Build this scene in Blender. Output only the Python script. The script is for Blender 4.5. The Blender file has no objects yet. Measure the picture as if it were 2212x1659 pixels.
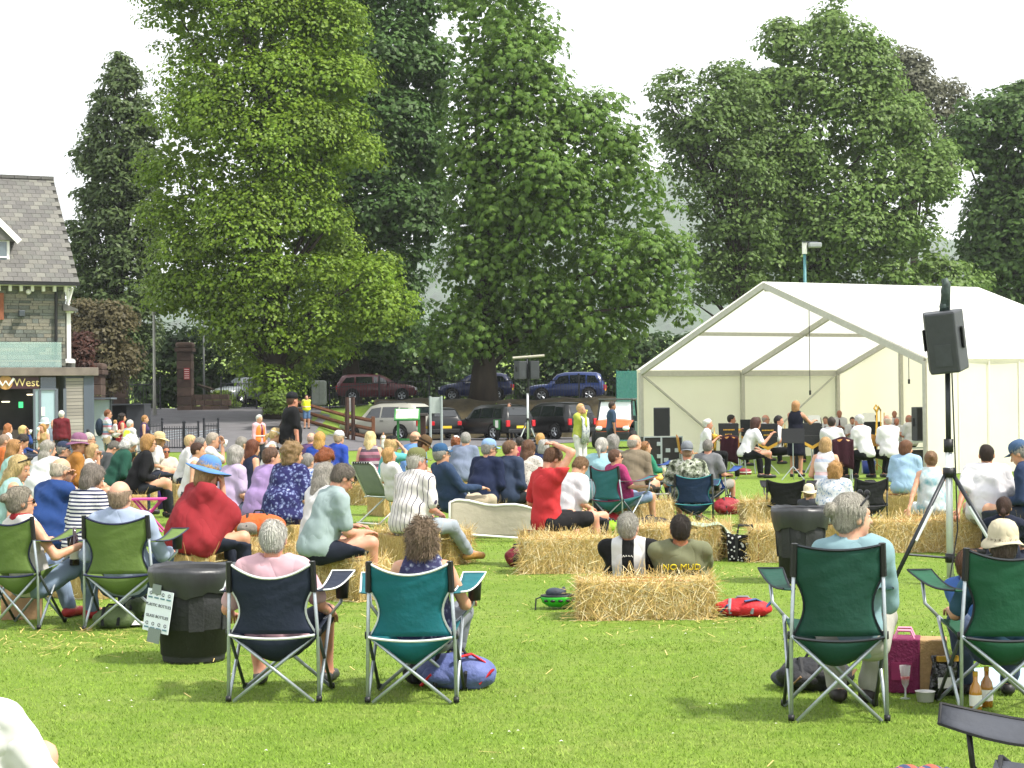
import bpy, bmesh, math, random
import numpy as np
from mathutils import Matrix, Vector
random.seed(7)
rng = np.random.default_rng(7)
S = bpy.context.scene
COL = S.collection
R = math.radians

# ---------------------------------------------------------------- camera
FPX, CU, CV, CAMZ = 3800.0, 1106.0, 829.5, 1.70      # focal length and centre of the photograph at 2212 x 1659
PITCH, ROLL = math.atan(42.5 / FPX), R(0.6)
cam_d = bpy.data.cameras.new('camera')
cam = bpy.data.objects.new('camera', cam_d)
COL.objects.link(cam)
cam_d.sensor_width = 36.0
cam_d.lens = 36.0 * FPX / 2212.0
cam_d.clip_start, cam_d.clip_end = 0.1, 6000.0
CROT = Matrix.Rotation(math.pi / 2 + PITCH, 3, 'X') @ Matrix.Rotation(-ROLL, 3, 'Z')
cam.matrix_world = Matrix.Translation((0, 0, CAMZ)) @ CROT.to_4x4()
S.camera = cam

# ---------------------------------------------------------------- sky, sun, exposure
SUN_EL, SUN_AZ = R(54), R(112)       # azimuth clockwise from the view direction: behind and to the right
W = bpy.data.worlds.new('World'); S.world = W; W.use_nodes = True
nt = W.node_tree; nt.nodes.clear()
sky = nt.nodes.new('ShaderNodeTexSky'); sky.sky_type = 'NISHITA'; sky.sun_disc = False
sky.sun_elevation = SUN_EL; sky.sun_rotation = SUN_AZ; sky.dust_density = 4.0; sky.altitude = 100
cloud = nt.nodes.new('ShaderNodeRGB'); cloud.outputs[0].default_value = (12.0, 12.2, 12.4, 1)
mx = nt.nodes.new('ShaderNodeMix'); mx.data_type = 'RGBA'; mx.inputs[0].default_value = 0.86
bg = nt.nodes.new('ShaderNodeBackground'); bg.inputs['Strength'].default_value = 0.105
wo = nt.nodes.new('ShaderNodeOutputWorld')
nt.links.new(sky.outputs[0], mx.inputs[6]); nt.links.new(cloud.outputs[0], mx.inputs[7])
nt.links.new(mx.outputs[2], bg.inputs['Color']); nt.links.new(bg.outputs[0], wo.inputs[0])
sun_d = bpy.data.lights.new('sun', 'SUN'); sun_d.energy = 4.6; sun_d.angle = R(5.0); sun_d.color = (1.0, 0.95, 0.86)
sun = bpy.data.objects.new('sun', sun_d); COL.objects.link(sun)
sdir = Vector((math.sin(SUN_AZ) * math.cos(SUN_EL), math.cos(SUN_AZ) * math.cos(SUN_EL), math.sin(SUN_EL)))
sun.rotation_euler = sdir.to_track_quat('Z', 'Y').to_euler()
VS = S.view_settings
VS.view_transform = 'Standard'; VS.look = 'None'; VS.exposure = 0.62; VS.gamma = 1.0; VS.use_curve_mapping = False
S.cycles.max_bounces = 6; S.cycles.diffuse_bounces = 3; S.cycles.transparent_max_bounces = 8

# ---------------------------------------------------------------- where things stand
def ray(u, v):
    return CROT @ Vector(((u - CU) / FPX, -(v - CV) / FPX, -1.0))
def AT(u, v, d):
    r = ray(u, v); t = d / r.y
    return Vector((r.x * t, d, CAMZ + r.z * t))
def G(u, v, z=0.0):
    r = ray(u, v); t = (z - CAMZ) / r.z
    return Vector((r.x * t, r.y * t, z))
def hz(u):
    return 872.0 - (u - CU) * math.tan(ROLL)
def sstep(a, b, x):
    t = np.clip((x - a) / (b - a), 0, 1); return t * t * (3 - 2 * t)
def hgt(x, y):
    """ground height: level lawn, drive rising to the gate on the left, bank up to the road behind the parked cars"""
    ramp = 1.6 * sstep(70, 95, y)
    bank = 1.75 * sstep(87.5, 89.5, y)
    m = sstep(-9.5, -6.5, x)
    z = ramp * (1 - m) + bank * m
    return z + 0.04 * np.maximum(y - 110, 0)
def HG(x, y): return float(hgt(np.float64(x), np.float64(y)))

# ---------------------------------------------------------------- colours and materials
def lin(h, f=1.0):
    h = h.lstrip('#')
    o = []
    for i in (0, 2, 4):
        c = int(h[i:i + 2], 16) / 255.0
        o.append((c / 12.92 if c <= 0.04045 else ((c + 0.055) / 1.055) ** 2.4) * f)
    return tuple(o) + (1.0,)
MATS = {}
def nod(t, typ, **kw):
    n = t.nodes.new(typ)
    for k, v in kw.items(): setattr(n, k, v)
    return n
def coords(t, scale=(1, 1, 1), kind='Object'):
    tc = nod(t, 'ShaderNodeTexCoord'); mp = nod(t, 'ShaderNodeMapping')
    mp.inputs['Scale'].default_value = scale
    t.links.new(tc.outputs[kind], mp.inputs[0]); return mp.outputs[0]
def mixc(t, fac, a, b):
    m = nod(t, 'ShaderNodeMix', data_type='RGBA')
    for sock, val in ((m.inputs[0], fac), (m.inputs[6], a), (m.inputs[7], b)):
        if hasattr(val, 'is_linked'): t.links.new(val, sock)
        else: sock.default_value = val
    return m.outputs[2]
def noise(t, vec, scale, detail=3.0, rough=0.55):
    n = nod(t, 'ShaderNodeTexNoise'); n.inputs['Scale'].default_value = scale
    n.inputs['Detail'].default_value = detail; n.inputs['Roughness'].default_value = rough
    t.links.new(vec, n.inputs['Vector']); return n.outputs['Fac']
def ramp(t, fac, *stops, const=False):
    r = nod(t, 'ShaderNodeValToRGB'); e = r.color_ramp.elements
    if const: r.color_ramp.interpolation = 'CONSTANT'
    while len(e) < len(stops): e.new(0.5)
    for el, (p, c) in zip(e, stops):
        el.position = p; el.color = c if len(c) == 4 else tuple(c) + (1,)
    t.links.new(fac, r.inputs[0]); return r.outputs[0]
def new_mat(name):
    m = bpy.data.materials.new(name); m.use_nodes = True
    t = m.node_tree; b = t.nodes['Principled BSDF']; return m, t, b
def mul(c, f): return (min(c[0] * f, .9), min(c[1] * f, .9), min(c[2] * f, .9), 1)
def M(col, rough=0.7, var=0.14, scale=18.0, bump=0.0, bscale=60.0, metal=0.0, spec=0.4, trans=0.0, f=1.0, stretch=(1, 1, 1), coat=0.0, alpha=1.0):
    key = ('M', col, rough, var, scale, bump, bscale, metal, spec, trans, f, stretch, coat, alpha)
    if key in MATS: return MATS[key]
    c = lin(col, f) if isinstance(col, str) else col
    m, t, b = new_mat('surface')
    v = coords(t, stretch)
    fac = noise(t, v, scale, 4.0)
    fac = ramp(t, fac, (0.3, (0, 0, 0)), (0.7, (1, 1, 1)))
    t.links.new(mixc(t, fac, mul(c, 1 - var), mul(c, 1 + var)), b.inputs['Base Color'])
    b.inputs['Roughness'].default_value = rough; b.inputs['Metallic'].default_value = metal
    b.inputs['Specular IOR Level'].default_value = spec
    b.inputs['Coat Weight'].default_value = coat
    if alpha < 1: b.inputs['Alpha'].default_value = alpha
    if bump:
        bn = nod(t, 'ShaderNodeBump'); bn.inputs['Strength'].default_value = min(bump, 1); bn.inputs['Distance'].default_value = 0.02
        t.links.new(noise(t, v, bscale, 3.0), bn.inputs['Height']); t.links.new(bn.outputs[0], b.inputs['Normal'])
    if trans:
        tr = nod(t, 'ShaderNodeBsdfTranslucent'); ms = nod(t, 'ShaderNodeMixShader'); ms.inputs[0].default_value = trans
        tr.inputs[0].default_value = mul(c, 1.0)
        out = t.nodes['Material Output']
        t.links.new(b.outputs[0], ms.inputs[1]); t.links.new(tr.outputs[0], ms.inputs[2]); t.links.new(ms.outputs[0], out.inputs[0])
    MATS[key] = m; return m
def glass(tint='#c8d6d6', alpha=0.3, rough=0.03):
    key = ('G', tint, alpha, rough)
    if key in MATS: return MATS[key]
    m, t, b = new_mat('glass_pane')
    b.inputs['Base Color'].default_value = lin(tint); b.inputs['Roughness'].default_value = rough
    b.inputs['Alpha'].default_value = alpha; b.inputs['Specular IOR Level'].default_value = 0.9
    MATS[key] = m; return m
def emit(col, st):
    m, t, b = new_mat('lit_panel'); b.inputs['Base Color'].default_value = lin(col)
    b.inputs['Emission Color'].default_value = lin(col); b.inputs['Emission Strength'].default_value = st
    return m
CLF = 0.64
def ccol(h):
    c = lin(h, CLF); l = 0.3 * c[0] + 0.6 * c[1] + 0.1 * c[2]
    return tuple(q + (l - q) * 0.12 + 0.004 for q in c[:3]) + (1.0,)
def creases(t, b):
    '''sharp-edged folds: ridged noise stretched down the cloth'''
    v = coords(t, (1.0, 1.0, 0.55)); n = nod(t, 'ShaderNodeTexNoise'); n.inputs['Scale'].default_value = 6.5; n.inputs['Detail'].default_value = 1.5; n.inputs['Distortion'].default_value = 0.5; t.links.new(v, n.inputs['Vector'])
    sb = nod(t, 'ShaderNodeMath', operation='SUBTRACT'); sb.inputs[1].default_value = 0.5; t.links.new(n.outputs['Fac'], sb.inputs[0])
    ab = nod(t, 'ShaderNodeMath', operation='ABSOLUTE'); t.links.new(sb.outputs[0], ab.inputs[0])
    pw = nod(t, 'ShaderNodeMath', operation='POWER'); pw.inputs[1].default_value = 0.6; t.links.new(ab.outputs[0], pw.inputs[0])
    bn = nod(t, 'ShaderNodeBump'); bn.inputs['Strength'].default_value = 0.3; bn.inputs['Distance'].default_value = 0.05
    t.links.new(pw.outputs[0], bn.inputs['Height']); t.links.new(bn.outputs[0], b.inputs['Normal'])
def cloth(spec, rough=0.85):
    """'#rrggbb' plain cloth or ('pattern', colour, colour, ...)"""
    key = ('C', spec)
    if key in MATS: return MATS[key]
    if isinstance(spec, str):
        m, t, b = new_mat('cloth'); v = coords(t); c = ccol(spec); b.inputs['Roughness'].default_value = rough; b.inputs['Specular IOR Level'].default_value = 0.12
        t.links.new(mixc(t, ramp(t, noise(t, v, 7.0, 4.0), (0.3, (0, 0, 0)), (0.7, (1, 1, 1))), mul(c, 0.92), mul(c, 1.06)), b.inputs['Base Color']); creases(t, b); MATS[key] = m; return m
    kind, cols = spec[0], [ccol(c) for c in spec[1:]]
    m, t, b = new_mat('patterned_cloth')
    b.inputs['Roughness'].default_value = rough; b.inputs['Specular IOR Level'].default_value = 0.15
    v = coords(t)
    def bands(axis, period, stops):
        sx = nod(t, 'ShaderNodeSeparateXYZ'); t.links.new(v, sx.inputs[0])
        ml = nod(t, 'ShaderNodeMath', operation='MULTIPLY'); ml.inputs[1].default_value = 1.0 / period
        t.links.new(sx.outputs[axis], ml.inputs[0])
        fr = nod(t, 'ShaderNodeMath', operation='FRACT'); t.links.new(ml.outputs[0], fr.inputs[0])
        return ramp(t, fr.outputs[0], *stops, const=True)
    if kind == 'breton': c = bands(2, 0.034, [(0, cols[0]), (0.55, cols[1])])
    elif kind == 'hoops':
        n = len(cols); c = bands(2, 0.05 * n, [(i / n, cols[i]) for i in range(n)])
    elif kind == 'pin': c = bands(0, 0.05, [(0, cols[0]), (0.86, cols[1])])
    elif kind == 'check':
        a = bands(2, 0.05, [(0, (0, 0, 0)), (0.6, (1, 1, 1))]); bb = bands(0, 0.05, [(0, (0, 0, 0)), (0.6, (1, 1, 1))])
        c = mixc(t, a, mixc(t, bb, cols[0], cols[1]), mixc(t, bb, cols[1], cols[2]))
    elif kind == 'jersey': c = bands(0, 1.0, [(0, cols[1]), (0.05, cols[0]), (0.14, cols[1]), (0.86, cols[0]), (0.95, cols[1])])
    elif kind == 'tie': c = bands(2, 0.05, [(0, cols[0]), (0.8, cols[1])])
    else:
        sc = {'floral': 26.0, 'leopard': 52.0, 'camo': 12.0, 'dots': 24.0, 'wash': 4.0}[kind]
        if kind in ('floral', 'dots', 'leopard'):
            vo = nod(t, 'ShaderNodeTexVoronoi'); vo.inputs['Scale'].default_value = sc
            wv = nod(t, 'ShaderNodeTexNoise'); wv.inputs['Scale'].default_value = 30.0
            t.links.new(v, wv.inputs['Vector'])
            mp = nod(t, 'ShaderNodeMix', data_type='RGBA'); mp.inputs[0].default_value = 0.0 if kind == 'dots' else 0.06
            t.links.new(v, mp.inputs[6]); t.links.new(wv.outputs['Color'], mp.inputs[7]); t.links.new(mp.outputs[2], vo.inputs['Vector'])
            if kind == 'leopard': c = ramp(t, vo.outputs['Distance'], (0, cols[2]), (0.25, cols[0]), (0.5, cols[1]), const=True)
            elif kind == 'dots': c = ramp(t, vo.outputs['Distance'], (0, cols[1]), (0.28, cols[0]), const=True)
            else: c = ramp(t, vo.outputs['Distance'], (0, cols[2]), (0.22, cols[1]), (0.5, cols[0]), (0.62, cols[0]))
        else:
            n = noise(t, v, sc, 4.0, 0.6)
            st = [(0.0, cols[0])] + [(0.36 + 0.28 * i / max(1, len(cols) - 1), cols[i]) for i in range(1, len(cols))]
            c = ramp(t, n, *st, const=(kind == 'camo'))
    t.links.new(c, b.inputs['Base Color'])
    creases(t, b)
    MATS[key] = m; return m
def hairmat(col):
    key = ('H', col)
    if key in MATS: return MATS[key]
    m, t, b = new_mat('hair'); c = lin(col, 0.74)
    v = coords(t, (1, 1, 0.25)); n = noise(t, v, 90.0, 3.0, 0.7)
    t.links.new(ramp(t, n, (0.3, mul(c, 0.55)), (0.7, mul(c, 1.3))), b.inputs['Base Color'])
    b.inputs['Roughness'].default_value = 0.55; b.inputs['Specular IOR Level'].default_value = 0.3
    bn = nod(t, 'ShaderNodeBump'); bn.inputs['Strength'].default_value = 0.9; bn.inputs['Distance'].default_value = 0.012
    t.links.new(n, bn.inputs['Height']); t.links.new(bn.outputs[0], b.inputs['Normal'])
    MATS[key] = m; return m
def skinmat(col):
    key = ('S', col)
    if key in MATS: return MATS[key]
    m, t, b = new_mat('skin'); c = lin(col, 0.66)
    v = coords(t); n = noise(t, v, 22.0, 3.0)
    red = (min(c[0] * 1.08, .9), c[1] * 0.82, c[2] * 0.78, 1)
    t.links.new(mixc(t, ramp(t, n, (0.4, (0, 0, 0)), (0.75, (1, 1, 1))), c, red), b.inputs['Base Color'])
    b.inputs['Roughness'].default_value = 0.55; b.inputs['Subsurface Weight'].default_value = 0.0
    MATS[key] = m; return m

# ---------------------------------------------------------------- meshes and objects
def np_mesh(name, V, Q):
    me = bpy.data.meshes.new(name)
    V = np.asarray(V, np.float32); Q = np.asarray(Q, np.int32)
    n, k = Q.shape
    me.vertices.add(len(V)); me.vertices.foreach_set('co', V.ravel())
    me.loops.add(n * k); me.loops.foreach_set('vertex_index', Q.ravel())
    me.polygons.add(n); me.polygons.foreach_set('loop_start', np.arange(0, n * k, k, dtype=np.int32))
    me.polygons.foreach_set('loop_total', np.full(n, k, np.int32))
    me.update(calc_edges=True); return me
def ob(name, me, mat=None, parent=None):
    o = bpy.data.objects.new(name, me); COL.objects.link(o)
    if mat is not None and me is not None and len(me.materials) == 0: me.materials.append(mat)
    if parent is not None: o.parent = parent
    return o
def tag(o, label=None, cat=None, group=None, kind=None):
    if label: o['label'] = label
    if cat: o['category'] = cat
    if group: o['group'] = group
    if kind: o['kind'] = kind
    return o
def thing(name, label, cat, loc=(0, 0, 0), rz=0.0, group=None, kind=None):
    o = bpy.data.objects.new(name, None); COL.objects.link(o); o.empty_display_size = 0.1
    o.location = loc; o.rotation_euler = (0, 0, rz)
    return tag(o, label, cat, group, kind)
def smooth(o, on=True):
    me = o.data; me.polygons.foreach_set('use_smooth', np.full(len(me.polygons), on)); return o
class MB:
    def __init__(s): s.v = []; s.f = []
    def add(s, vs, fs):
        n = len(s.v); s.v += [tuple(v) for v in vs]; s.f += [tuple(i + n for i in f) for f in fs]; return s
    def box(s, c, size, rot=None, taper=1.0):
        hx, hy, hzz = size[0] / 2, size[1] / 2, size[2] / 2
        vs = []
        for z in (-1, 1):
            k = taper if z > 0 else 1.0
            for x, y in ((-1, -1), (1, -1), (1, 1), (-1, 1)): vs.append(Vector((x * hx * k, y * hy * k, z * hzz)))
        if rot is not None: vs = [rot @ v for v in vs]
        c = Vector(c); vs = [v + c for v in vs]
        return s.add(vs, [(3, 2, 1, 0), (4, 5, 6, 7), (0, 1, 5, 4), (1, 2, 6, 5), (2, 3, 7, 6), (3, 0, 4, 7)])
    def tube(s, pts, r, n=8, caps=True, flat=1.0):
        pts = [Vector(p) for p in pts]
        rs = r if isinstance(r, (list, tuple)) else [r] * len(pts)
        vs = []; up = None
        for i, p in enumerate(pts):
            d = (pts[min(i + 1, len(pts) - 1)] - pts[max(i - 1, 0)])
            d = d.normalized() if d.length > 1e-9 else Vector((0, 0, 1))
            if up is None: up = Vector((0, 0, 1)) if abs(d.z) < 0.9 else Vector((0, 1, 0))
            a = d.cross(up).normalized(); b = a.cross(d).normalized(); up = b
            for j in range(n):
                t = 2 * math.pi * j / n
                vs.append(p + a * (math.cos(t) * rs[i]) + b * (math.sin(t) * rs[i] * flat))
        fs = []
        for i in range(len(pts) - 1):
            for j in range(n):
                k = (j + 1) % n; fs.append((i * n + j, i * n + k, (i + 1) * n + k, (i + 1) * n + j))
        if caps:
            fs.append(tuple(range(n - 1, -1, -1))); m = (len(pts) - 1) * n; fs.append(tuple(m + j for j in range(n)))
        return s.add(vs, fs)
    def lathe(s, prof, c=(0, 0, 0), n=20, rot=None, sx=1.0, sy=1.0, wave=None):
        vs = []; c = Vector(c)
        for i, (r, z) in enumerate(prof):
            for j in range(n):
                t = 2 * math.pi * j / n
                v = Vector((r * math.cos(t) * sx, r * math.sin(t) * sy, z + (wave(i, t) if wave else 0)))
                vs.append((rot @ v if rot is not None else v) + c)
        fs = [(i * n + j, i * n + (j + 1) % n, (i + 1) * n + (j + 1) % n, (i + 1) * n + j) for i in range(len(prof) - 1) for j in range(n)]
        return s.add(vs, fs)
    def ball(s, c, r, n=10, m=7, rot=None):
        rr = r if isinstance(r, (list, tuple)) else (r, r, r)
        prof = [(max(1e-4, math.sin(math.pi * i / m)), -math.cos(math.pi * i / m)) for i in range(m + 1)]
        vs = []; c = Vector(c)
        for (q, z) in prof:
            for j in range(n):
                t = 2 * math.pi * j / n; v = Vector((q * math.cos(t) * rr[0], q * math.sin(t) * rr[1], z * rr[2]))
                vs.append((rot @ v if rot is not None else v) + c)
        return s.add(vs, [(i * n + j, i * n + (j + 1) % n, (i + 1) * n + (j + 1) % n, (i + 1) * n + j) for i in range(m) for j in range(n)])
    def prism(s, poly, a, b):
        """poly: list of 3-D points (planar), extruded from offset a to offset b (vectors)"""
        a, b = Vector(a), Vector(b); n = len(poly); P = [Vector(p) for p in poly]
        return s.add([p + a for p in P] + [p + b for p in P],
                     [tuple(range(n - 1, -1, -1)), tuple(range(n, 2 * n))] + [(i, (i + 1) % n, n + (i + 1) % n, n + i) for i in range(n)])
    def grid(s, fn, nu, nv):
        vs = [fn(i / nu, j / nv) for j in range(nv + 1) for i in range(nu + 1)]
        return s.add(vs, [(j * (nu + 1) + i, j * (nu + 1) + i + 1, (j + 1) * (nu + 1) + i + 1, (j + 1) * (nu + 1) + i) for j in range(nv) for i in range(nu)])
    def mesh(s, name):
        me = bpy.data.meshes.new(name); me.from_pydata(s.v, [], s.f); me.update(); return me
    def build(s, name, mat, parent=None, sm=False, bevel=0.0, solid=0.0):
        me = s.mesh(name)
        bm = bmesh.new(); bm.from_mesh(me)
        bmesh.ops.recalc_face_normals(bm, faces=bm.faces)
        if solid: bmesh.ops.solidify(bm, geom=bm.faces[:], thickness=solid)
        if bevel: bmesh.ops.bevel(bm, geom=bm.edges[:], offset=bevel, segments=2, affect='EDGES', profile=0.6, clamp_overlap=True)
        bm.to_mesh(me); bm.free()
        o = ob(name, me, mat, parent)
        if sm: smooth(o)
        return o
def copy_tree(o, parent=None):
    c = o.copy(); COL.objects.link(c)
    if parent is not None: c.parent = parent
    for ch in list(o.children): copy_tree(ch, c)
    return c
def text_obj(txt, size, mat, parent, loc, rot, align='CENTER', ext=0.002, name='lettering'):
    cu = bpy.data.curves.new('lettering', 'FONT'); cu.body = txt; cu.size = size; cu.align_x = align; cu.align_y = 'CENTER'; cu.extrude = ext; cu.resolution_u = 3
    tmp = bpy.data.objects.new('tmp', cu); COL.objects.link(tmp)
    me = bpy.data.meshes.new_from_object(tmp.evaluated_get(bpy.context.evaluated_depsgraph_get()))
    bpy.data.objects.remove(tmp); me.materials.clear(); o = ob(name, me, mat, parent)
    o.location = loc; o.rotation_euler = rot
    return o
STEEL = M('#aab2b8', 0.35, 0.1, 40, metal=0.6)
DARKSTEEL = M('#4a5054', 0.4, 0.1, 40, metal=0.5)
BLACK = M('#18191b', 0.5, 0.2, 30)
WHITE = M('#e6e6e2', 0.5, 0.05, 20, f=0.95)
RUBBER = M('#161616', 0.8, 0.2, 20)
# ================================================================ ground, drive, hills
def sheet(name, xs, ys, zoff, mat, kind='structure'):
    X, Y = np.meshgrid(xs, ys); Z = hgt(X, Y) + zoff
    V = np.stack([X, Y, Z], -1).reshape(-1, 3); nx = len(xs); ny = len(ys)
    i, j = np.meshgrid(np.arange(nx - 1), np.arange(ny - 1)); a = (j * nx + i).ravel()
    o = ob(name, np_mesh(name, V, np.stack([a, a + 1, a + nx + 1, a + nx], -1)), mat); smooth(o); tag(o, kind=kind); return o
def grass_mat(blades):
    m, t, b = new_mat('mown_grass'); v = coords(t); K = 1.24 if blades else 0.92
    big = noise(t, v, 0.35, 4.0, 0.6); fine = noise(t, v, 14.0 if not blades else 26.0, 5.0, 0.7); med = noise(t, v, 2.2, 4.0, 0.65)
    c1 = ramp(t, big, (0.36, (0.150*K, 0.240*K, 0.030*K)), (0.64, (0.205*K, 0.300*K, 0.044*K)))
    c2 = mixc(t, ramp(t, med, (0.42, (0, 0, 0)), (0.72, (1, 1, 1))), c1, (0.235*K, 0.300*K, 0.066*K, 1))
    worn = noise(t, v, 0.9, 5.0, 0.7); c2 = mixc(t, ramp(t, worn, (0.56, (0, 0, 0)), (0.74, (.75, .75, .75))), c2, (0.29*K, 0.31*K, 0.095*K, 1))
    c3 = mixc(t, ramp(t, fine, (0.30, (1, 1, 1)), (0.62, (0, 0, 0))), c2, (0.125*K, 0.210*K, 0.026*K, 1))
    t.links.new(c3, b.inputs['Base Color']); b.inputs['Roughness'].default_value = 0.8; b.inputs['Specular IOR Level'].default_value = 0.12
    if not blades:
        bn = nod(t, 'ShaderNodeBump'); bn.inputs['Strength'].default_value = 0.7; bn.inputs['Distance'].default_value = 0.05
        t.links.new(noise(t, v, 30.0, 5.0, 0.75), bn.inputs['Height']); t.links.new(bn.outputs[0], b.inputs['Normal'])
    return m
xs = np.unique(np.concatenate([np.linspace(-600, -60, 12), np.linspace(-60, 60, 61), np.linspace(-10, -6, 9), np.linspace(60, 600, 12)]))
ys = np.unique(np.concatenate([np.linspace(-10, 60, 15), np.linspace(60, 110, 51), np.linspace(87, 90, 13), np.linspace(110, 2900, 16)]))
GRASS = grass_mat(False)
sheet('lawn', xs, ys, 0.0, GRASS)
n1 = 105000
def blade_field(n, d0, d1, w):
    d = d0 * (d1 / d0) ** rng.random(n)
    x = (rng.random(n) * 2 - 1) * (d * 0.31 + 0.9)
    th = rng.random(n) * 2 * np.pi; hh = rng.uniform(0.006, 0.020, n); lean = rng.normal(0, 0.011, (n, 2))
    px, py = np.cos(th) * w, np.sin(th) * w
    z = np.full(n, -0.003)
    a = np.stack([x - px, d - py, z], -1); b_ = np.stack([x + px, d + py, z], -1)
    c = np.stack([x + lean[:, 0], d + lean[:, 1], hh], -1)
    return np.stack([a, b_, c], 1).reshape(-1, 3)
VB = np.concatenate([blade_field(120000, 7.6, 12.5, 0.0032), blade_field(60000, 12.0, 22.0, 0.005), blade_field(26000, 20.0, 38.0, 0.009)])
go = ob('grass', np_mesh('grass', VB, np.arange(len(VB)).reshape(-1, 3)), grass_mat(True))
tag(go, 'short mown grass blades of the foreground lawn', 'grass', kind='stuff')
# loose straw lying on the lawn
STRAW = M('#e3c67c', 0.6, 0.3, 40, f=0.75)
sv = []
for (u, v, sp, n) in ((150, 1385, 0.75, 90), (60, 1375, 0.6, 60), (215, 1395, 0.5, 40), (130, 1420, 0.9, 22), (1600, 1250, 0.45, 60), (1390, 1345, 0.9, 70), (1230, 1246, 0.8, 60),
                      (300, 1300, 0.6, 60), (760, 1320, 0.8, 50), (950, 1240, 0.9, 40), (2040, 1200, 1.1, 40), (420, 1430, 1.2, 8), (1580, 1120, 1.0, 40), (800, 1640, 2.0, 8), (1540, 1345, .4, 40), (1255, 1335, .4, 40), (700, 1400, 2.2, 14), (1200, 1420, 2.5, 14), (1650, 1215, .8, 30)):
    p = G(u, v)
    for k in range(n):
        x, y = p.x + random.gauss(0, sp * 0.6), p.y + random.gauss(0, sp * 0.6); a = random.random() * 6.28; l = random.uniform(0.03, 0.13); w = 0.0028
        dx, dy = math.cos(a) * l, math.sin(a) * l; z = random.uniform(0.008, 0.03); z2 = z + random.uniform(-.006, .02)
        sv += [(x - dy / l * w, y + dx / l * w, z), (x + dy / l * w, y - dx / l * w, z), (x + dx + dy / l * w, y + dy - dx / l * w, z2), (x + dx - dy / l * w, y + dy + dx / l * w, z2)]
so = ob('loose_straw', np_mesh('loose_straw', sv, np.arange(len(sv)).reshape(-1, 4)), STRAW)
tag(so, 'wisps of loose yellow straw strewn over the lawn', 'straw', kind='stuff')

dv = []
for k in range(150):
    d = 8 * (3.6) ** random.random(); x = random.uniform(-.3, .3) * d; r = random.uniform(.005, .011); z = random.uniform(.012, .022)
    dv += [(x + r * math.cos(q * 1.5708), d + r * math.sin(q * 1.5708), z + r * .5 * (q % 2)) for q in range(4)]
tag(ob('daisies', np_mesh('daisies', dv, np.arange(len(dv)).reshape(-1, 4)), M('#f4f2e6', .7, .1, 20, f=.9)), 'tiny white daisies and petals dotted over the lawn', 'daisies', kind='stuff')
TARMAC = M('#6f6d70', 0.85, 0.15, 1.5, 0.4, 90, f=0.75)
def flat_poly(name, pts, zoff, mat, res=0.8):
    bm = bmesh.new(); vs = [bm.verts.new((x, y, 0)) for x, y in pts]; bm.faces.new(vs)
    lo = [min(p[i] for p in pts) for i in (0, 1)]; hi = [max(p[i] for p in pts) for i in (0, 1)]
    for ax in (0, 1):
        q = lo[ax] + res
        while q < hi[ax]:
            no = [0, 0, 0]; no[ax] = 1; co = [0, 0, 0]; co[ax] = q
            bmesh.ops.bisect_plane(bm, geom=bm.verts[:] + bm.edges[:] + bm.faces[:], plane_co=co, plane_no=no); q += res * (1 if ax else 2)
    for w in bm.verts: w.co.z = HG(w.co.x, w.co.y) + zoff
    bmesh.ops.recalc_face_normals(bm, faces=bm.faces)
    me = bpy.data.meshes.new(name); bm.to_mesh(me); bm.free()
    if me.polygons and me.polygons[0].normal.z < 0: me.flip_normals()
    return tag(ob(name, me, mat), kind='structure')
flat_poly('drive', [(-42, 66), (-12, 66), (-6.5, 64.8), (-1, 70), (4, 77), (16, 78.5), (16, 86.6), (-7, 86.6), (-9.6, 88), (-10.4, 99), (-24, 99), (-42, 92)], 0.02, TARMAC)
flat_poly('road', [(-42, 92.2), (-10.0, 92.2), (-6, 91.5), (60, 91.5), (60, 99.5), (-42, 99.5)], 0.04, TARMAC, 1.5)
# earth bank and low wall behind the parked cars
def bank_fn(a, b):
    x = -7 + 62 * a; y = 87.3 + 2.9 * b; n = 0.12 * math.sin(x * 1.7) * math.sin(b * 3.1 + x)
    return (x, y, 0.03 + 1.92 * (1 - (1 - b) ** 2.2) + n)
BANKM = M('#5b5138', 0.95, 0.45, 1.6, 0.8, 8, f=0.55)
tag(MB().grid(bank_fn, 90, 8).build('earth_bank', BANKM, sm=True), kind='structure')

# far wooded hillside
def hill_fn(a, b):
    x = -900 + 2600 * a; y = 1500 + 1300 * b
    ridge = 205 + 70 * math.sin(x * 0.0035 + 1.0) + 30 * math.sin(x * 0.010) - 0.05 * abs(x - 400)
    z = 30 + ridge * sstep(0, 0.8, b)
    return Vector((x, y, z))
hb = MB().grid(hill_fn, 150, 80)
hb.v = [(x + random.gauss(0, 2), y, z + random.uniform(-1, 12)) for x, y, z in hb.v]
tag(hb.build('hill', M('#3f5a36', 0.95, 0.5, 0.05, f=0.6)), kind='structure')

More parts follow.
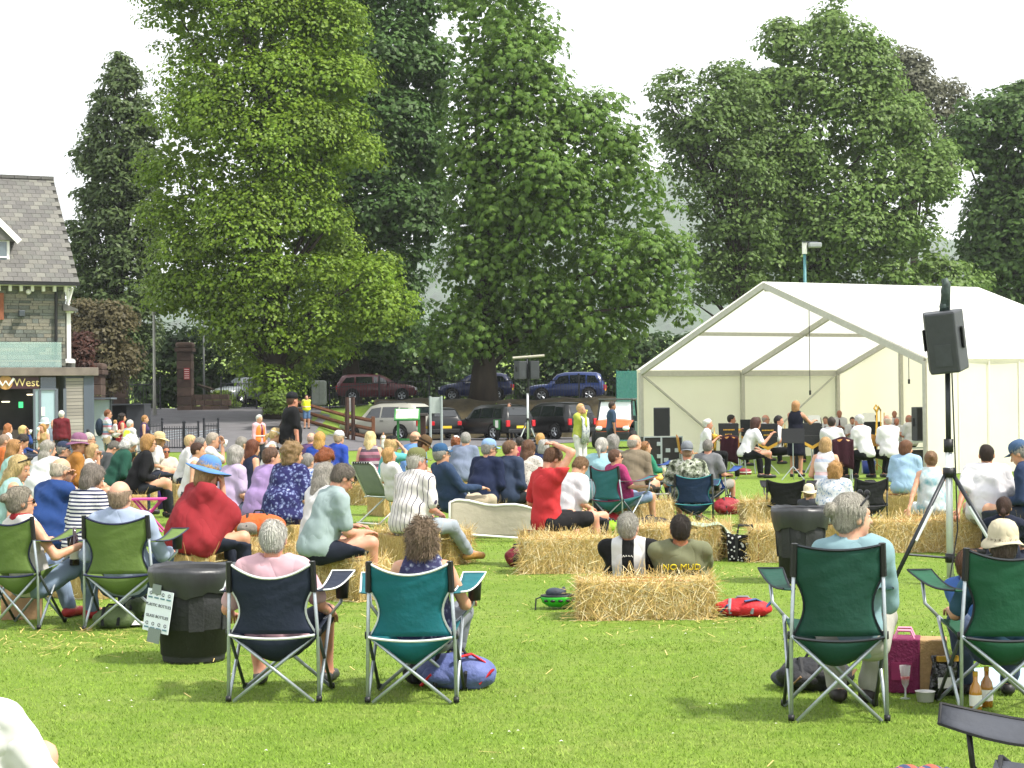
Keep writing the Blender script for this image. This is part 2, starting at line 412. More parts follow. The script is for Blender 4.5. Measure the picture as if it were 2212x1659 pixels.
# ================================================================ trees
def in_poly(px, py, poly):
    inside = np.zeros(len(px), bool); n = len(poly)
    for i in range(n):
        x1, y1 = poly[i]; x2, y2 = poly[(i + 1) % n]
        if y1 == y2: continue
        c = ((y1 > py) != (y2 > py)) & (px < (x2 - x1) * (py - y1) / (y2 - y1) + x1); inside ^= c
    return inside
def edge_dist(px, py, poly):
    dm = np.full(len(px), 1e9); n = len(poly)
    for i in range(n):
        a = np.array(poly[i], float); b = np.array(poly[(i + 1) % n], float); ab = b - a
        t = np.clip(((px - a[0]) * ab[0] + (py - a[1]) * ab[1]) / max(1e-6, ab @ ab), 0, 1)
        dm = np.minimum(dm, np.hypot(px - a[0] - t * ab[0], py - a[1] - t * ab[1]))
    return dm
def leaf_mat(c, bright):
    m, t, b = new_mat('foliage'); v = coords(t)
    n1_ = noise(t, v, 0.55, 3.0); n2_ = noise(t, v, 5.0, 2.0)
    c1 = ramp(t, n1_, (0.35, mul(c, 0.66)), (0.65, mul(c, 1.22)))
    c2 = mixc(t, ramp(t, n2_, (0.45, (0, 0, 0)), (0.7, (1, 1, 1))), c1, tuple(list(bright[:3]) + [1]))
    t.links.new(c2, b.inputs['Base Color']); b.inputs['Roughness'].default_value = 0.5; b.inputs['Specular IOR Level'].default_value = 0.25
    tr = nod(t, 'ShaderNodeBsdfTranslucent'); t.links.new(c2, tr.inputs[0])
    ms = nod(t, 'ShaderNodeMixShader'); ms.inputs[0].default_value = 0.38
    t.links.new(b.outputs[0], ms.inputs[1]); t.links.new(tr.outputs[0], ms.inputs[2]); t.links.new(ms.outputs[0], t.nodes['Material Output'].inputs[0])
    return m
BARK = M('#4b4136', 0.95, 0.35, 3.0, 0.9, 14, f=0.55, stretch=(1, 1, 0.3))
def tree(name, label, poly, d, trunk_u, leaves, leaf, col, bright, lobe=(0.8, 1.7), flat=0.62, droop=0.35, rmax=4.0, limbs=14, fill=0.2, trunk_r=0.45, base_z=None, group='trees behind the lawn', cat='tree', long=1.5, shape='leaf', seed=1, core=0):
    g = np.random.default_rng(seed); s = FPX / d
    P = np.array(poly, float); lo, hi = P.min(0), P.max(0)
    area = 0.5 * abs(np.dot(P[:, 0], np.roll(P[:, 1], 1)) - np.dot(P[:, 1], np.roll(P[:, 0], 1))) / s / s
    rm = (lobe[0] + lobe[1]) / 2
    nl = int(area / (rm * rm * (0.52 if core else 0.34))) + 6
    us = g.uniform(lo[0], hi[0], nl * 8); vs = g.uniform(lo[1], hi[1], nl * 8)
    k = in_poly(us, vs, poly); us, vs = us[k], vs[k]
    ed = edge_dist(us, vs, poly) / s
    rad = g.uniform(lobe[0], lobe[1], len(us))
    rad = np.minimum(rad, 0.45 + ed * 0.9); k = ed > rad * 0.34; us, vs, ed, rad = us[k][:nl], vs[k][:nl], ed[k][:nl], rad[k][:nl]
    th = np.minimum(0.95 * np.sqrt(np.maximum(ed, 0.01)) * 1.5, rmax)
    off = np.where(g.random(len(us)) < (0.72 if core else 0.55), -th * g.uniform(0.7, 1.2, len(us)), th * g.uniform(-0.3, 0.8, len(us)))
    C = np.array([tuple(AT(a, b, d)) for a, b in zip(us, vs)]); C[:, 1] += off
    C[:, 0] *= C[:, 1] / d * 0.5 + 0.5                                   # lobes bulge towards the viewer
    w = rad ** 2; idx = g.choice(len(C), leaves, p=w / w.sum())
    nfill = int(leaves * fill)
    D = g.normal(size=(leaves, 3)); D /= np.linalg.norm(D, axis=1)[:, None]
    D[:, 2] = np.where(D[:, 2] < -0.25, np.abs(D[:, 2]) * g.choice([1, -1], leaves, p=[.7, .3]), D[:, 2])
    rr = rad[idx] * g.uniform(0.8, 1.05, leaves); rr[:nfill] *= g.uniform(0.1, 0.9, nfill)
    # uneven tufts: wobble the radius with direction
    wob = 1 + 0.22 * np.sin(D[:, 0] * 5 + idx) * np.sin(D[:, 1] * 5 + idx * 1.7) + 0.12 * np.sin(D[:, 2] * 9 + idx * 2.3)
    pos = C[idx] + D * (rr * wob)[:, None] * np.array([1.12, 1.0, flat])
    pos[:, 2] -= droop * rr * (1 - np.abs(D[:, 2])) ** 2 * g.uniform(0.2, 1.0, leaves)
    N = D * 0.95 + np.array([0.0, -0.1, 0.5]) + g.normal(0, 0.23, (leaves, 3)); N /= np.linalg.norm(N, axis=1)[:, None]
    T = np.cross(N, g.normal(size=(leaves, 3))); T[:, 2] -= 0.35; T -= N * (T * N).sum(1)[:, None]; T /= np.linalg.norm(T, axis=1)[:, None] + 1e-9
    B = np.cross(N, T); L = leaf * g.uniform(0.65, 1.3, leaves)
    if shape == 'leaf':
        a = pos - T * (L * 0.5 * long)[:, None]; c = pos + T * (L * 0.5 * long)[:, None] - N * (L * 0.25)[:, None]
        b1 = pos + B * (L * 0.5)[:, None] + N * (L * 0.06)[:, None]; b2 = pos - B * (L * 0.5)[:, None] + N * (L * 0.06)[:, None]
        V = np.stack([a, b1, c, b2], 1).reshape(-1, 3); Q = np.arange(len(V)).reshape(-1, 4)
    else:                                                             # fan of hanging leaflets
        Vs = []
        for ang in (-1.15, -0.55, 0.0, 0.55, 1.15):
            ca, sa = math.cos(ang), math.sin(ang)
            dr = T * ca + B * sa; pr = B * ca - T * sa
            ll = (L * (1.0 - 0.25 * abs(ang)))[:, None]
            tip = pos + dr * ll - N * ll * 0.45; mid = pos + dr * ll * 0.6
            Vs.append(np.stack([pos, mid + pr * ll * 0.2, tip, mid - pr * ll * 0.2], 1))
        V = np.stack(Vs, 1).reshape(-1, 3); Q = np.arange(len(V)).reshape(-1, 4)
    if core:                                                           # inner foliage deeper in the crown
        cu, cv = g.uniform(lo[0], hi[0], core * 3), g.uniform(lo[1], hi[1], core * 3); kk = in_poly(cu, cv, poly); cu, cv = cu[kk][:core], cv[kk][:core]
        ce = edge_dist(cu, cv, poly) / s; kk = ce > 0.7; cu, cv, ce = cu[kk], cv[kk], ce[kk]; n_ = len(cu)
        ct = np.minimum(1.4 * np.sqrt(ce), rmax) * g.uniform(0.0, 0.95, n_)
        Pc = np.array([tuple(AT(a_, b_, d)) for a_, b_ in zip(cu, cv)]); Pc[:, 1] += ct
        Nc = g.normal(size=(n_, 3)) * [.5, .9, .7] + [0, -.5, .4]; Nc /= np.linalg.norm(Nc, axis=1)[:, None]
        Tc = np.cross(Nc, g.normal(size=(n_, 3))); Tc /= np.linalg.norm(Tc, axis=1)[:, None]; Bc = np.cross(Nc, Tc); Lc = (leaf * (1.1 if shape == 'fan' else 2.0) * g.uniform(.7, 1.3, n_))[:, None]
        Vc = np.stack([Pc - Tc * Lc * .7, Pc + Bc * Lc * .5, Pc + Tc * Lc * .7, Pc - Bc * Lc * .5], 1).reshape(-1, 3)
        Q = np.concatenate([Q, np.arange(len(Vc)).reshape(-1, 4) + len(V)]); V = np.concatenate([V, Vc])
    base = AT(trunk_u, 880, d); bx, by = base.x, d; bz = HG(bx, by) if base_z is None else base_z
    t = thing(name, label, cat, (bx, by, bz), 0, group)
    V = V - np.array([bx, by, bz])
    ob('crown', np_mesh('crown', V, Q), leaf_mat(col, bright), t)
    top = C[:, 2].max() - bz
    m = MB(); pts = []; nseg = 7
    for i in range(nseg + 1):
        f_ = i / nseg; pts.append((0.25 * math.sin(f_ * 3 + seed), 0.25 * math.cos(f_ * 2 + seed), -0.2 + f_ * top * 0.8))
    rs = [trunk_r * (1.35 if i == 0 else 1.0) * (1 - 0.85 * i / nseg) + 0.03 for i in range(nseg + 1)]
    m.tube(pts, rs, 10)
    for q in g.choice(len(C), min(limbs, len(C)), replace=False):
        e = Vector(C[q]) - Vector((bx, by, bz)); z0 = max(1.5, min(e.z * 0.55, top * 0.7))
        k = z0 / (top * 0.8) * nseg; i0 = min(int(k), nseg - 1); st = Vector(pts[i0]).lerp(Vector(pts[i0 + 1]), k - i0)
        mid = st.lerp(e, 0.5) + Vector((0, 0, 0.08 * (e - st).length)); r0 = max(0.05, trunk_r * 0.33)
        m.tube([st, mid, e], [r0, r0 * 0.6, r0 * 0.2], 6)
    m.build('trunk', BARK, t, sm=True)
    return t
LIME = [(300, 0), (288, 70), (330, 62), (350, 92), (322, 130), (335, 200), (318, 300), (300, 420), (312, 500), (290, 600), (300, 690), (345, 715), (400, 690), (470, 740), (505, 800), (545, 872), (600, 893), (640, 850), (690, 800), (760, 770), (830, 745), (880, 700), (903, 600), (880, 560), (800, 530), (745, 470), (735, 415), (812, 362), (806, 300), (795, 250), (817, 160), (800, 100), (772, 37), (760, -20), (700, -150), (560, -230), (380, -120)]
tree('lime_tree', 'tall bright green lime tree with branches hanging low over the drive', LIME, 86, 600, 118000, 0.135, (0.140, 0.240, 0.020), (0.240, 0.340, 0.030), lobe=(0.9, 2.2), flat=0.55, droop=0.6, fill=0.15, core=11000, rmax=5.0, seed=3, limbs=22, trunk_r=0.55)
tree('maple_tree', 'dark green tree right behind the bright lime tree', [(620, -120), (965, -120), (962, 60), (990, 200), (975, 330), (990, 420), (965, 520), (920, 580), (930, 700), (900, 790), (700, 800), (640, 500), (650, 200)], 101, 768, 45000, 0.205, (0.068, 0.142, 0.034), (0.102, 0.185, 0.040), lobe=(0.9, 1.9), core=7000, seed=4, trunk_r=0.45, base_z=1.9)
CHEST = [(958, -60), (1190, -80), (1192, 60), (1217, 95), (1205, 140), (1232, 192), (1345, 203), (1335, 240), (1395, 290), (1405, 345), (1470, 400), (1462, 440), (1490, 560), (1478, 640), (1496, 700), (1470, 735), (1440, 700), (1400, 745), (1380, 800), (1330, 790), (1240, 775), (1180, 815), (1100, 790), (1000, 820), (930, 800), (870, 780), (895, 700), (932, 600), (965, 520), (985, 420), (955, 300), (975, 200), (962, 80)]
tree('horse_chestnut_tree', 'broad horse chestnut with hanging leaf fans above the black cars', CHEST, 90.5, 1055, 22000, 0.27, (0.098, 0.190, 0.027), (0.150, 0.245, 0.035), lobe=(0.9, 1.9), flat=0.7, droop=0.45, core=7000, rmax=5.0, seed=5, limbs=16, shape='fan', trunk_r=0.6)
tree('sycamore_tree', 'big pale green tree rising behind the white marquee', [(1560, 170), (1600, 125), (1640, 130), (1640, 60), (1700, 40), (1760, 15), (1790, -6), (1835, 5), (1860, 40), (1905, 55), (1920, 110), (1940, 160), (1975, 200), (1995, 240), (2010, 290), (2107, 340), (2090, 380), (2050, 430), (2010, 480), (2052, 490), (2030, 560), (2133, 590), (2130, 650), (1900, 670), (1650, 670), (1560, 640), (1600, 450), (1540, 300)], 112, 1730, 60000, 0.205, (0.130, 0.220, 0.050), (0.195, 0.285, 0.066), lobe=(0.8, 2.0), core=4000, seed=6, limbs=24, base_z=1.9)
tree('ash_tree', 'open branched tree with thin foliage left of the marquee peak', [(1397, 200), (1430, 160), (1475, 146), (1500, 172), (1540, 135), (1600, 128), (1660, 260), (1690, 420), (1660, 560), (1640, 660), (1480, 660), (1474, 590), (1500, 520), (1468, 440), (1428, 330), (1408, 260)], 108, 1600, 21000, 0.19, (0.105, 0.175, 0.044), (0.145, 0.22, 0.052), lobe=(0.6, 1.3), flat=0.55, seed=8, limbs=46, fill=0.1, base_z=1.9, trunk_r=0.38)
tree('beech_tree', 'dark leafy tree at the right edge behind the marquee', [(2025, 330), (2060, 232), (2110, 200), (2212, 180), (2330, 190), (2330, 700), (2040, 700), (2075, 620), (2045, 560), (2070, 480), (2112, 390)], 118, 2170, 30000, 0.24, (0.075, 0.145, 0.036), (0.125, 0.205, 0.044), lobe=(1.0, 2.2), core=3500, seed=9, limbs=18, base_z=1.9)
tree('pine_tree', 'brownish pine top showing behind the pale green tree', [(1890, 110), (1960, 103), (2002, 140), (2012, 168), (2070, 178), (2090, 200), (2080, 330), (2040, 420), (1960, 400), (1900, 220)], 132, 1985, 12000, 0.22, (0.135, 0.140, 0.090), (0.16, 0.165, 0.105), lobe=(0.8, 1.5), seed=10, limbs=16, base_z=2.3)
tree('spruce_tree', 'tall dark conifer with ragged drooping boughs beside the stone house', [(256, 84), (264, 110), (280, 132), (300, 160), (326, 205), (345, 270), (352, 380), (350, 690), (300, 840), (165, 660), (143, 560), (150, 478), (182, 470), (157, 410), (188, 398), (152, 330), (186, 300), (182, 270), (205, 240), (200, 205), (224, 185), (222, 160), (240, 140), (243, 118)], 97, 258, 34000, 0.15, (0.090, 0.140, 0.050), (0.135, 0.185, 0.058), lobe=(0.25, 0.75), flat=0.4, droop=0.9, seed=11, limbs=40, long=2.2, base_z=1.7)
tree('copper_shrub', 'brown leaved shrub between the stone house and the lamp post', [(152, 660), (225, 640), (278, 680), (292, 745), (300, 800), (250, 850), (160, 850)], 82, 225, 11000, 0.13, (0.115, 0.100, 0.050), (0.140, 0.120, 0.056), lobe=(0.4, 0.9), rmax=1.5, seed=12, limbs=8, trunk_r=0.12, group='shrubs by the gate', cat='shrub')
tree('red_shrub', 'small dark red shrub tucked against the white porch post', [(150, 722), (180, 718), (198, 740), (198, 800), (165, 815), (148, 800)], 70, 172, 3000, 0.11, (0.070, 0.030, 0.022), (0.09, 0.036, 0.026), lobe=(0.25, 0.5), rmax=0.6, seed=13, limbs=4, trunk_r=0.06, group='shrubs by the gate', cat='shrub')
for i, (pl, d, u, lab) in enumerate((
        ([(280, 735), (370, 690), (470, 720), (520, 780), (520, 880), (290, 885)], 104, 400, 'dark laurel thicket behind the gate piers'),
        ([(500, 740), (620, 700), (760, 730), (770, 880), (510, 890)], 105, 640, 'dark thicket behind the silver car at the gate'),
        ([(740, 740), (860, 700), (960, 720), (1010, 800), (1000, 880), (740, 880)], 104, 870, 'dark shrubbery behind the maroon car on the road'),
        ([(980, 760), (1120, 720), (1300, 700), (1320, 880), (980, 880)], 106, 1160, 'dark shrubbery behind the chestnut trunk and blue cars'),
        ([(1280, 740), (1420, 720), (1560, 720), (1560, 900), (1290, 890)], 106, 1400, 'dark shrubbery left of the marquee behind the green mesh fence'))):
    tree('laurel_shrub', lab, pl, d, u, 9000, 0.22, (0.042, 0.085, 0.026), (0.075, 0.125, 0.032), lobe=(0.6, 1.2), rmax=1.6, seed=20 + i, limbs=6, trunk_r=0.12, group='shrubs along the road', cat='shrub', base_z=1.9)
tree('leafy_bush', 'fresh green bush by the kerb near the hi-vis marshal', [(570, 862), (585, 842), (615, 846), (628, 870), (622, 893), (575, 895)], 81, 600, 3800, 0.11, (0.13, 0.21, 0.03), (0.19, 0.27, 0.04), lobe=(0.25, 0.5), rmax=0.6, seed=31, limbs=4, trunk_r=0.05, group='shrubs by the gate', cat='shrub')
tree('leafy_bush', 'small yellow green bush behind the tall gate pier', [(452, 870), (470, 845), (500, 850), (510, 880), (455, 884)], 94, 480, 2500, 0.13, (0.15, 0.23, 0.03), (0.2, 0.28, 0.04), lobe=(0.25, 0.5), rmax=0.6, seed=32, limbs=4, trunk_r=0.05, group='shrubs by the gate', cat='shrub')
# ================================================================ stone house with shop front
HD = 60.0
HA = R(24); hpv = Vector((AT(143, 880, HD).x, HD, 0.0)); _c, _s = math.cos(HA), math.sin(HA)     # the front is turned 24 degrees, its right corner is the pivot
def hx(u, d=HD):
    k = AT(u, 880, 1.0).x; yl = d - HD
    return (k * hpv.y + k * _c * yl - hpv.x + _s * yl) / (_c - k * _s)
def hzv(u, v, d=HD):
    xl = hx(u, d); return AT(u, v, hpv.y + _s * xl + _c * (d - HD)).z
house = thing('stone_house', 'grey stone house with slate roof and glass fronted shop extension', 'house', hpv, HA)
def HL(x, y, z): return (x, y - HD if y > 30 else y, z)
XR = 0.0; ZE = hzv(100, 612); XL = -12.0
wallm = M('#7d7f74', 0.95, 0.2, 4, 0.4, 30, f=0.6)
wall = MB().box(HL((XL + XR) / 2, HD + 4.55, ZE / 2), (XR - XL, 9.0, ZE)).build('wall', wallm, house)
stone_mats = [M(c, 0.92, 0.25, 7, 0.6, 40, f=0.62) for c in ('#8f9286', '#7c8078', '#9a978a', '#6d726c', '#a19c8c', '#868c86')]
unit = {}
def unit_box(mat, bev=0.0):
    k = (mat.name, bev)
    if k not in unit:
        m = MB().box((0, 0, 0), (1, 1, 1)); me = m.mesh('piece'); me.materials.append(mat); unit[k] = me
    return unit[k]
def piece(name, mat, parent, c, size, rot=None):
    o = bpy.data.objects.new(name, unit_box(mat)); COL.objects.link(o); o.parent = parent; o.location = c; o.scale = size
    if rot is not None: o.rotation_euler = rot
    return o
g = random.Random(5)
z = 3.15; cnt = 0
while z < ZE - 0.12:
    hh = g.uniform(0.075, 0.15); x = hx(-45)
    while x < XR - 0.02:
        w = min(g.uniform(0.2, 0.6), XR - x)
        if w > 0.06:
            piece('stone', g.choice(stone_mats), wall, HL(x + w / 2, HD + 0.03 - g.uniform(0, 0.014), z + hh / 2), (w - 0.014, 0.07, hh - 0.012)); cnt += 1
        x += w
    z += hh
# quoins on the corner, roof
YE, YR = HD - 0.45, HD + 4.5
ZR = hzv(115, 388, YR); XRE = hx(173, YE); XRR = XRE
slate_mats = [M(c, 0.75, 0.2, 6, 0.3, 40, f=0.6) for c in ('#7d7b76', '#75736f', '#84827a', '#787872', '#6f6d6a', '#8c8b82')]
roofdeck = MB().add([HL(XL, YE, ZE), HL(XRE, YE, ZE), HL(XRR, YR, ZR), HL(XL, YR, ZR), HL(XL, 2 * YR - YE, ZE), HL(XRE, 2 * YR - YE, ZE)],
                    [(0, 1, 2, 3), (1, 5, 2), (3, 2, 5, 4), (0, 3, 4), (0, 4, 5, 1)]).build('roof', M('#55544f', 0.9, 0.2, 6, f=0.5), house)
slope = math.atan2(ZR - ZE, YR - YE); SL = math.hypot(ZR - ZE, YR - YE)
rows = 25
for r in range(rows):
    t0 = r / rows; q = t0 * SL + 0.14
    y = YE + math.cos(slope) * q; zz = ZE + math.sin(slope) * q
    xr = XRE + (XRR - XRE) * (q / SL); x = xr - (0.15 if r % 2 else 0.0); w = 0.31
    first = True
    while x > hx(-8, y) - 0.1:
        ww = w - 0.012 if not (first and r % 2) else w - 0.012
        piece('slate', g.choice(slate_mats), roofdeck, HL(x - ww / 2, y - 0.02, zz + 0.022 + g.uniform(0, 0.006)), (ww, 0.29, 0.012), (slope - 0.03, 0, 0)); x -= w; first = False
for i in range(7):
    piece('ridge_tile', slate_mats[4], roofdeck, HL(XRR - 0.24 - i * 0.47, YR, ZR + 0.04), (0.45, 0.3, 0.12))
WP = M('#eceae6', 0.5, 0.04, 10, f=0.9)
piece('gutter', BLACK, roofdeck, HL((XL + XRE) / 2, YE - 0.07, ZE - 0.05), (XRE - XL, 0.12, 0.1))
piece('soffit', WP, roofdeck, HL((XL + XRE) / 2 - 0.05, YE + 0.22, ZE - 0.08), (XRE - XL - 0.1, 0.4, 0.06))
for i in range(9): piece('bracket', WP, roofdeck, HL(hx(-50 + i * 24), HD - 0.13, ZE - 0.2), (0.1, 0.2, 0.18))
mb = MB(); mb.tube([HL(hx(122), HD - 0.1, ZE - 0.1), HL(hx(121), HD - 0.1, 3.3)], 0.05, 8); mb.build('drainpipe', BLACK, house)
mb = MB(); mb.ball(HL(hx(62), HD - 0.12, hzv(62, 631)), 0.09); mb.build('dome_camera', WP, house, sm=True)
mb = MB(); mb.box(HL(hx(46), HD - 0.2, hzv(46, 678)), (0.2, 0.3, 0.22)); mb.build('wall_lamp', DARKSTEEL, house, bevel=0.03)
piece('window_lintel', M('#a5664a', 0.9, 0.2, 6, f=0.6), house, HL(hx(-8), HD - 0.06, hzv(0, 662)), (0.5, 0.14, 0.9))
# dormer at the left edge
dm = MB(); dx, dz = hx(-22, 60.6), hzv(0, 580, 60.6)
dormer = MB().box(HL(dx, 61.6, dz + 0.35), (1.35, 2.2, 1.5)).build('dormer', WP, house)
MB().box(HL(dx + 0.33, 60.48, dz + 0.35), (0.5, 0.03, 1.1)).build('pane', glass('#5d6a70', 0.9), dormer)
piece('glazing_bar', WP, dormer, HL(dx + 0.33, 60.44, dz + 0.38), (0.5, 0.04, 0.05))
piece('sill', WP, dormer, HL(dx, 60.4, dz - 0.42), (1.5, 0.2, 0.07))
zt = dz + 1.1
MB().prism([HL(dx - 0.9, 0, zt - 0.15), HL(dx + 0.95, 0, zt - 0.15), HL(dx, 0, zt + 0.75)], (0, 0.35, 0), (0, 4, 0)).build('dormer_roof', slate_mats[1], dormer)
for sg in (-1, 1):
    a = HL(dx + sg * 0.98, 60.3, zt - 0.2); b = HL(dx, 60.3, zt + 0.78)
    mid = [(a[i] + b[i]) / 2 for i in range(3)]
    piece('bargeboard', WP, dormer, mid, (math.dist(a, b), 0.06, 0.2), (0, sg * math.atan2(b[2] - a[2], 0.98), 0))
# porch bay on the right side
px0, px1 = hx(146), hx(155)
porch = MB().box(HL((px0 + px1) / 2, HD + 0.2, (hzv(150, 672) + hzv(150, 782)) / 2), (px1 - px0, 0.3, hzv(150, 672) - hzv(150, 782))).build('porch_post', WP, house)
MB().lathe([(0.24, 0), (0.24, 0.08), (0.17, 0.14)], HL((px0 + px1) / 2, HD + 0.2, hzv(150, 784)), 8).build('base', WP, porch)
MB().lathe([(0.17, 0), (0.26, 0.1), (0.26, 0.16)], HL((px0 + px1) / 2, HD + 0.2, hzv(150, 676)), 8).build('capital', WP, porch)
MB().prism([HL(XR - 0.1, HD + 0.5, hzv(150, 656)), HL(hx(168), HD + 0.5, hzv(150, 668)), HL(hx(168), HD + 0.5, hzv(150, 672)), HL(XR - 0.1, HD + 0.5, hzv(150, 672))], (0, -0.7, 0), (0, 3, 0)).build('porch_roof', slate_mats[4], house)
for a, b in (((144, 622), (150, 655)), ((150, 650), (158, 622)), ((148, 622), (148, 660))):
    mb = MB(); mb.tube([HL(hx(a[0]), HD - 0.05, hzv(*a)), HL(hx(b[0]), HD - 0.05, hzv(*b))], 0.05, 4); mb.build('eave_brace', WP, house)
piece('bay_wall', stone_mats[1], house, HL(hx(152), HD + 1.6, 1.7), (0.5, 2.4, 3.4))
# shop extension
ED = HD - 1.0
def ex(u): return hx(u, ED)
def ez(v, u=80): return hzv(u, v, ED)
FR = M('#6d7480', 0.5, 0.08, 10, f=0.7)
zf1, zf0 = ez(794), ez(812)
fascia = MB().box(HL((XL + ex(211)) / 2, ED + 0.75, (zf0 + zf1) / 2), (ex(211) - XL, 1.9, zf1 - zf0)).build('flat_roof', M('#8b8078', 0.85, 0.2, 3, f=0.62), house, bevel=0.015)
SIGN = MB().box(HL((XL + ex(84)) / 2, ED - 0.02, (ez(813) + ez(840)) / 2), (ex(84) - XL, 0.06, ez(814) - ez(840))).build('shop_sign', M('#4a2a33', 0.5, 0.1, 10, f=0.7), house)
GOLD = M('#e6cf8e', 0.4, 0.05, 20, f=0.9)
t_ = text_obj('West', 0.37, GOLD, SIGN, HL(ex(57), ED - 0.06, ez(827)), (R(90), 0, 0))
mb = MB(); mb.lathe([(0.001, 0), (0.235, 0), (0.235, 0.02), (0.001, 0.02)], HL(ex(11.5), ED - 0.055, ez(826)), 24, rot=Matrix.Rotation(R(90), 3, 'X')); emb = mb.build('emblem', M('#b98b52', 0.5, 0.15, 10, f=0.9), SIGN)
mb = MB()
for sg in (-1, 1):
    mb.tube([HL(ex(11.5) + sg * 0.27, ED - 0.095, ez(826) + 0.14), HL(ex(11.5) + sg * 0.1, ED - 0.095, ez(826) - 0.11), HL(ex(11.5), ED - 0.095, ez(826) + 0.05)], [0.05, 0.035, 0.03], 6)
mb.build('letter', WP, emb)
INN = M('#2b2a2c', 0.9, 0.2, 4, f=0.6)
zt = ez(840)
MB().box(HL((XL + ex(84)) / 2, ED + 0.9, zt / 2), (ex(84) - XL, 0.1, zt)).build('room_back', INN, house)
MB().box(HL((XL + ex(120)) / 2, ED + 0.48, 0.04), (ex(120) - XL, 0.85, 0.06)).build('room_floor', M('#6a6460', 0.6, 0.1, 5, f=0.6), house)
for (u, v, du) in ((73, 852, 14), (18, 867, 12)): MB().box(HL(ex(u), ED + 0.6, ez(v)), (0.22, 0.3, 0.03)).build('ceiling_light', emit('#fff2cf', 3.0), house)
MB().box(HL(ex(53), ED + 0.8, ez(874)), (0.14, 0.04, 0.2)).build('exit_sign', emit('#3fd07a', 1.2), house)
MB().box(HL(ex(40), ED + 0.6, 0.5), (1.4, 0.4, 1.0)).build('counter', M('#4a3f38', 0.6, 0.2, 5, f=0.6), house)
for u in (74, 86.5, 122, 140): piece('door_post', FR, house, HL(ex(u), ED + 0.02, zt / 2), (0.07 if u < 100 else 0.1, 0.12, zt))
piece('transom', FR, house, HL((ex(86) + ex(122)) / 2, ED, ez(841)), (ex(122) - ex(86), 0.1, 0.07))
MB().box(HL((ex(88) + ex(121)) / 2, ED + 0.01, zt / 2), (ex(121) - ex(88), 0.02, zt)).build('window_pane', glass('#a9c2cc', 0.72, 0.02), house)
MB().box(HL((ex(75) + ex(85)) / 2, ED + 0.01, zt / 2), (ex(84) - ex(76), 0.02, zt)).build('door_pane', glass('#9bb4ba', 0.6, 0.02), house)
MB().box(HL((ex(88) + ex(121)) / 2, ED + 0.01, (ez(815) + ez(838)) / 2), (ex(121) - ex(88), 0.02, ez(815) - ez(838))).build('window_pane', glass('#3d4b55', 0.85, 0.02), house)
MB().box(HL(ex(93), ED - 0.015, ez(889)), (0.12, 0.01, 0.3)).build('notice', WP, house)
clad = MB().box(HL((ex(141) + ex(200)) / 2, ED + 0.95, zf0 / 2), (ex(200) - ex(141), 1.75, zf0)).build('side_block', FR, house)
slat = [M(c, 0.8, 0.15, 5, 0.3, 30, f=0.62, stretch=(0.2, 1, 1)) for c in ('#b8b0a8', '#a9a29b', '#c3bcb4')]
for i in range(18):
    zz = zf0 - 0.13 - i * 0.115
    if zz > 0.1: piece('cladding_board', g.choice(slat), clad, HL((ex(143) + ex(181)) / 2, ED + 0.03, zz), (ex(181) - ex(143), 0.05, 0.103))
for u, w in ((186, 0.16), (193, 0.1), (199, 0.12)): piece('corner_post', M('#5d6675', 0.5, 0.05, 8, f=0.7), clad, HL(ex(u), ED + 0.03, zf0 / 2), (w, 0.12, zf0))
bal = MB().box(HL((XL + ex(137)) / 2, ED + 0.3, (ez(738) + ez(793)) / 2), (ex(137) - XL, 0.02, ez(738) - ez(793))).build('glass_balustrade', glass('#a7c9c2', 0.28), house)
piece('handrail', M('#8a7a66', 0.5), bal, HL((XL + ex(137)) / 2, ED + 0.45, ez(779)), (ex(137) - XL, 0.05, 0.06))

# shelter, cabinet and black cycle stands beside the house
def local(parent):
    o = parent.location; return lambda x, y, z: (x - o.x, y - o.y, z - o.z)
p = Vector((AT(217, 880, 61).x, 61, 0)); sh = thing('glass_shelter', 'small glazed shelter next to the shop corner', 'shelter', p)
for dx in (-0.36, 0.36): piece('post', DARKSTEEL, sh, (dx, 0, 1.0), (0.07, 0.07, 2.0))
piece('roof', FR, sh, (0, 0.2, 2.03), (0.85, 0.9, 0.06)); MB().box((0, 0, 1.1), (0.66, 0.02, 1.75)).build('pane', glass('#c3d3d6', 0.55), sh)
MB().box((0, -0.02, 0.85), (0.4, 0.01, 0.22)).build('notice', WP, sh)
p = Vector((AT(268, 880, 74).x, 74, HG(-16, 74))); cb = thing('metal_cabinet', 'dark grey metal enclosure with open front beside the drive', 'cabinet', p)
GREYM = M('#4a4e54', 0.6, 0.12, 3, f=0.6)
MB().box((0.55, 0.3, 0.85), (0.75, 1.3, 1.7)).build('body', GREYM, cb); piece('panel', GREYM, cb, (-0.85, 0.0, 0.85), (0.06, 1.3, 1.7)); piece('back', M('#2c2e31', 0.8), cb, (-0.35, 0.7, 0.85), (1.0, 0.05, 1.7)); piece('top', GREYM, cb, (0.02, 0.2, 1.73), (1.85, 1.5, 0.06))
RAILM = M('#22252b', 0.45, 0.1, 20)
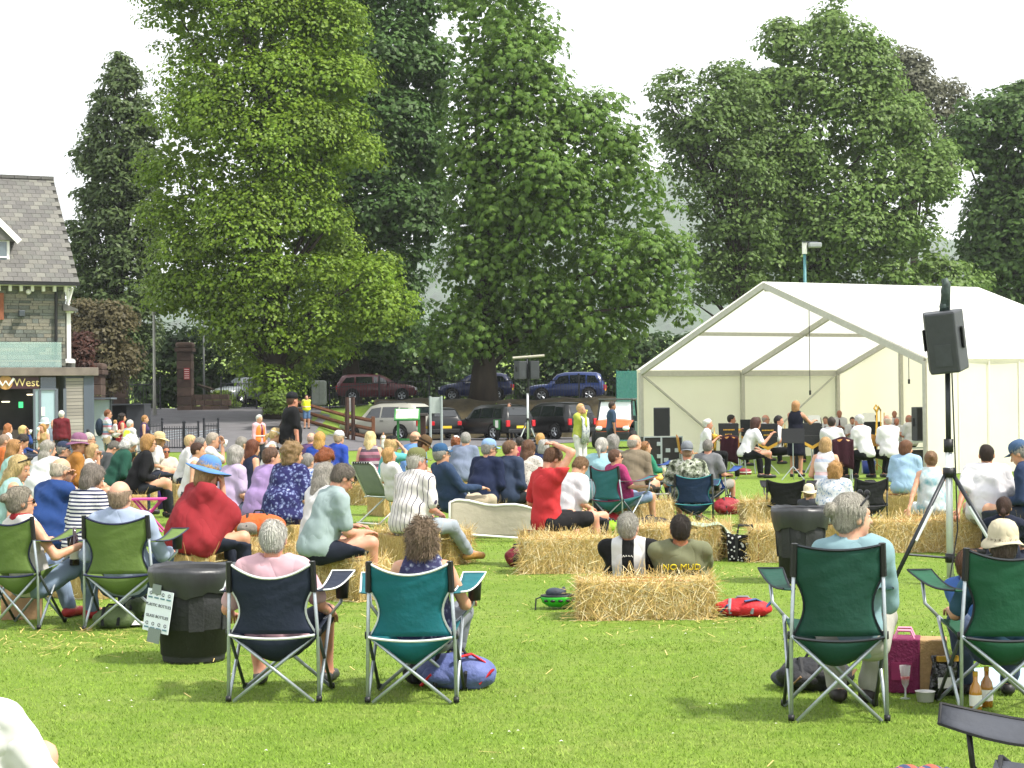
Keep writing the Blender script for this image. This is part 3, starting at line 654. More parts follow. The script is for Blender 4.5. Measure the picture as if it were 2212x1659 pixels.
def railing(name, label, a, b, h, bars, zfun=HG, post=True, group='black metal railings', finial=False, r=0.012):
    a, b = Vector(a), Vector(b); t = thing(name, label, 'railing', (a.x, a.y, zfun(a.x, a.y)), 0, group)
    o = t.location.copy(); L = (b - a).length; m = MB()
    for i in range(bars + 1):
        p = a.lerp(b, i / bars); z0 = zfun(p.x, p.y); q = Vector((p.x, p.y, z0)) - o
        m.tube([q + Vector((0, 0, 0.08)), q + Vector((0, 0, h))], r, 4)
    bo = m.build('bars', RAILM, t); bo['kind'] = 'stuff'
    for zz in (0.12, h * 0.9):
        m = MB(); pts = []
        for i in range(13):
            p = a.lerp(b, i / 12); pts.append(Vector((p.x, p.y, zfun(p.x, p.y) + zz)) - o)
        m.tube(pts, 0.022, 4); m.build('rail', RAILM, t)
    if post:
        k = max(1, round(L / 2.6))
        for i in range(k + 1):
            p = a.lerp(b, i / k); q = Vector((p.x, p.y, zfun(p.x, p.y))) - o
            m = MB(); m.tube([q, q + Vector((0, 0, h + 0.12))], 0.04, 6); m.ball(q + Vector((0, 0, h + 0.17)), 0.06, 6, 4); m.build('post', RAILM, t)
    return t
railing('road_railing', 'long black railing in front of the maroon car and road', (-9.4, 90.6), (6.0, 90.4), 1.25, 110)
railing('road_railing', 'black railing in front of the dark blue car on the road', (6.2, 90.4), (14.5, 90.4), 1.25, 60)
railing('gate_railing', 'black railing behind the gate piers and lamp post', (-26, 93.0), (-18.6, 93.0), 1.5, 50)
railing('gate_railing', 'black open gate leaf in front of the silver car', (-15.3, 92.5), (-13.4, 92.2), 1.5, 14)
for i, (u0, u1, d, hh, lab) in enumerate(((322, 350, 72, 1.0, 'black railing panel nearest the metal cabinet'), (350, 398, 69.5, 0.95, 'low black railing panel in front of the cycle stand'), (396, 428, 69, 0.95, 'short black railing panel beside the steel bars'), (440, 471, 70, 1.05, 'black railing panel at the open edge of the drive'))):
    A_, B_ = AT(u0, 880, d), AT(u1, 880, d + 0.6 * (-1) ** i); railing('path_railing', lab, (A_.x, A_.y), (B_.x, B_.y), hh, 9, group='black path railings', finial=True)
for i, (u, lab) in enumerate(((362, 'bright steel cycle rack of slanted bars on the left'), (432, 'bright steel cycle rack of slanted bars by the open drive'))):
    p = AT(u, 880, 70.5); t = thing('cycle_rack', lab, 'cycle rack', (p.x, p.y, HG(p.x, p.y)), 0, 'steel cycle racks')
    for k in range(4):
        m = MB(); m.tube([(-0.75, 0.1 * k, 0.32 + 0.1 * k), (0.75, 0.1 * k, 0.5 + 0.1 * k)], 0.025, 6); m.build('bar', STEEL, t)
    for sg in (-0.7, 0.7):
        m = MB(); m.tube([(sg, 0.15, 0), (sg, 0.15, 0.78)], 0.03, 6); m.build('post', STEEL, t)
# stone gate piers and lamp posts
PIER = [M(c, 0.95, 0.3, 3, 0.6, 20, f=0.55) for c in ('#5d4b42', '#54453e', '#67544a')]
def pier(label, u, d, w, h, z0=None):
    p = AT(u, 880, d); z0 = HG(p.x, d) if z0 is None else z0
    t = thing('gate_pier', label, 'gate pier', (p.x, d, z0 - 0.2), 0, 'stone gate piers'); n = max(4, int(h / 0.42)); hh = h / n
    for i in range(n): MB().box((0, 0, (i + 0.5) * hh), (w * (1 + 0.02 * (i % 2)), w, hh - 0.015)).build('block', PIER[i % 3], t, bevel=0.02)
    MB().box((0, 0, h + 0.1), (w * 1.25, w * 1.25, 0.2)).build('cap', PIER[0], t, bevel=0.03)
    MB().prism([(-w * .6, -w * .6, h + .2), (w * .6, -w * .6, h + .2), (w * .6, w * .6, h + .2), (-w * .6, w * .6, h + .2)], (0, 0, 0), (0, 0, 0.3)).build('cap_stone', PIER[2], t, bevel=0.12)
    return t
pt = pier('tall weathered stone gate pier carrying a red notice', 401, 92, 0.75, 3.25)
rs = MB().box((0.15, -0.41, 2.1), (0.3, 0.02, 0.6)).build('notice', M('#b23a3c', 0.5, 0.05, 10, f=0.7), pt)
for k in range(5): piece('text_line', WP, rs, (0.15, -0.424, 2.32 - k * 0.11), (0.24, 0.006, 0.025))
pier('shorter stone gate pier behind the dark enclosure', 262, 91, 0.65, 2.7)
pier('mossy stone pier close to the white porch post', 202, 76, 0.85, 3.1)
wl = thing('stone_wall', 'low brown stone wall running right of the tall gate pier', 'wall', (AT(436, 880, 92).x, 92, HG(-16, 92) - 0.1))
for i in range(5):
    for j in range(3): piece('block', PIER[(i + j) % 3], wl, (-0.6 + i * 0.45 + (j % 2) * 0.1, 0, 0.17 + j * 0.3), (0.43, 0.5, 0.28))
def lamp_post(label, u, vtop, vbase, d, col, r=0.075, head=False):
    p = AT(u, vbase, d); z0 = HG(p.x, d); zt = AT(u, vtop, d).z
    t = thing('lamp_post', label, 'lamp post', (p.x, d, z0), 0, 'lamp posts')
    m = MB(); m.tube([(0, 0, 0), (0, 0, (zt - z0) * 0.3), (0, 0, zt - z0)], [r * 1.3, r, r * 0.8], 10); m.build('pole', col, t, sm=True)
    if head:
        H_ = zt - z0; MB().tube([(0, 0, H_ - 0.4), (0, 0, H_ + 0.08)], 0.1, 8).build('sleeve', WP, t)
        MB().box((0.4, -0.1, H_ - 0.06), (0.5, 0.34, 0.2)).build('lamp_head', M('#a9aeb0', 0.4, 0.05, 10, f=0.7), t, bevel=0.05); MB().box((0.2, -0.1, H_ + 0.07), (0.6, 0.05, 0.04)).build('arm', DARKSTEEL, t)
    else: MB().ball((0, 0, zt - z0 + 0.05), 0.1, 8, 5).build('finial', col, t)
    return t
lamp_post('pale grey metal lamp post standing left of the gate pier', 334, 678, 884, 88, M('#b9b8ae', 0.5, 0.1, 8, f=0.75))
lamp_post('dark slim pole between the tall gate pier and the lime tree', 441, 700, 870, 96, M('#5d6262', 0.5, 0.1, 8, f=0.6), 0.06)
lamp_post('teal floodlight pole with grey lamp head rising behind the marquee', 1742, 527, 870, 70, M('#4f8a90', 0.5, 0.1, 8, f=0.7), 0.075, head=True)

# timber post and rail fence beside the silver estate car
WOOD = M('#8a5a3c', 0.9, 0.3, 4, 0.5, 30, f=0.55, stretch=(1, 1, 0.3))
fd = 79.0
pts = [AT(u, 880, d) for u, d in ((640, 83.5), (748, 81), (806, 77.5))]
fz = [0.75, 0.15, 0.0]
tf = thing('timber_fence', 'brown timber post and rail fence left of the silver car', 'fence', (pts[0].x, pts[0].y, 0))
for p, z0 in zip(pts, fz):
    z0 = HG(p.x, p.y); MB().box((p.x - pts[0].x, p.y - pts[0].y, z0 + 0.55), (0.15, 0.15, 1.3)).build('post', WOOD, tf, bevel=0.01)
for i in range(2):
    for k in range(3):
        a, b = pts[i], pts[i + 1]; m = MB()
        m.tube([(a.x - pts[0].x, a.y - pts[0].y - 0.09, HG(a.x, a.y) + 0.25 + k * 0.38), (b.x - pts[0].x, b.y - pts[0].y - 0.09, HG(b.x, b.y) + 0.25 + k * 0.38)], 0.06, 4, flat=1.4); m.build('rail', WOOD, tf)
def two_post(label, name, u0, u1, vt, vb, d, panel, postm, pv0, pv1, r=0.05, cat='sign'):
    a, b = AT(u0, 880, d), AT(u1, 880, d); c = (a + b) / 2; z0 = HG(c.x, d); zt = AT(u0, vt, d).z - z0; w = b.x - a.x
    t = thing(name, label, cat, (c.x, d, z0))
    for sg in (-1, 1):
        m = MB(); m.tube([(sg * w / 2, 0, 0), (sg * w / 2, 0, zt)], r, 8); m.build('post', postm, t)
    za, zb = AT(u0, pv0, d).z - z0, AT(u0, pv1, d).z - z0
    MB().box((0, 0.07, (za + zb) / 2), (w * 1.15, 0.03, za - zb)).build('panel', panel, t, bevel=0.005); return t
two_post('plain sign on two grey steel posts seen from behind', 'road_sign', 929.5, 953.5, 856, 962, 70, M('#b9c2c0', 0.5, 0.05, 5, f=0.8), M('#a9b4b4', 0.4, 0.05, 5, f=0.75), 858, 893)
two_post('narrow white notice between two brown timber posts by the fence', 'notice_board', 750, 762.5, 858, 944, 79.5, WP, M('#5b4238', 0.9, 0.2, 5, f=0.55), 860, 889, r=0.09)
p = AT(913, 880, 72); t = thing('timber_post', 'short dark brown timber post right of the green board', 'post', (p.x, 72, 0)); MB().box((0, 0, 0.62), (0.24, 0.2, 1.24)).build('shaft', M('#4c3630', 0.9, 0.2, 5, f=0.55), t, bevel=0.02); MB().box((0, -0.02, 1.29), (0.42, 0.3, 0.12)).build('cap', M('#5d5753', 0.7, f=0.6), t, bevel=0.02)
GRN = M('#3c9a4a', 0.5, 0.08, 8, f=0.6)
p = AT(882, 880, 71); t = thing('information_board', 'green framed information board with sloping picture panel', 'information board', (p.x, 71, 0))
for dx in (-0.42, 0.42): MB().box((dx, 0, 0.62), (0.1, 0.08, 1.24)).build('post', GRN, t)
MB().box((0, 0, 0.3), (0.84, 0.05, 0.08)).build('crossbar', GRN, t)
rt = Matrix.Rotation(R(38), 3, 'X'); fr_ = MB().box((-0.05, -0.02, 1.3), (1.02, 0.72, 0.06), rt).build('frame', GRN, t)
pm, tt, pb = new_mat('map_print'); tt.links.new(ramp(tt, noise(tt, coords(tt), 3.0, 4.0), (0.3, lin('#a9d0b0', .8)), (0.5, lin('#dfe9d2', .9)), (0.7, lin('#9cc07a', .8))), pb.inputs['Base Color'])
MB().box((-0.05, -0.045, 1.335), (0.9, 0.6, 0.02), rt).build('picture', pm, fr_)
# tall green mesh fence left of the marquee
MESH = glass('#2f7f78', 0.55, 0.6)
p = AT(1358, 880, 75); t = thing('mesh_fence', 'green mesh sports fence panel left of the marquee', 'fence', (p.x, 75, 0))
MB().box((0, 0, 1.55), (1.0, 0.02, 3.0)).build('mesh', MESH, t)
for dx in (-0.5, 0.0, 0.5): piece('post', M('#2c6f68', 0.5, f=0.6), t, (dx, 0.05, 1.55), (0.05, 0.05, 3.1))
p = AT(700, 880, 96); t = thing('utility_box', 'grey rounded metal cabinet half hidden by the lime leaves', 'cabinet', (AT(690, 880, 90.8).x, 90.8, 1.75))
MB().box((0, 0, 0.6), (0.75, 0.5, 1.3)).build('body', M('#9aa29c', 0.5, 0.1, 5, f=0.7), t, bevel=0.12); piece('door_seam', DARKSTEEL, t, (0.02, -0.255, 0.6), (0.015, 0.01, 1.0))

# ================================================================ marquee
TE, TR, TW, TL = 2.56, 4.67, 12.7, 7.12
c0 = AT(1378, 805, 50.9); n0 = AT(1998, 780, 39.5)
wd = Vector((n0.x - c0.x, n0.y - c0.y, 0)); TW = wd.length; wd.normalize(); ld = Vector((-wd.y, wd.x, 0))
tent = thing('marquee', 'large white frame marquee with open gable facing the audience', 'marquee', (c0.x, c0.y, 0), math.atan2(ld.y, ld.x))
# local frame: x along the ridge, -y towards the near side
PVC = M('#f4f3ee', 0.55, 0.03, 1.2, 0.3, 1.6, f=1.0, trans=0.4)
PVCW = M('#f2ecdc', 0.6, 0.04, 1.2, 0.5, 1.3, f=1.0, trans=0.42)
ALU = M('#c9c7be', 0.45, 0.08, 12, metal=0.35, f=0.8)
h2 = TW / 2; NB = 2; bay = TL / NB
def panel(name, fn, mat, nu=10, nv=10):
    return MB().grid(fn, nu, nv).build(name, mat, tent, sm=True)
for i in range(NB):
    for side in (0, 1):
        def fn(a, b, i=i, side=side):
            x = bay * (i + a); y = -h2 + (h2 + 0.12) * (1 - b) if side == 0 else -h2 - (h2 + 0.12) * (1 - b)
            z = TE + 0.1 + (TR - TE) * (1 - abs(y + h2) / h2) - 0.05 * math.sin(a * math.pi) * math.sin(b * math.pi)
            return (x, y, z)
        panel('roof_panel', fn, PVC)
for i in range(NB):
    panel('wall_panel', lambda a, b, i=i: (bay * (i + a), 0.06 + 0.03 * math.sin(a * 9 + i), 0.02 + (TE + 0.06) * b), PVCW, 16, 4)
    panel('wall_panel', lambda a, b, i=i: (bay * (i + a), -TW - 0.06 - 0.015 * math.sin(a * 9 + i), 0.02 + (TE + 0.06) * b), PVCW, 16, 4)
panel('end_wall', lambda a, b: (TL - 0.02 - 0.05 * math.sin(a * 30), -TW * a, 0.02 + b * (TE + (TR - TE) * (1 - abs(a - 0.5) * 2))), PVCW, 40, 6)
def beam(name, a, b, w=0.1, d=0.07):
    a, b = Vector(a), Vector(b); v = b - a; q = v.to_track_quat('X', 'Z').to_matrix()
    MB().box((a + b) / 2, (v.length, d, w), q).build(name, ALU, tent, bevel=0.008)
for i in range(NB + 1):
    x = bay * i + (0.06 if i == 0 else -0.08 if i == NB else 0)
    for y in (-0.06, -TW + 0.06): beam('leg', (x, y, 0), (x, y, TE), 0.11, 0.11)
    beam('rafter', (x, -0.1, TE), (x, -h2, TR), 0.16); beam('rafter', (x, -TW + 0.1, TE), (x, -h2, TR), 0.16)
for i in range(NB):
    for y, z, w in ((-0.05, TE - 0.03, 0.16), (-TW + 0.05, TE - 0.03, 0.16), (-h2 * 0.5, (TE + TR) / 2 - 0.06, 0.1), (-h2 * 1.5, (TE + TR) / 2 - 0.06, 0.1), (-h2, TR - 0.1, 0.1)):
        beam('purlin', (bay * i + 0.08, y, z), (bay * (i + 1) - 0.08, y, z), w)
for y in (-TW * 0.25, -TW * 0.5, -TW * 0.75): beam('gable_post', (TL - 0.15, y, 0), (TL - 0.15, y, TE + (TR - TE) * (1 - abs(y + h2) / h2) - 0.1), 0.1, 0.1)
beam('brace', (0.15, -0.08, TE - 0.1), (bay - 0.5, -0.08, 0.3), 0.06, 0.05); beam('brace', (bay * 2 - 0.2, -0.1, TE - 0.1), (bay * 1.0 + 0.4, -0.1, 0.3), 0.05, 0.04)
SEAM = M('#d9d6cc', 0.6, 0.05, 3, f=0.9)
for q in range(1, 8):
    piece('wall_seam', SEAM, tent, (TL * q / 8, -TW - 0.085, TE / 2 + .02), (0.03, 0.006, TE)); 
for x, y, zt, zb in ((2.0, -5.6, 4.3, 1.85), (3.2, -8.2, 3.9, 2.1)):
    m = MB(); m.tube([(x, y, zt), (x, y, zb + 0.1)], 0.012, 4); m.tube([(x, y, zb + 0.12), (x, y, zb)], 0.03, 6); m.build('hanging_cable', BLACK, tent)
# ================================================================ cars
def car_paint(col, f=0.6): return M(col, 0.32, 0.06, 2.0, f=f, coat=0.25, spec=0.4)
CGLASS = M('#20282c', 0.06, 0.1, 2.0, spec=0.9, f=0.6)
LAMPR = M('#c8202c', 0.2, 0.1, 20, f=0.8); LAMPW = M('#e9edf0', 0.15, 0.05, 20, f=0.9)
PLATEY = M('#e8c530', 0.5, 0.04, 20, f=0.9); PLATEW = M('#e8e8e4', 0.5, 0.04, 20, f=0.9)
RIM = M('#b4b8bc', 0.3, 0.1, 20, metal=0.7, f=0.9)
PROF = {  # stations along the car from rear (-1) to front (+1): (y, sill, belt, top, half width at belt, half width at top)
 'suv': [(-1.00, .42, .90, .95, .80, .72), (-.97, .36, .98, 1.18, .88, .70), (-.90, .32, 1.02, 1.60, .90, .66), (-.78, .30, 1.03, 1.72, .91, .66), (-.40, .28, 1.03, 1.76, .92, .66), (.02, .28, 1.02, 1.74, .92, .66), (.22, .28, 1.01, 1.62, .92, .67), (.45, .28, 1.00, 1.06, .92, .80), (.72, .30, .96, 1.02, .91, .76), (.93, .34, .88, .93, .86, .66), (1.0, .42, .70, .74, .76, .56)],
 'hatch': [(-1.00, .42, .84, .88, .76, .68), (-.97, .34, .92, 1.06, .84, .66), (-.86, .28, .95, 1.40, .86, .60), (-.70, .26, .95, 1.47, .87, .60), (-.30, .24, .95, 1.50, .88, .60), (.05, .24, .93, 1.46, .88, .60), (.22, .24, .92, 1.32, .88, .61), (.50, .24, .90, .96, .88, .74), (.74, .26, .84, .90, .87, .70), (.93, .30, .74, .80, .82, .60), (1.0, .38, .60, .64, .70, .50)]}
def car(name, label, p, rz, col, L=4.4, prof='hatch', W_=1.78, plate=None, f=0.6, rails=False, H_=1.0, tail=True):
    t = thing(name, label, 'car', p, rz, 'cars parked along the lawn and road'); pr = [(y * L / 2, a, b * H_, c * H_, w * W_ / 1.84, r * W_ / 1.84) for y, a, b, c, w, r in PROF[prof]]
    paint = car_paint(col, f); m = MB(); ring = []
    def sect(y, sill, belt, top, w, r):
        pts = [(w * .86, sill), (w * .98, sill + .14), (w, (sill + belt) * .55), (w * .985, belt), (r + .02, top - .07), (r * .86, top - .015), (r * .4, top)]
        return [(-x, y, z) for x, z in pts] + [(x, y, z) for x, z in reversed(pts)]
    secs = [sect(*q) for q in pr]; n = 14
    vs = [v for s_ in secs for v in s_]
    fs = [(i * n + j, i * n + (j + 1) % n, (i + 1) * n + (j + 1) % n, (i + 1) * n + j) for i in range(len(secs) - 1) for j in range(n)]
    fs += [tuple(range(n - 1, -1, -1)), tuple((len(secs) - 1) * n + j for j in range(n))]
    m.add(vs, fs); body = m.build('body', paint, t, sm=True)
    bm = bmesh.new(); bm.from_mesh(body.data); bmesh.ops.bevel(bm, geom=[e for e in bm.edges if len(e.link_faces) == 2 and e.calc_face_angle(0) > 0.5], offset=0.025, segments=2, affect='EDGES', clamp_overlap=True); bm.to_mesh(body.data); bm.free(); smooth(body)
    def interp(y):
        for a, b in zip(pr, pr[1:]):
            if a[0] <= y <= b[0]:
                k = (y - a[0]) / (b[0] - a[0]); return [a[i] + (b[i] - a[i]) * k for i in range(6)]
        return pr[-1]
    def side_pt(y, h, sg, o=.012):
        _, sill, belt, top, w, r = interp(y); x = w * .985 + (r + .02 - w * .985) * h
        return (sg * (x + o), y, belt + (top - .07 - belt) * h)
    q = L / 2
    wins = [(-.86, -.56, .12, .80), (-.52, -.12, .08, .84), (-.08, .30, .08, .84)]
    for a, b, h0, h1 in wins:
        for sg in (-1, 1):
            ya, yb = a * q, b * q; k = 0.10 * q if a < -.8 else 0.0; k2 = 0.14 * q if b > .2 else 0.0
            MB().add([side_pt(ya, h0, sg), side_pt(yb, h0, sg), side_pt(yb - k2, h1, sg), side_pt(ya + k, h1, sg)], [(0, 1, 2, 3)]).build('side_window', CGLASS, t)
    def end_win(name, y0, y1, h0, h1, o):
        a, b = interp(y0), interp(y1); za = a[3] + (0.0 if h0 == 0 else h0); 
        MB().add([(-a[5] * .9, y0 + o, a[3] + .012), (a[5] * .9, y0 + o, a[3] + .012), (b[5] * .88, y1 + o, b[3] - .03), (-b[5] * .88, y1 + o, b[3] - .03)], [(0, 1, 2, 3)]).build(name, CGLASS, t)
    yr0, yr1 = pr[1][0], pr[2][0]; end_win('rear_window', yr0 * 0.998, yr1, 0, 0, -.02); yf0, yf1 = pr[7][0], pr[6][0]
    end_win('windscreen', yf0, pr[5][0] * .3 + pr[6][0] * .7, 0, 0, .035)
    wr = .34 if prof == 'suv' else .31
    for sy in (-.61, .61):
        for sg in (-1, 1):
            wx = interp(sy * q)[4]
            MB().lathe([(.001, 0), (wr + .07, 0), (wr + .07, .03)], (sg * (wx + .004), sy * q, wr + .03), 20, Matrix.Rotation(R(90) * sg, 3, 'Y')).build('wheel_arch', RUBBER, t)
            w_ = thing('wheel', None, None, (sg * (wx - .07), sy * q, wr)); del_keys = [w_.pop(k, None) for k in ()]; w_.parent = t
            rot = Matrix.Rotation(R(90) * sg, 3, 'Y')
            MB().lathe([(wr * .62, .1), (wr * .95, .12), (wr, .06), (wr, -.08), (wr * .9, -.1)], (0, 0, 0), 22, rot).build('tyre', RUBBER, w_, sm=True)
            mm = MB().lathe([(.001, .1), (wr * .16, .11), (wr * .18, .09)], (0, 0, 0), 12, rot); mm.lathe([(wr * .56, .1), (wr * .64, .115), (wr * .64, .09)], (0, 0, 0), 22, rot)
            for k in range(5):
                an = k * 2 * math.pi / 5; mm.tube([rot @ Vector((math.cos(an) * wr * .1, math.sin(an) * wr * .1, .1)), rot @ Vector((math.cos(an) * wr * .6, math.sin(an) * wr * .6, .105))], [.03, .045], 4)
            mm.build('rim', RIM, w_)
    ra = interp(-.985 * q)
    for sg in (-1, 1):
        MB().box((sg * ra[4] * .88, -.985 * q, ra[2] - .12), (.2, .14, .3 if prof == 'suv' else .2)).build('tail_light', LAMPR, t, bevel=.03)
        MB().box((sg * .62 * W_ / 1.84, .962 * q, .66), (.34, .14, .15)).build('headlight', LAMPW, t, bevel=.04)
        mi = interp(.3 * q); MB().ball((sg * (mi[4] + .1), .27 * q, mi[2] + .04), (.11, .06, .075), 8, 6).build('wing_mirror', paint, t, sm=True)
        yd = -.1 * q; MB().box((sg * (interp(yd)[4] + .012), yd - .1, interp(yd)[2] - .1), (.03, .18, .03)).build('door_handle', paint if col != '#b9b8ae' else DARKSTEEL, t)
    MB().box((0, -1.0 * q - .02, .60), (.52, .02, .115)).build('number_plate', PLATEY, t)
    MB().box((0, 1.0 * q + .005, .5), (.52, .02, .115)).build('number_plate', PLATEW, t)
    MB().box((0, -1.0 * q + .02, .42), (W_ * .8, .12, .2)).build('bumper', BLACK if col != '#b9b8ae' else M('#9c9c98', .5), t, bevel=.04)
    MB().box((0, 1.0 * q - .02, .42), (W_ * .7, .1, .2)).build('grille', BLACK, t, bevel=.04)
    if rails:
        for sg in (-1, 1):
            m = MB(); m.tube([(sg * .58, -.7 * q, pr[3][3] + .02), (sg * .58, -.65 * q, pr[3][3] + .07), (sg * .58, 0, pr[4][3] + .06), (sg * .58, .1 * q, pr[5][3])], .02, 5); m.build('roof_rail', DARKSTEEL, t)
    return t
def cpos(u, d, z=None):
    p = AT(u, 880, d); return (p.x, d, HG(p.x, d) + 0.03 if z is None else z)
# rz: rotation of the car's nose (+Y) ; 90 deg = nose to the left of the picture
car('silver_car', 'silver off-road estate car parked behind the timber fence', cpos(836, 84.0), R(58), '#b9b8ae', 4.6, 'suv', 1.8, rails=True, f=0.75)
t_c = car('dark_small_car', 'dark small car seen from behind beside the two-post sign', cpos(945, 84.5), R(14), '#181c1f', 4.0, 'hatch', 1.7, H_=1.02)
car('black_car', 'black crossover with green sticker, parked left of the far speakers', cpos(1062, 82.5), R(38), '#101315', 4.4, 'suv', 1.85, H_=.94)
car('black_estate_car', 'black people carrier parked right of the far speaker stand', cpos(1192, 83.5), R(36), '#0d0f11', 4.7, 'suv', 1.85, H_=.98)
car('maroon_car', 'maroon hatchback parked on the upper road behind the railing', cpos(815, 95.5, 1.9), R(-86), '#6d1f2b', 4.35, 'hatch', 1.78)
car('blue_car', 'dark blue car partly hidden behind the chestnut trunk', cpos(1028, 95.8, 1.9), R(86), '#26356f', 4.0, 'hatch', 1.75)
car('blue_off_roader', 'blue off-roader on the upper road behind the railing', cpos(1224, 95.5, 1.8), R(84), '#2b4384', 4.2, 'suv', 1.8, H_=.9)
car('silver_hatchback', 'pale silver car seen nose-on through the open gate', cpos(527, 101, 1.9), R(150), '#9aa3a6', 4.1, 'hatch', 1.75)
# sticker on the black car
bc = [o for o in COL.objects if o.name.startswith('black_car')][0]
st = MB().box((-0.945, -1.62, 0.72), (0.012, 0.5, 0.46)).build('sticker', GRN, bc)
piece('sticker_print', WP, st, (-0.955, -1.62, 0.74), (0.008, 0.22, 0.34))
# orange and white utility buggy
t = thing('utility_buggy', 'orange and white utility buggy parked left of the marquee', 'buggy', cpos(1333, 66), R(168)); ORG = car_paint('#e8682c', .7)
MB().box((0, -.35, .55), (1.4, 1.9, .35)).build('chassis', BLACK, t, bevel=.05)
MB().grid(lambda a, b: ((a - .5) * 1.42 * (1 - .18 * b), .62 + .62 * math.sin(b * 1.5), .98 - .5 * b ** 1.6 + .1 * math.cos((a - .5) * 2.6)), 10, 8).build('bonnet', ORG, t, sm=True, solid=.04)
MB().box((0, 1.2, .45), (1.25, .14, .3)).build('bumper', BLACK, t, bevel=.05); MB().box((0, 1.17, .68), (1.2, .12, .16)).build('grille', BLACK, t, bevel=.03)
for sg in (-1, 1):
    MB().ball((sg * .5, 1.2, .72), (.14, .08, .09), 10, 7).build('headlight', LAMPW, t, sm=True)
    for sy in (-.85, .75):
        w_ = bpy.data.objects.new('wheel', None); COL.objects.link(w_); w_.parent = t; w_.location = (sg * .68, sy, .32); rot = Matrix.Rotation(R(90) * sg, 3, 'Y')
        MB().lathe([(.17, .12), (.29, .13), (.32, .06), (.32, -.1), (.28, -.13)], (0, 0, 0), 18, rot).build('tyre', RUBBER, w_, sm=True); MB().lathe([(.001, .1), (.17, .11), (.17, .05)], (0, 0, 0), 14, rot).build('rim', RIM, w_)
    m = MB(); m.tube([(sg * .66, .62, .95), (sg * .6, .3, 1.72), (sg * .6, -.6, 1.76), (sg * .66, -.75, .9)], .035, 6); m.build('cab_frame', BLACK, t)
    MB().box((sg * .71, -.05, .72), (.05, 1.0, .5)).build('door', M('#4f6a62', .4, .1, f=.6), t, bevel=.02)
MB().add([(-.62, .64, .98), (.62, .64, .98), (.56, .31, 1.7), (-.56, .31, 1.7)], [(0, 1, 2, 3)]).build('windscreen', glass('#e4edf0', .75, .05), t, solid=.01)
MB().box((0, -.15, 1.79), (1.32, 1.15, .06)).build('roof', M('#5b5f5e', .5, f=.6), t, bevel=.025)
MB().box((0, -.15, .8), (1.2, .5, .5)).build('seat', BLACK, t, bevel=.06); MB().box((0, -1.15, .95), (1.35, 1.0, .45)).build('load_bed', M('#38504a', .6, .1, f=.6), t, bevel=.03)
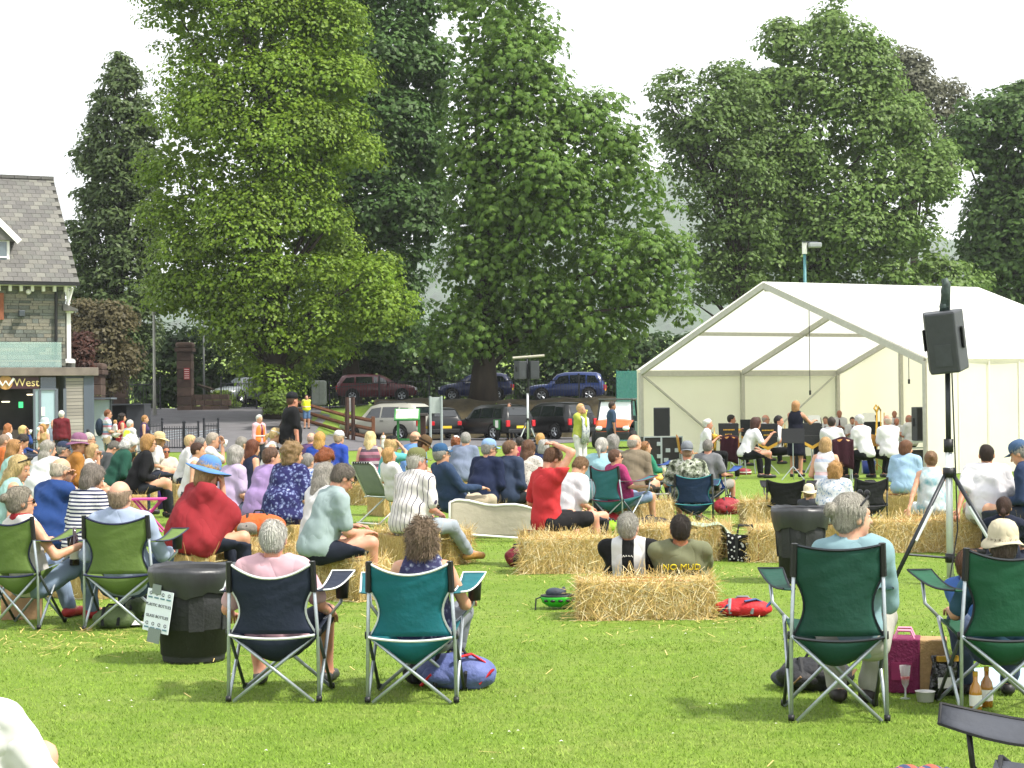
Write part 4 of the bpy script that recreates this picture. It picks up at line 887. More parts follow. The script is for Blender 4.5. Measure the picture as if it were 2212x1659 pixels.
# ================================================================ people: implicit bodies meshed on a grid
class Field:
    def __init__(s, prims, h, pad=0.03):
        lo = np.min([p[0] for p in prims], 0) - pad; hi = np.max([p[1] for p in prims], 0) + pad
        s.h = h; s.lo = lo; s.n = np.maximum(4, np.ceil((hi - lo) / h).astype(int) + 1)
        s.ax = [(lo[i] + h * np.arange(s.n[i])).astype(np.float32) for i in range(3)]
        s.F = np.full(s.n, 1.0, np.float32)
        for p in prims: s.add(p)
    def sl(s, lo, hi):
        a = np.clip(np.floor((lo - s.lo) / s.h).astype(int), 0, s.n); b = np.clip(np.ceil((hi - s.lo) / s.h).astype(int) + 1, 0, s.n)
        return tuple(slice(x, y) for x, y in zip(a, b))
    def add(s, p):
        lo, hi, fn, k = p; q = s.sl(np.asarray(lo) - 2 * k - s.h, np.asarray(hi) + 2 * k + s.h)
        X, Y, Z = s.ax[0][q[0]][:, None, None], s.ax[1][q[1]][None, :, None], s.ax[2][q[2]][None, None, :]
        if min(X.size, Y.size, Z.size) == 0: return
        d = fn(X, Y, Z); a = s.F[q]; hh = np.maximum(k - np.abs(a - d), 0) / k
        s.F[q] = np.minimum(a, d) - hh * hh * k * 0.25
    def grid(s): return s.ax[0][:, None, None], s.ax[1][None, :, None], s.ax[2][None, None, :]
    def cut(s, n, c):
        X, Y, Z = s.grid(); s.F = np.maximum(s.F, n[0] * (X - c[0]) + n[1] * (Y - c[1]) + n[2] * (Z - c[2]))
    def wobble(s, amp, f, ph=0.0):
        X, Y, Z = s.grid()
        s.F = s.F + amp * (np.sin(f * (X * 0.8 + Z * 0.9) + ph) * np.sin(f * (Y * 1.1 - Z * 0.5) + ph * 2) + 0.6 * np.sin(f * 1.9 * (Z + 0.4 * X) + ph * 3 + 2.0 * np.sin(f * Y)))
    def lumps(s, amp, f, seed):
        X, Y, Z = s.grid(); g = np.random.default_rng(seed); o = 0
        for k in range(7):
            d = g.normal(size=3); d /= np.linalg.norm(d); q = f * g.uniform(.7, 1.5); d = (d * q).astype(np.float32)
            o = o + np.sin(d[0] * X + d[1] * Y + d[2] * Z + np.float32(g.uniform(0, 6.28)))
        s.F = s.F + np.float32(amp * .55) * o
    def mesh(s, name):
        F = s.F; F[0] = F[-1] = 1; F[:, 0] = F[:, -1] = 1; F[:, :, 0] = F[:, :, -1] = 1
        ins = F < 0; c = np.zeros(np.array(F.shape) - 1, np.uint8)
        for i in (0, 1):
            for j in (0, 1):
                for k in (0, 1): c += ins[i:c.shape[0] + i, j:c.shape[1] + j, k:c.shape[2] + k]
        I = np.argwhere((c > 0) & (c < 8))
        if len(I) == 0: return None
        acc = np.zeros((len(I), 3)); cnt = np.zeros(len(I)); cor = {}
        for i in (0, 1):
            for j in (0, 1):
                for k in (0, 1): cor[i, j, k] = F[I[:, 0] + i, I[:, 1] + j, I[:, 2] + k].astype(np.float64)
        for ax in range(3):
            for a in (0, 1):
                for b in (0, 1):
                    p0 = [a, b]; p0.insert(ax, 0); p1 = [a, b]; p1.insert(ax, 1)
                    f0, f1 = cor[tuple(p0)], cor[tuple(p1)]; m = (f0 < 0) != (f1 < 0)
                    t = np.where(m, f0 / np.where(m, f0 - f1, 1), 0)
                    P = np.tile(np.array(p0, float), (len(I), 1)); P[:, ax] = t
                    acc += np.where(m[:, None], P, 0); cnt += m
        V = s.lo + (I + acc / cnt[:, None]) * s.h
        idx = np.full(c.shape, -1, np.int32); idx[I[:, 0], I[:, 1], I[:, 2]] = np.arange(len(I)); Q = []
        for ax in range(3):
            A = np.take(ins, range(0, ins.shape[ax] - 1), ax); B = np.take(ins, range(1, ins.shape[ax]), ax)
            E = np.argwhere(A != B); o1, o2 = (ax + 1) % 3, (ax + 2) % 3
            E = E[(E[:, o1] > 0) & (E[:, o2] > 0) & (E[:, o1] < c.shape[o1]) & (E[:, o2] < c.shape[o2])]
            w = A[E[:, 0], E[:, 1], E[:, 2]]; q = []
            for d1, d2 in ((1, 1), (0, 1), (0, 0), (1, 0)):
                J = E.copy(); J[:, o1] -= d1; J[:, o2] -= d2; q.append(idx[J[:, 0], J[:, 1], J[:, 2]])
            q = np.stack(q, 1); q[~w] = q[~w][:, ::-1]; Q.append(q)
        me = np_mesh(name, V, np.concatenate(Q)); me.polygons.foreach_set('use_smooth', np.ones(len(me.polygons), bool)); return me
def cone(a, b, ra, rb, k=0.03):
    a, b = np.array(a, np.float64), np.array(b, np.float64); ba = b - a; L2 = max(1e-9, ba @ ba); rm = max(ra, rb)
    def fn(X, Y, Z):
        px, py, pz = X - np.float32(a[0]), Y - np.float32(a[1]), Z - np.float32(a[2])
        t = np.clip((px * np.float32(ba[0]) + py * np.float32(ba[1]) + pz * np.float32(ba[2])) / np.float32(L2), 0, 1)
        return np.sqrt((px - t * np.float32(ba[0])) ** 2 + (py - t * np.float32(ba[1])) ** 2 + (pz - t * np.float32(ba[2])) ** 2) - (np.float32(ra) + t * np.float32(rb - ra))
    return (np.minimum(a, b) - rm, np.maximum(a, b) + rm, fn, k)
def ell(c, r, M3=None, k=0.03):
    c = np.array(c, np.float64); r = np.array(r, np.float64); A = np.eye(3) if M3 is None else np.array(M3, np.float64)
    ext = np.sqrt(((A * r[None, :]) ** 2).sum(1))
    Ai = A.T.astype(np.float32); rf = r.astype(np.float32)
    def fn(X, Y, Z):
        px, py, pz = X - np.float32(c[0]), Y - np.float32(c[1]), Z - np.float32(c[2])
        q = [(Ai[i, 0] * px + Ai[i, 1] * py + Ai[i, 2] * pz) / rf[i] for i in range(3)]
        k0 = np.sqrt(q[0] ** 2 + q[1] ** 2 + q[2] ** 2) + 1e-6; k1 = np.sqrt((q[0] / rf[0]) ** 2 + (q[1] / rf[1]) ** 2 + (q[2] / rf[2]) ** 2) + 1e-6
        return k0 * (k0 - 1.0) / k1
    return (c - ext, c + ext, fn, k)
def ik(a, b, l1, l2, pole):
    a, b, pole = Vector(a), Vector(b), Vector(pole); d = b - a; L = min(d.length, (l1 + l2) * 0.999); dn = d.normalized(); b = a + dn * L
    x = (l1 * l1 - l2 * l2 + L * L) / (2 * L); hh = math.sqrt(max(0, l1 * l1 - x * x))
    p = pole - dn * pole.dot(dn); p = p.normalized() if p.length > 1e-6 else Vector((0, 0, 1))
    return a + dn * x + p * hh, b
def strands(me, head, st, hh, n, seed):
    '''fine locks lying on the hair surface, joined to the hair mesh'''
    g = np.random.default_rng(seed); nv = len(me.vertices); V = np.empty(nv * 3, np.float32); N = np.empty(nv * 3, np.float32)
    me.vertices.foreach_get('co', V); me.vertices.foreach_get('normal', N); V = V.reshape(-1, 3); N = N.reshape(-1, 3)
    i = g.integers(0, nv, n); P0 = V[i]; nn = N[i] + 0; C = np.array(head) + np.array([0, -.015, .06])
    flow = P0 - C; flow[:, 2] -= .10; flow += g.normal(0, .10 if st == 'curly' else .03, (n, 3)); flow -= nn * (flow * nn).sum(1)[:, None]
    flow /= np.linalg.norm(flow, axis=1)[:, None] + 1e-6
    L = g.uniform(.015, .04, n) * {'long': 1.8, 'bob': 1.5, 'bun': 1.1, 'pony': 1.1, 'curly': 1.0}.get(st, .7); w = np.cross(flow, nn) * g.uniform(.0011, .0026, n)[:, None]
    lift = g.uniform(-.001, .014, n) * (2.4 if st == 'curly' else .8 if st in ('short', 'bob', 'long') else .5)
    a = P0 - flow * (L * .4)[:, None] + nn * .0006; b = P0 + flow * (L * .6)[:, None] + nn * lift[:, None]
    Vn = np.stack([a - w, a + w, b + w * .4, b - w * .4], 1).reshape(-1, 3); m2 = np_mesh('locks', Vn, np.arange(len(Vn)).reshape(-1, 4))
    bm = bmesh.new(); bm.from_mesh(me); bm.from_mesh(m2); bm.to_mesh(me); bm.free(); bpy.data.meshes.remove(m2); me.polygons.foreach_set('use_smooth', np.ones(len(me.polygons), bool))
SKIN = '#e3b08e'
ZTOP = {'b': 1.20, 'c': 1.06, 'g': 0.80, 'k': 1.29}
SEAT = {'b': 0.37, 'c': 0.30, 'g': 0.01, 'k': 0.45}
SEATED = []        # where people sit on bales, for the bales under them
VW = np.array
def person(label, u, v, kind, yaw, top, legs='#3a4048', hair=('short', '#8a8a88'), s=None, lean=None, hy=0, nod=0, fat=1.0, sleeve='short', hands=None, skin=SKIN, hat=None, glasses=None, leg='long', female=False, shoes='#2b2b2d', feet=None, group='people in the audience', hang=0.0, scale=None, knees=None, extras=None, cap_back=False, seat=None, collar=None):
    zt0 = ZTOP.get(kind, 1.7)
    if s is None: s = (v - hz(u)) / (CAMZ - zt0)
    d = FPX / s; T = AT(u, v, d); gz = HG(T.x, T.y)
    px = 1.0 / (s * 0.463); h = min(0.022, max(0.0085, px * 0.95))
    zs = SEAT.get(kind, 0) if seat is None else seat
    if lean is None: lean = {'b': 14, 'c': -12, 'g': -8, 'k': 6, 's': 2}[kind]
    th = R(lean)
    if kind == 's': k = (T.z - gz) / 1.715; zs_ = 0
    else:
        un = 0.09 + 0.5 * math.cos(th) + 0.25; k = (T.z - gz - zs) / un
        if k < 0.78 or k > 1.16:
            k2 = min(max(k, 0.80), 1.14)
            if kind != 's': zs = max(0.0, T.z - gz - k2 * un)
            k = k2
    if scale: k = scale
    ga = np.array
    # ---- joints in the person's own frame (facing +y), unit size
    pz = 0.965 if kind == 's' else zs / k + 0.09
    pel = Vector((0, 0, pz)); b = Vector((0, math.sin(th), math.cos(th))); a = Vector((0, math.cos(th), -math.sin(th))); X = Vector((1, 0, 0))
    neck = pel + b * 0.50; hth = th * 0.35 + R(nod); hd = Vector((0, math.sin(hth), math.cos(hth)))
    Hm = Matrix.Rotation(R(-hy), 3, 'Z') @ Matrix.Rotation(-hth - R(nod) * 0.5, 3, 'X')
    head = neck + hd * 0.135 + Vector((0, 0.022, 0))
    sw = (0.152 if female else 0.175) * (0.8 + 0.2 * fat); hw = 0.095
    Mt = np.array([list(X), list(a), list(b)]).T
    def hp(x, y, z): return head + Hm @ Vector((x, y, z))
    HMn = np.array(Hm)
    torso = [ell(pel + b * 0.02, (0.168 * fat + (0.012 if female else 0), 0.125 * fat, 0.125), Mt, 0.05), ell(pel + b * 0.17 + a * 0.012 * (fat - 1) * 8, (0.145 * fat, 0.112 * fat ** 1.5, 0.15), Mt, 0.06),
             ell(pel + b * 0.345, (0.165 * (0.6 + 0.4 * fat), 0.118 * (0.6 + 0.4 * fat), 0.17), Mt, 0.06), cone(pel + b * 0.455 + X * (sw - 0.05), pel + b * 0.455 - X * (sw - 0.05), 0.062, 0.062, 0.06)]
    if female: torso += [ell(pel + b * 0.33 + a * 0.085 + X * 0.06 * sg, (0.065, 0.055, 0.06), Mt, 0.04) for sg in (-1, 1)]
    q_ = 0.93
    torso_in = [ell(pel + b * 0.02, (0.158 * fat, 0.112 * fat, 0.115), Mt, 0.05), ell(pel + b * 0.17, (0.132 * fat, 0.098 * fat ** 1.4, 0.15), Mt, 0.06), ell(pel + b * 0.335, (0.152 * (0.6 + 0.4 * fat), 0.105 * (0.6 + 0.4 * fat), 0.165), Mt, 0.06), cone(pel + b * 0.44 + X * (sw - 0.05), pel + b * 0.44 - X * (sw - 0.05), 0.056, 0.056, 0.06)]
    # legs
    L = []; 
    for sg, nm in ((-1, 0), (1, 1)):
        hip = pel + X * sg * hw + Vector((0, 0, -0.03))
        if kind == 's':
            ft = Vector((sg * (0.10 if not knees else knees), 0.0 + (feet or [0, 0])[nm], 0.07)); pole = Vector((0, 1, 0))
        else:
            fy = {'b': 0.46, 'c': 0.50, 'g': 0.60, 'k': 0.42}[kind]
            f0 = (feet[nm] if feet else None)
            ft = Vector((sg * 0.13, fy, 0.07)) if f0 is None else Vector(f0)
            pole = Vector((sg * 0.25, 0.3, 1.0))
        kn, an = ik(hip, ft, 0.44, 0.43, pole)
        fwd = Vector((sg * 0.18, 1, 0)).normalized()
        toe = an + fwd * 0.16 + Vector((0, 0, -0.035)); heel = an + fwd * -0.045 + Vector((0, 0, -0.03)); L.append((hip, kn, an, toe, heel))
    # arms
    A_ = []; hl = {'s': [(-0.24, 0.06, 0.80), (0.24, 0.06, 0.80)]}.get(kind, [(-0.12, 0.30, pz + 0.10), (0.12, 0.30, pz + 0.10)])
    if kind == 'c': hl = [(-0.27, 0.24, pz + 0.18), (0.27, 0.24, pz + 0.18)]
    if kind == 'g': hl = [(-0.16, 0.36, pz + 0.24), (0.16, 0.36, pz + 0.24)]
    for sg, nm in ((-1, 0), (1, 1)):
        sh = pel + b * 0.452 + X * sg * sw
        tg = hands[nm] if hands and hands[nm] is not None else hl[nm]
        if isinstance(tg, str):
            tg = {'cheek': hp(sg * 0.075, 0.05, -0.08), 'mouth': hp(sg * 0.02, 0.14, -0.06), 'crown': hp(sg * 0.03, -0.07, 0.13), 'eyes': hp(sg * 0.06, 0.09, 0.02), 'chin': hp(0.0, 0.1, -0.12), 'hip': pel + X * sg * 0.2 + b * 0.05, 'front': pel + a * 0.3 + b * 0.28 + X * sg * 0.06, 'out': pel + a * 0.1 + X * sg * 0.55 + b * 0.1, 'lead': pel + a * 0.42 + X * sg * 0.3 + b * 0.32, 'behind': pel + X * sg * 0.32 - a * 0.25 - b * 0.05, 'mic': hp(0.02 * sg, 0.13, -0.13)}[tg]
        tg = Vector(tg)
        pole = Vector((sg * 0.45, -0.5, -1.0)) if not (hands and hands[nm] == 'crown') else Vector((sg * 1.0, 0.25, 0.1))
        el_, wr = ik(sh, tg, 0.29, 0.255, pole); A_.append((sh, el_, wr, sg))
    armr = 0.9 + 0.25 * (fat - 1)
    def arm(i, g=0.0, upto=2.0):
        sh, el_, wr, sg = A_[i]; o = []
        e = el_ if upto >= 1 else sh.lerp(el_, upto)
        o.append(cone(sh, e, 0.055 * armr + g, (0.042 if upto >= 1 else 0.05) * armr + g, 0.035))
        if upto > 1:
            w = el_.lerp(wr, min(1, upto - 1)); o.append(cone(el_, w, 0.043 * armr + g, 0.029 + g * 0.8, 0.02))
        return o
    def legp(i, g=0.0, upto=2.0):
        hip, kn, an, toe, heel = L[i]; o = []; e = kn if upto >= 1 else hip.lerp(kn, upto)
        o.append(cone(hip, e, 0.088 * (0.5 + 0.5 * fat) + g, (0.060 if upto >= 1 else 0.075) + g, 0.04))
        if upto > 1: o.append(cone(kn, kn.lerp(an, min(1, upto - 1)), 0.060 + g, 0.042 + g * 1.2, 0.03))
        return o
    hk = 0.016
    headp = [ell(hp(0, -0.012, 0.022), (0.076, 0.096, 0.092), HMn, hk), ell(hp(0, 0.026, -0.036), (0.059, 0.068, 0.082), HMn, hk), ell(hp(0, 0.06, -0.096), (0.028, 0.026, 0.022), HMn, hk), cone(hp(0, 0.086, 0.002), hp(0, 0.108, -0.036), 0.008, 0.0135, 0.012), cone(hp(-0.034, 0.073, 0.02), hp(0.034, 0.073, 0.02), 0.014, 0.014, 0.012)]
    headp += [ell(hp(sg * 0.077, -0.008, -0.012), (0.011, 0.021, 0.031), HMn, 0.008) for sg in (-1, 1)]
    neckp = [cone(neck - b * 0.04, hp(0, -0.022, -0.07), 0.058, 0.054, 0.035)]
    handp = []
    for sh, el_, wr, sg in A_:
        fd = (wr - el_).normalized(); pc = wr + fd * 0.045
        sd = fd.cross(Vector((0, 0, 1))); sd = sd.normalized() if sd.length > 1e-3 else Vector((1, 0, 0)); nn = sd.cross(fd)
        Mh = np.array([list(sd), list(fd), list(nn)]).T; handp.append(ell(pc, (0.040, 0.052, 0.024), Mh, 0.018))
    footp = [p for (hip, kn, an, toe, heel) in L for p in (cone(an, toe, 0.040, 0.030, 0.025), cone(an, heel, 0.040, 0.034, 0.025))]
    body_pr = torso_in + [q for i in (0, 1) for q in arm(i) + legp(i)] + neckp + handp + footp
    def sc(pr):                                        # prims are built in unit size; scale the grid step instead
        return pr
    hh = h / k
    base = Matrix.Rotation(-R(yaw), 3, 'Z'); ht = head + Hm @ Vector((0, -0.01, 0.114)); off = base @ (Vector((ht.x, ht.y, 0)) * k)
    loc = Vector((T.x - off.x, T.y - off.y, gz)); 
    hb_ = min(max(2.7 * hh, .0255), .033); hs_ = min(max(1.75 * hh, .018), .030)
    me = Field(body_pr, hb_).mesh('person'); mh = Field(headp + neckp, hh).mesh('head')
    # fingers and thumb
    m = MB()
    for sh, el_, wr, sg in A_:
        fd = (wr - el_).normalized(); sd = fd.cross(Vector((0, 0, 1))); sd = sd.normalized() if sd.length > 1e-3 else Vector((1, 0, 0)); nn = sd.cross(fd)
        if nn.z > 0: nn = -nn
        for q, (o_, ln) in enumerate(((-0.028, 0.062), (-0.0095, 0.072), (0.0095, 0.068), (0.028, 0.052))):
            p0 = wr + fd * 0.08 + sd * o_; p1 = p0 + fd * ln * 0.55 + nn * 0.012; p2 = p1 + fd * ln * 0.3 + nn * 0.03
            m.tube([p0 - fd * 0.015, p1, p2], [0.0095, 0.0088, 0.007], 5)
        ts = sd * (sg * -1.0); q0 = wr + fd * 0.02 + ts * 0.03; m.tube([q0, q0 + ts * 0.022 + fd * 0.03, q0 + ts * 0.026 + fd * 0.058 + nn * 0.01], [0.013, 0.011, 0.008], 5)
    bm = bmesh.new(); bm.from_mesh(me); fm = m.mesh('fingers'); bm.from_mesh(fm); bm.from_mesh(mh); bm.to_mesh(me); bm.free(); bpy.data.meshes.remove(fm); bpy.data.meshes.remove(mh)
    me.polygons.foreach_set('use_smooth', np.ones(len(me.polygons), bool))
    P = ob('person', me, skinmat(skin)); P.location = loc; P.rotation_euler = (0, 0, -R(yaw)); P.scale = (k, k, k)
    tag(P, label, 'person', group)
    if kind == 'b': SEATED.append((loc.x, loc.y, yaw, zs, s, label))
    ph = (u * 0.37) % 6.28
    # ---- upper garment
    if top:
        g_ = 0.014 + hang * 0.3
        tp = [ell((p[0] + p[1]) / 2, (p[1] - p[0]) / 2, None, 0.05) for p in ()]
        pr = [ell(pel + b * 0.0, (0.186 * fat + hang * .6, 0.146 * fat + hang * .6, 0.145), Mt, 0.06), ell(pel + b * 0.15, (0.166 * fat + hang * .8, 0.130 * fat ** 1.3 + hang * .8, 0.17), Mt, 0.07), ell(pel + b * 0.345, (0.165 * (0.6 + 0.4 * fat) + g_, 0.118 * (0.6 + 0.4 * fat) + g_, 0.17), Mt, 0.06), cone(pel + b * 0.44 + X * (sw - 0.05), pel + b * 0.44 - X * (sw - 0.05), 0.058 + g_, 0.058 + g_, 0.06)] + [cone(neck + b * 0.02 + X * sg * 0.03, pel + b * 0.455 + X * sg * (sw - 0.03), 0.05 + g_ * .5, 0.048 + g_ * .6, 0.05) for sg in (-1, 1)]
        if female: pr += [ell(pel + b * 0.33 + a * 0.085 + X * 0.06 * sg, (0.065 + g_, 0.055 + g_, 0.06 + g_), Mt, 0.04) for sg in (-1, 1)]
        up = {'short': 0.78, 'long': 1.97, 'half': 1.3, 'none': None, 'poncho': 0.9}[sleeve]
        if up is not None:
            for i in (0, 1):
                pr += arm(i, 0.017 + hang * 0.4, up)
        if sleeve == 'poncho':
            for sh, el_, wr, sg in A_: pr += [cone(sh, el_ + Vector((0, 0, -0.05)), 0.09, 0.13, 0.12), cone(el_, pel + X * sg * 0.24 + a * 0.02, 0.11, 0.13, 0.12)]
            pr += [ell(pel + b * 0.1 - a * 0.03, (0.30, 0.2, 0.30), Mt, 0.12)]
        if collar: pr += [cone(neck - b * 0.02, neck + b * 0.03, 0.072, 0.066, 0.02)]
        f = Field(pr, hs_); f.wobble(0.005 if sleeve != 'poncho' else 0.010, 21.0 if sleeve != 'poncho' else 15.0, ph); f.wobble(0.0022, 43.0, ph * 1.7)
        nk = neck + b * (0.075 if not collar else 0.10) + a * (0.02 if not collar else 0.015); rn = 0.088 if not collar else 0.075
        Xg, Yg, Zg = f.grid(); f.F = np.maximum(f.F, rn - np.sqrt((Xg - nk.x) ** 2 + (Yg - nk.y) ** 2 + (Zg - nk.z) ** 2)); f.cut(list(b), list(neck + b * (0.05 if not collar else 0.06)))
        if sleeve == 'none': 
            for sg in (-1, 1): f.cut([sg * 0.94, 0, 0.34], list(pel + b * 0.45 + X * sg * (sw - 0.012)))
        f.cut([-b.x, -b.y, -b.z], list(pel - b * (0.10 if kind != 's' else 0.09)))
        so_ = f.mesh('shirt')
        if so_: ob('shirt', so_, cloth(top), P)
    # ---- legs
    if legs:
        pr = [ell(pel + b * 0.01, (0.178 * fat, 0.135 * fat, 0.13), Mt, 0.05)]
        upto = {'long': 1.93, 'short': 0.86, 'crop': 1.6, 'skirt': 0.95}[leg]
        for i in (0, 1): pr += legp(i, 0.014, upto)
        if leg == 'skirt':
            if kind == 's': pr += [cone(pel + b * 0.05, pel - Vector((0, 0, 0.42)), 0.14, 0.19, 0.08)]
            else: pr += [cone(L[0][1].lerp(L[0][0], 0.3), L[1][1].lerp(L[1][0], 0.3), 0.085, 0.085, 0.08)]
        f = Field(pr, min(max(2.3 * hh, .023), .033)); f.wobble(0.004, 24.0, ph + 1); f.cut([b.x, b.y, b.z], list(pel + b * 0.11))
        if leg == 'skirt' and kind == 's': f.cut([0, 0, -1], [0, 0, pz - 0.48])
        q = f.mesh('trousers')
        if q: ob('skirt' if leg == 'skirt' else 'shorts' if leg == 'short' else 'trousers', q, cloth(legs), P)
    if shoes:
        for hip, kn, an, toe, heel in L:
            f = Field([cone(an + Vector((0, 0, -0.02)), toe, 0.046, 0.04, 0.03), cone(an + Vector((0, 0, -0.02)), heel, 0.046, 0.044, 0.03)], min(max(hh * 2, 0.022), .028)); f.cut([0, 0, 1], [0, 0, an.z + 0.015]); f.cut([0, 0, -1], [0, 0, min(an.z - 0.066, 0.004) if an.z < .2 else an.z - .07])
            q = f.mesh('shoe')
            if q: ob('shoe', q, M(shoes, 0.5, 0.2, 20, f=0.65), P)
    # ---- hair
    st, hc = hair
    if st != 'none':
        gh = {'short': 0.010, 'bald': 0.007, 'shaved': 0.004, 'bob': 0.022, 'long': 0.018, 'curly': 0.030, 'bun': 0.012, 'pony': 0.012}[st]
        pr = [ell(hp(0, -0.014, 0.024), (0.076 + gh, 0.096 + gh, 0.092 + gh), HMn, 0.02)]
        if st in ('short', 'shaved', 'bald', 'bun', 'pony'): pr.append(ell(hp(0, -0.045, -0.03), (0.062 + gh * .6, 0.055 + gh * .6, 0.055), HMn, 0.02))
        if st in ('bob', 'curly'): pr += [ell(hp(0, -0.045, -0.06), (0.085 + gh * 0.5, 0.065 + gh * 0.4, 0.085), HMn, 0.03)]
        if st == 'long':
            pr += [ell(hp(0, -0.045, -0.06), (0.092, 0.066, 0.10), HMn, 0.03), cone(hp(0, -0.07, -0.1), hp(0.0, -0.095, -0.24), 0.075, 0.055, 0.04), cone(hp(-.06, -0.04, -0.08), hp(-0.055, -0.06, -0.22), 0.04, 0.03, 0.03), cone(hp(.06, -0.04, -0.08), hp(0.055, -0.06, -0.22), 0.04, 0.03, 0.03)]
        if st == 'bun': pr.append(ell(hp(0, -0.125, 0.045), (0.036, 0.032, 0.034), HMn, 0.01))
        if st == 'pony': pr += [cone(hp(0, -0.1, 0.0), hp(0, -0.15, -0.04), 0.022, 0.026, 0.015), cone(hp(0, -0.15, -0.04), hp(0.01, -0.13, -0.17), 0.026, 0.012, 0.015)]
        f = Field(pr, min(max(1.5 * hh, 0.0115), .02)); f.lumps({'curly': 0.007, 'bob': 0.0028, 'long': 0.004}.get(st, 0.0018), {'curly': 75.0}.get(st, 50.0), abs(int(u)) + 3)
        Xg, Yg, Zg = f.grid(); R3 = HMn.T; ex_, ey, ezz = Xg - head.x, Yg - head.y, Zg - head.z
        lx = R3[0, 0] * ex_ + R3[0, 1] * ey + R3[0, 2] * ezz; ly = R3[1, 0] * ex_ + R3[1, 1] * ey + R3[1, 2] * ezz; lz = R3[2, 0] * ex_ + R3[2, 1] * ey + R3[2, 2] * ezz
        face = np.minimum(ly - 0.028 + np.maximum(lz, 0) * -0.55, 0.062 - lz)       # open region for the face
        if st in ('bob', 'long'): face = np.minimum(ly - 0.045 - 0.3 * np.maximum(lz, 0), 0.07 - lz)
        f.F = np.maximum(f.F, face)
        if st in ('short', 'shaved', 'bald', 'bun', 'pony'):
            f.F = np.maximum(f.F, np.minimum(ly + 0.02, -0.005 - lz)) if st != 'bun' else f.F
            if st not in ('bun', 'pony'): f.F = np.maximum(f.F, -0.075 - lz)
        if st == 'bald': f.F = np.maximum(f.F, lz - 0.045 - 0.55 * np.minimum(ly + 0.06, 0.0) * -1.0 * 0)
        q = f.mesh('hair')
        if q:
            if s > 115 and not (hat and hat[0] in ('capback',)): strands(q, head, st, hh, 4500 if s > 250 else 2000 if s > 190 else 500, abs(int(u)) + 1)
            ob('hair', q, hairmat(hc), P)
    # ---- face
    if s > 75:
        em = M('#2a1f1a', 0.25, 0.1, 30)
        for sg in (-1, 1):
            e = MB(); e.ball(hp(sg * 0.03, 0.0765, -0.002), (0.012, 0.009, 0.0075), 8, 6, Hm); e.build('eye', M('#b8aea6', 0.4, 0.05, 40), P, sm=True)
            e = MB(); e.ball(hp(sg * 0.03, 0.084, -0.002), (0.0065, 0.004, 0.007), 8, 6, Hm); e.build('iris', em, P, sm=True)
        e = MB(); e.ball(hp(0, 0.0865, -0.066), (0.024, 0.009, 0.0075), 10, 6, Hm); e.build('lips', M('#b5685c', 0.5, 0.1, 30, f=0.7), P, sm=True)
    if glasses:
        e = MB(); dark = glasses == 'sun'
        if glasses == 'crown':
            e.tube([hp(-0.088, 0.0, 0.06), hp(-0.06, 0.065, 0.105), hp(0, 0.082, 0.112), hp(0.06, 0.065, 0.105), hp(0.088, 0.0, 0.06)], 0.006, 5)
            for sg in (-1, 1): e.ball(hp(sg * 0.035, 0.072, 0.118), (0.027, 0.012, 0.02), 8, 5, Hm)
        else:
            for sg in (-1, 1):
                if dark: e.ball(hp(sg * 0.033, 0.092, -0.004), (0.027, 0.007, 0.021), 10, 6, Hm)
                else: e.tube([hp(sg * 0.033 + 0.026 * math.cos(t * math.pi / 5), 0.097, -0.004 + 0.02 * math.sin(t * math.pi / 5)) for t in range(11)], 0.0026, 4, caps=False)
                e.tube([hp(sg * 0.055, 0.095, 0.004), hp(sg * 0.083, 0.03, 0.004), hp(sg * 0.085, -0.01, 0.0)], 0.003, 4)
            e.tube([hp(-0.01, 0.1, 0.0), hp(0.01, 0.1, 0.0)], 0.003, 4)
        e.build('sunglasses' if dark or glasses == 'crown' else 'glasses', BLACK, P)
    if hat:
        hk_, hcol = hat[0], hat[1]; hm = cloth(hcol)
        rings = [(0.094, -0.002), (0.0945, 0.03), (0.088, 0.065), (0.068, 0.095), (0.035, 0.11), (0.001, 0.114)]
        if hk_ in ('cap', 'capback', 'visor'):
            e = MB(); e.lathe([(r, z + 0.014) for r, z in (rings if hk_ != 'visor' else rings[:2])], hp(0, -0.012, 0.022), 20, Hm, 0.88, 1.1); ho = e.build('hat', hm, P, sm=True, solid=0.004)
            e = MB(); sy = -1 if hk_ == 'capback' else 1
            e.grid(lambda p_, q_: hp((p_ - 0.5) * 0.155 * (1 - 0.25 * q_ * q_), sy * (0.07 + 0.095 * q_ * (1 - (2 * p_ - 1) ** 2 * 0.45)), 0.045 - 0.012 * q_ - 0.03 * (p_ - 0.5) ** 2 * 4 * 0.5), 8, 4); e.build('peak', hm if len(hat) < 3 else cloth(hat[2]), ho, sm=True, solid=0.004)
        else:
            br = {'bucket': 0.145, 'brim': 0.20, 'fedora': 0.16, 'straw': 0.18}[hk_]; tall = {'bucket': 1.05, 'brim': 1.0, 'fedora': 1.1, 'straw': 1.0}[hk_]
            e = MB(); e.lathe([(br, -0.012), (br * 0.8, 0.002), (0.1, 0.016)] + [(r + 0.006, z * tall + 0.022) for r, z in rings[1:]], hp(0, -0.012, 0.026), 26, Hm, 0.93, 1.08, wave=lambda i, t: (0.022 * math.sin(2 * t + ph) if i == 0 else 0.008 * math.sin(2 * t + ph) if i == 1 else 0)); ho = e.build('hat', hm, P, sm=True, solid=0.004)
            if len(hat) > 2:
                e = MB(); e.lathe([(0.1035, 0.028), (0.1025, 0.052)], hp(0, -0.012, 0.026), 22, Hm, 0.94, 1.09); e.build('hat_band', cloth(hat[2]), ho, solid=0.003)
    J = dict(P=P, hp=hp, pel=pel, a=a, b=b, L=L, A=A_, neck=neck, X=X, k=k, s=s, loc=loc, head=head, Hm=Hm, zs=zs, cm=cloth)
    if extras: extras(J)
    return J
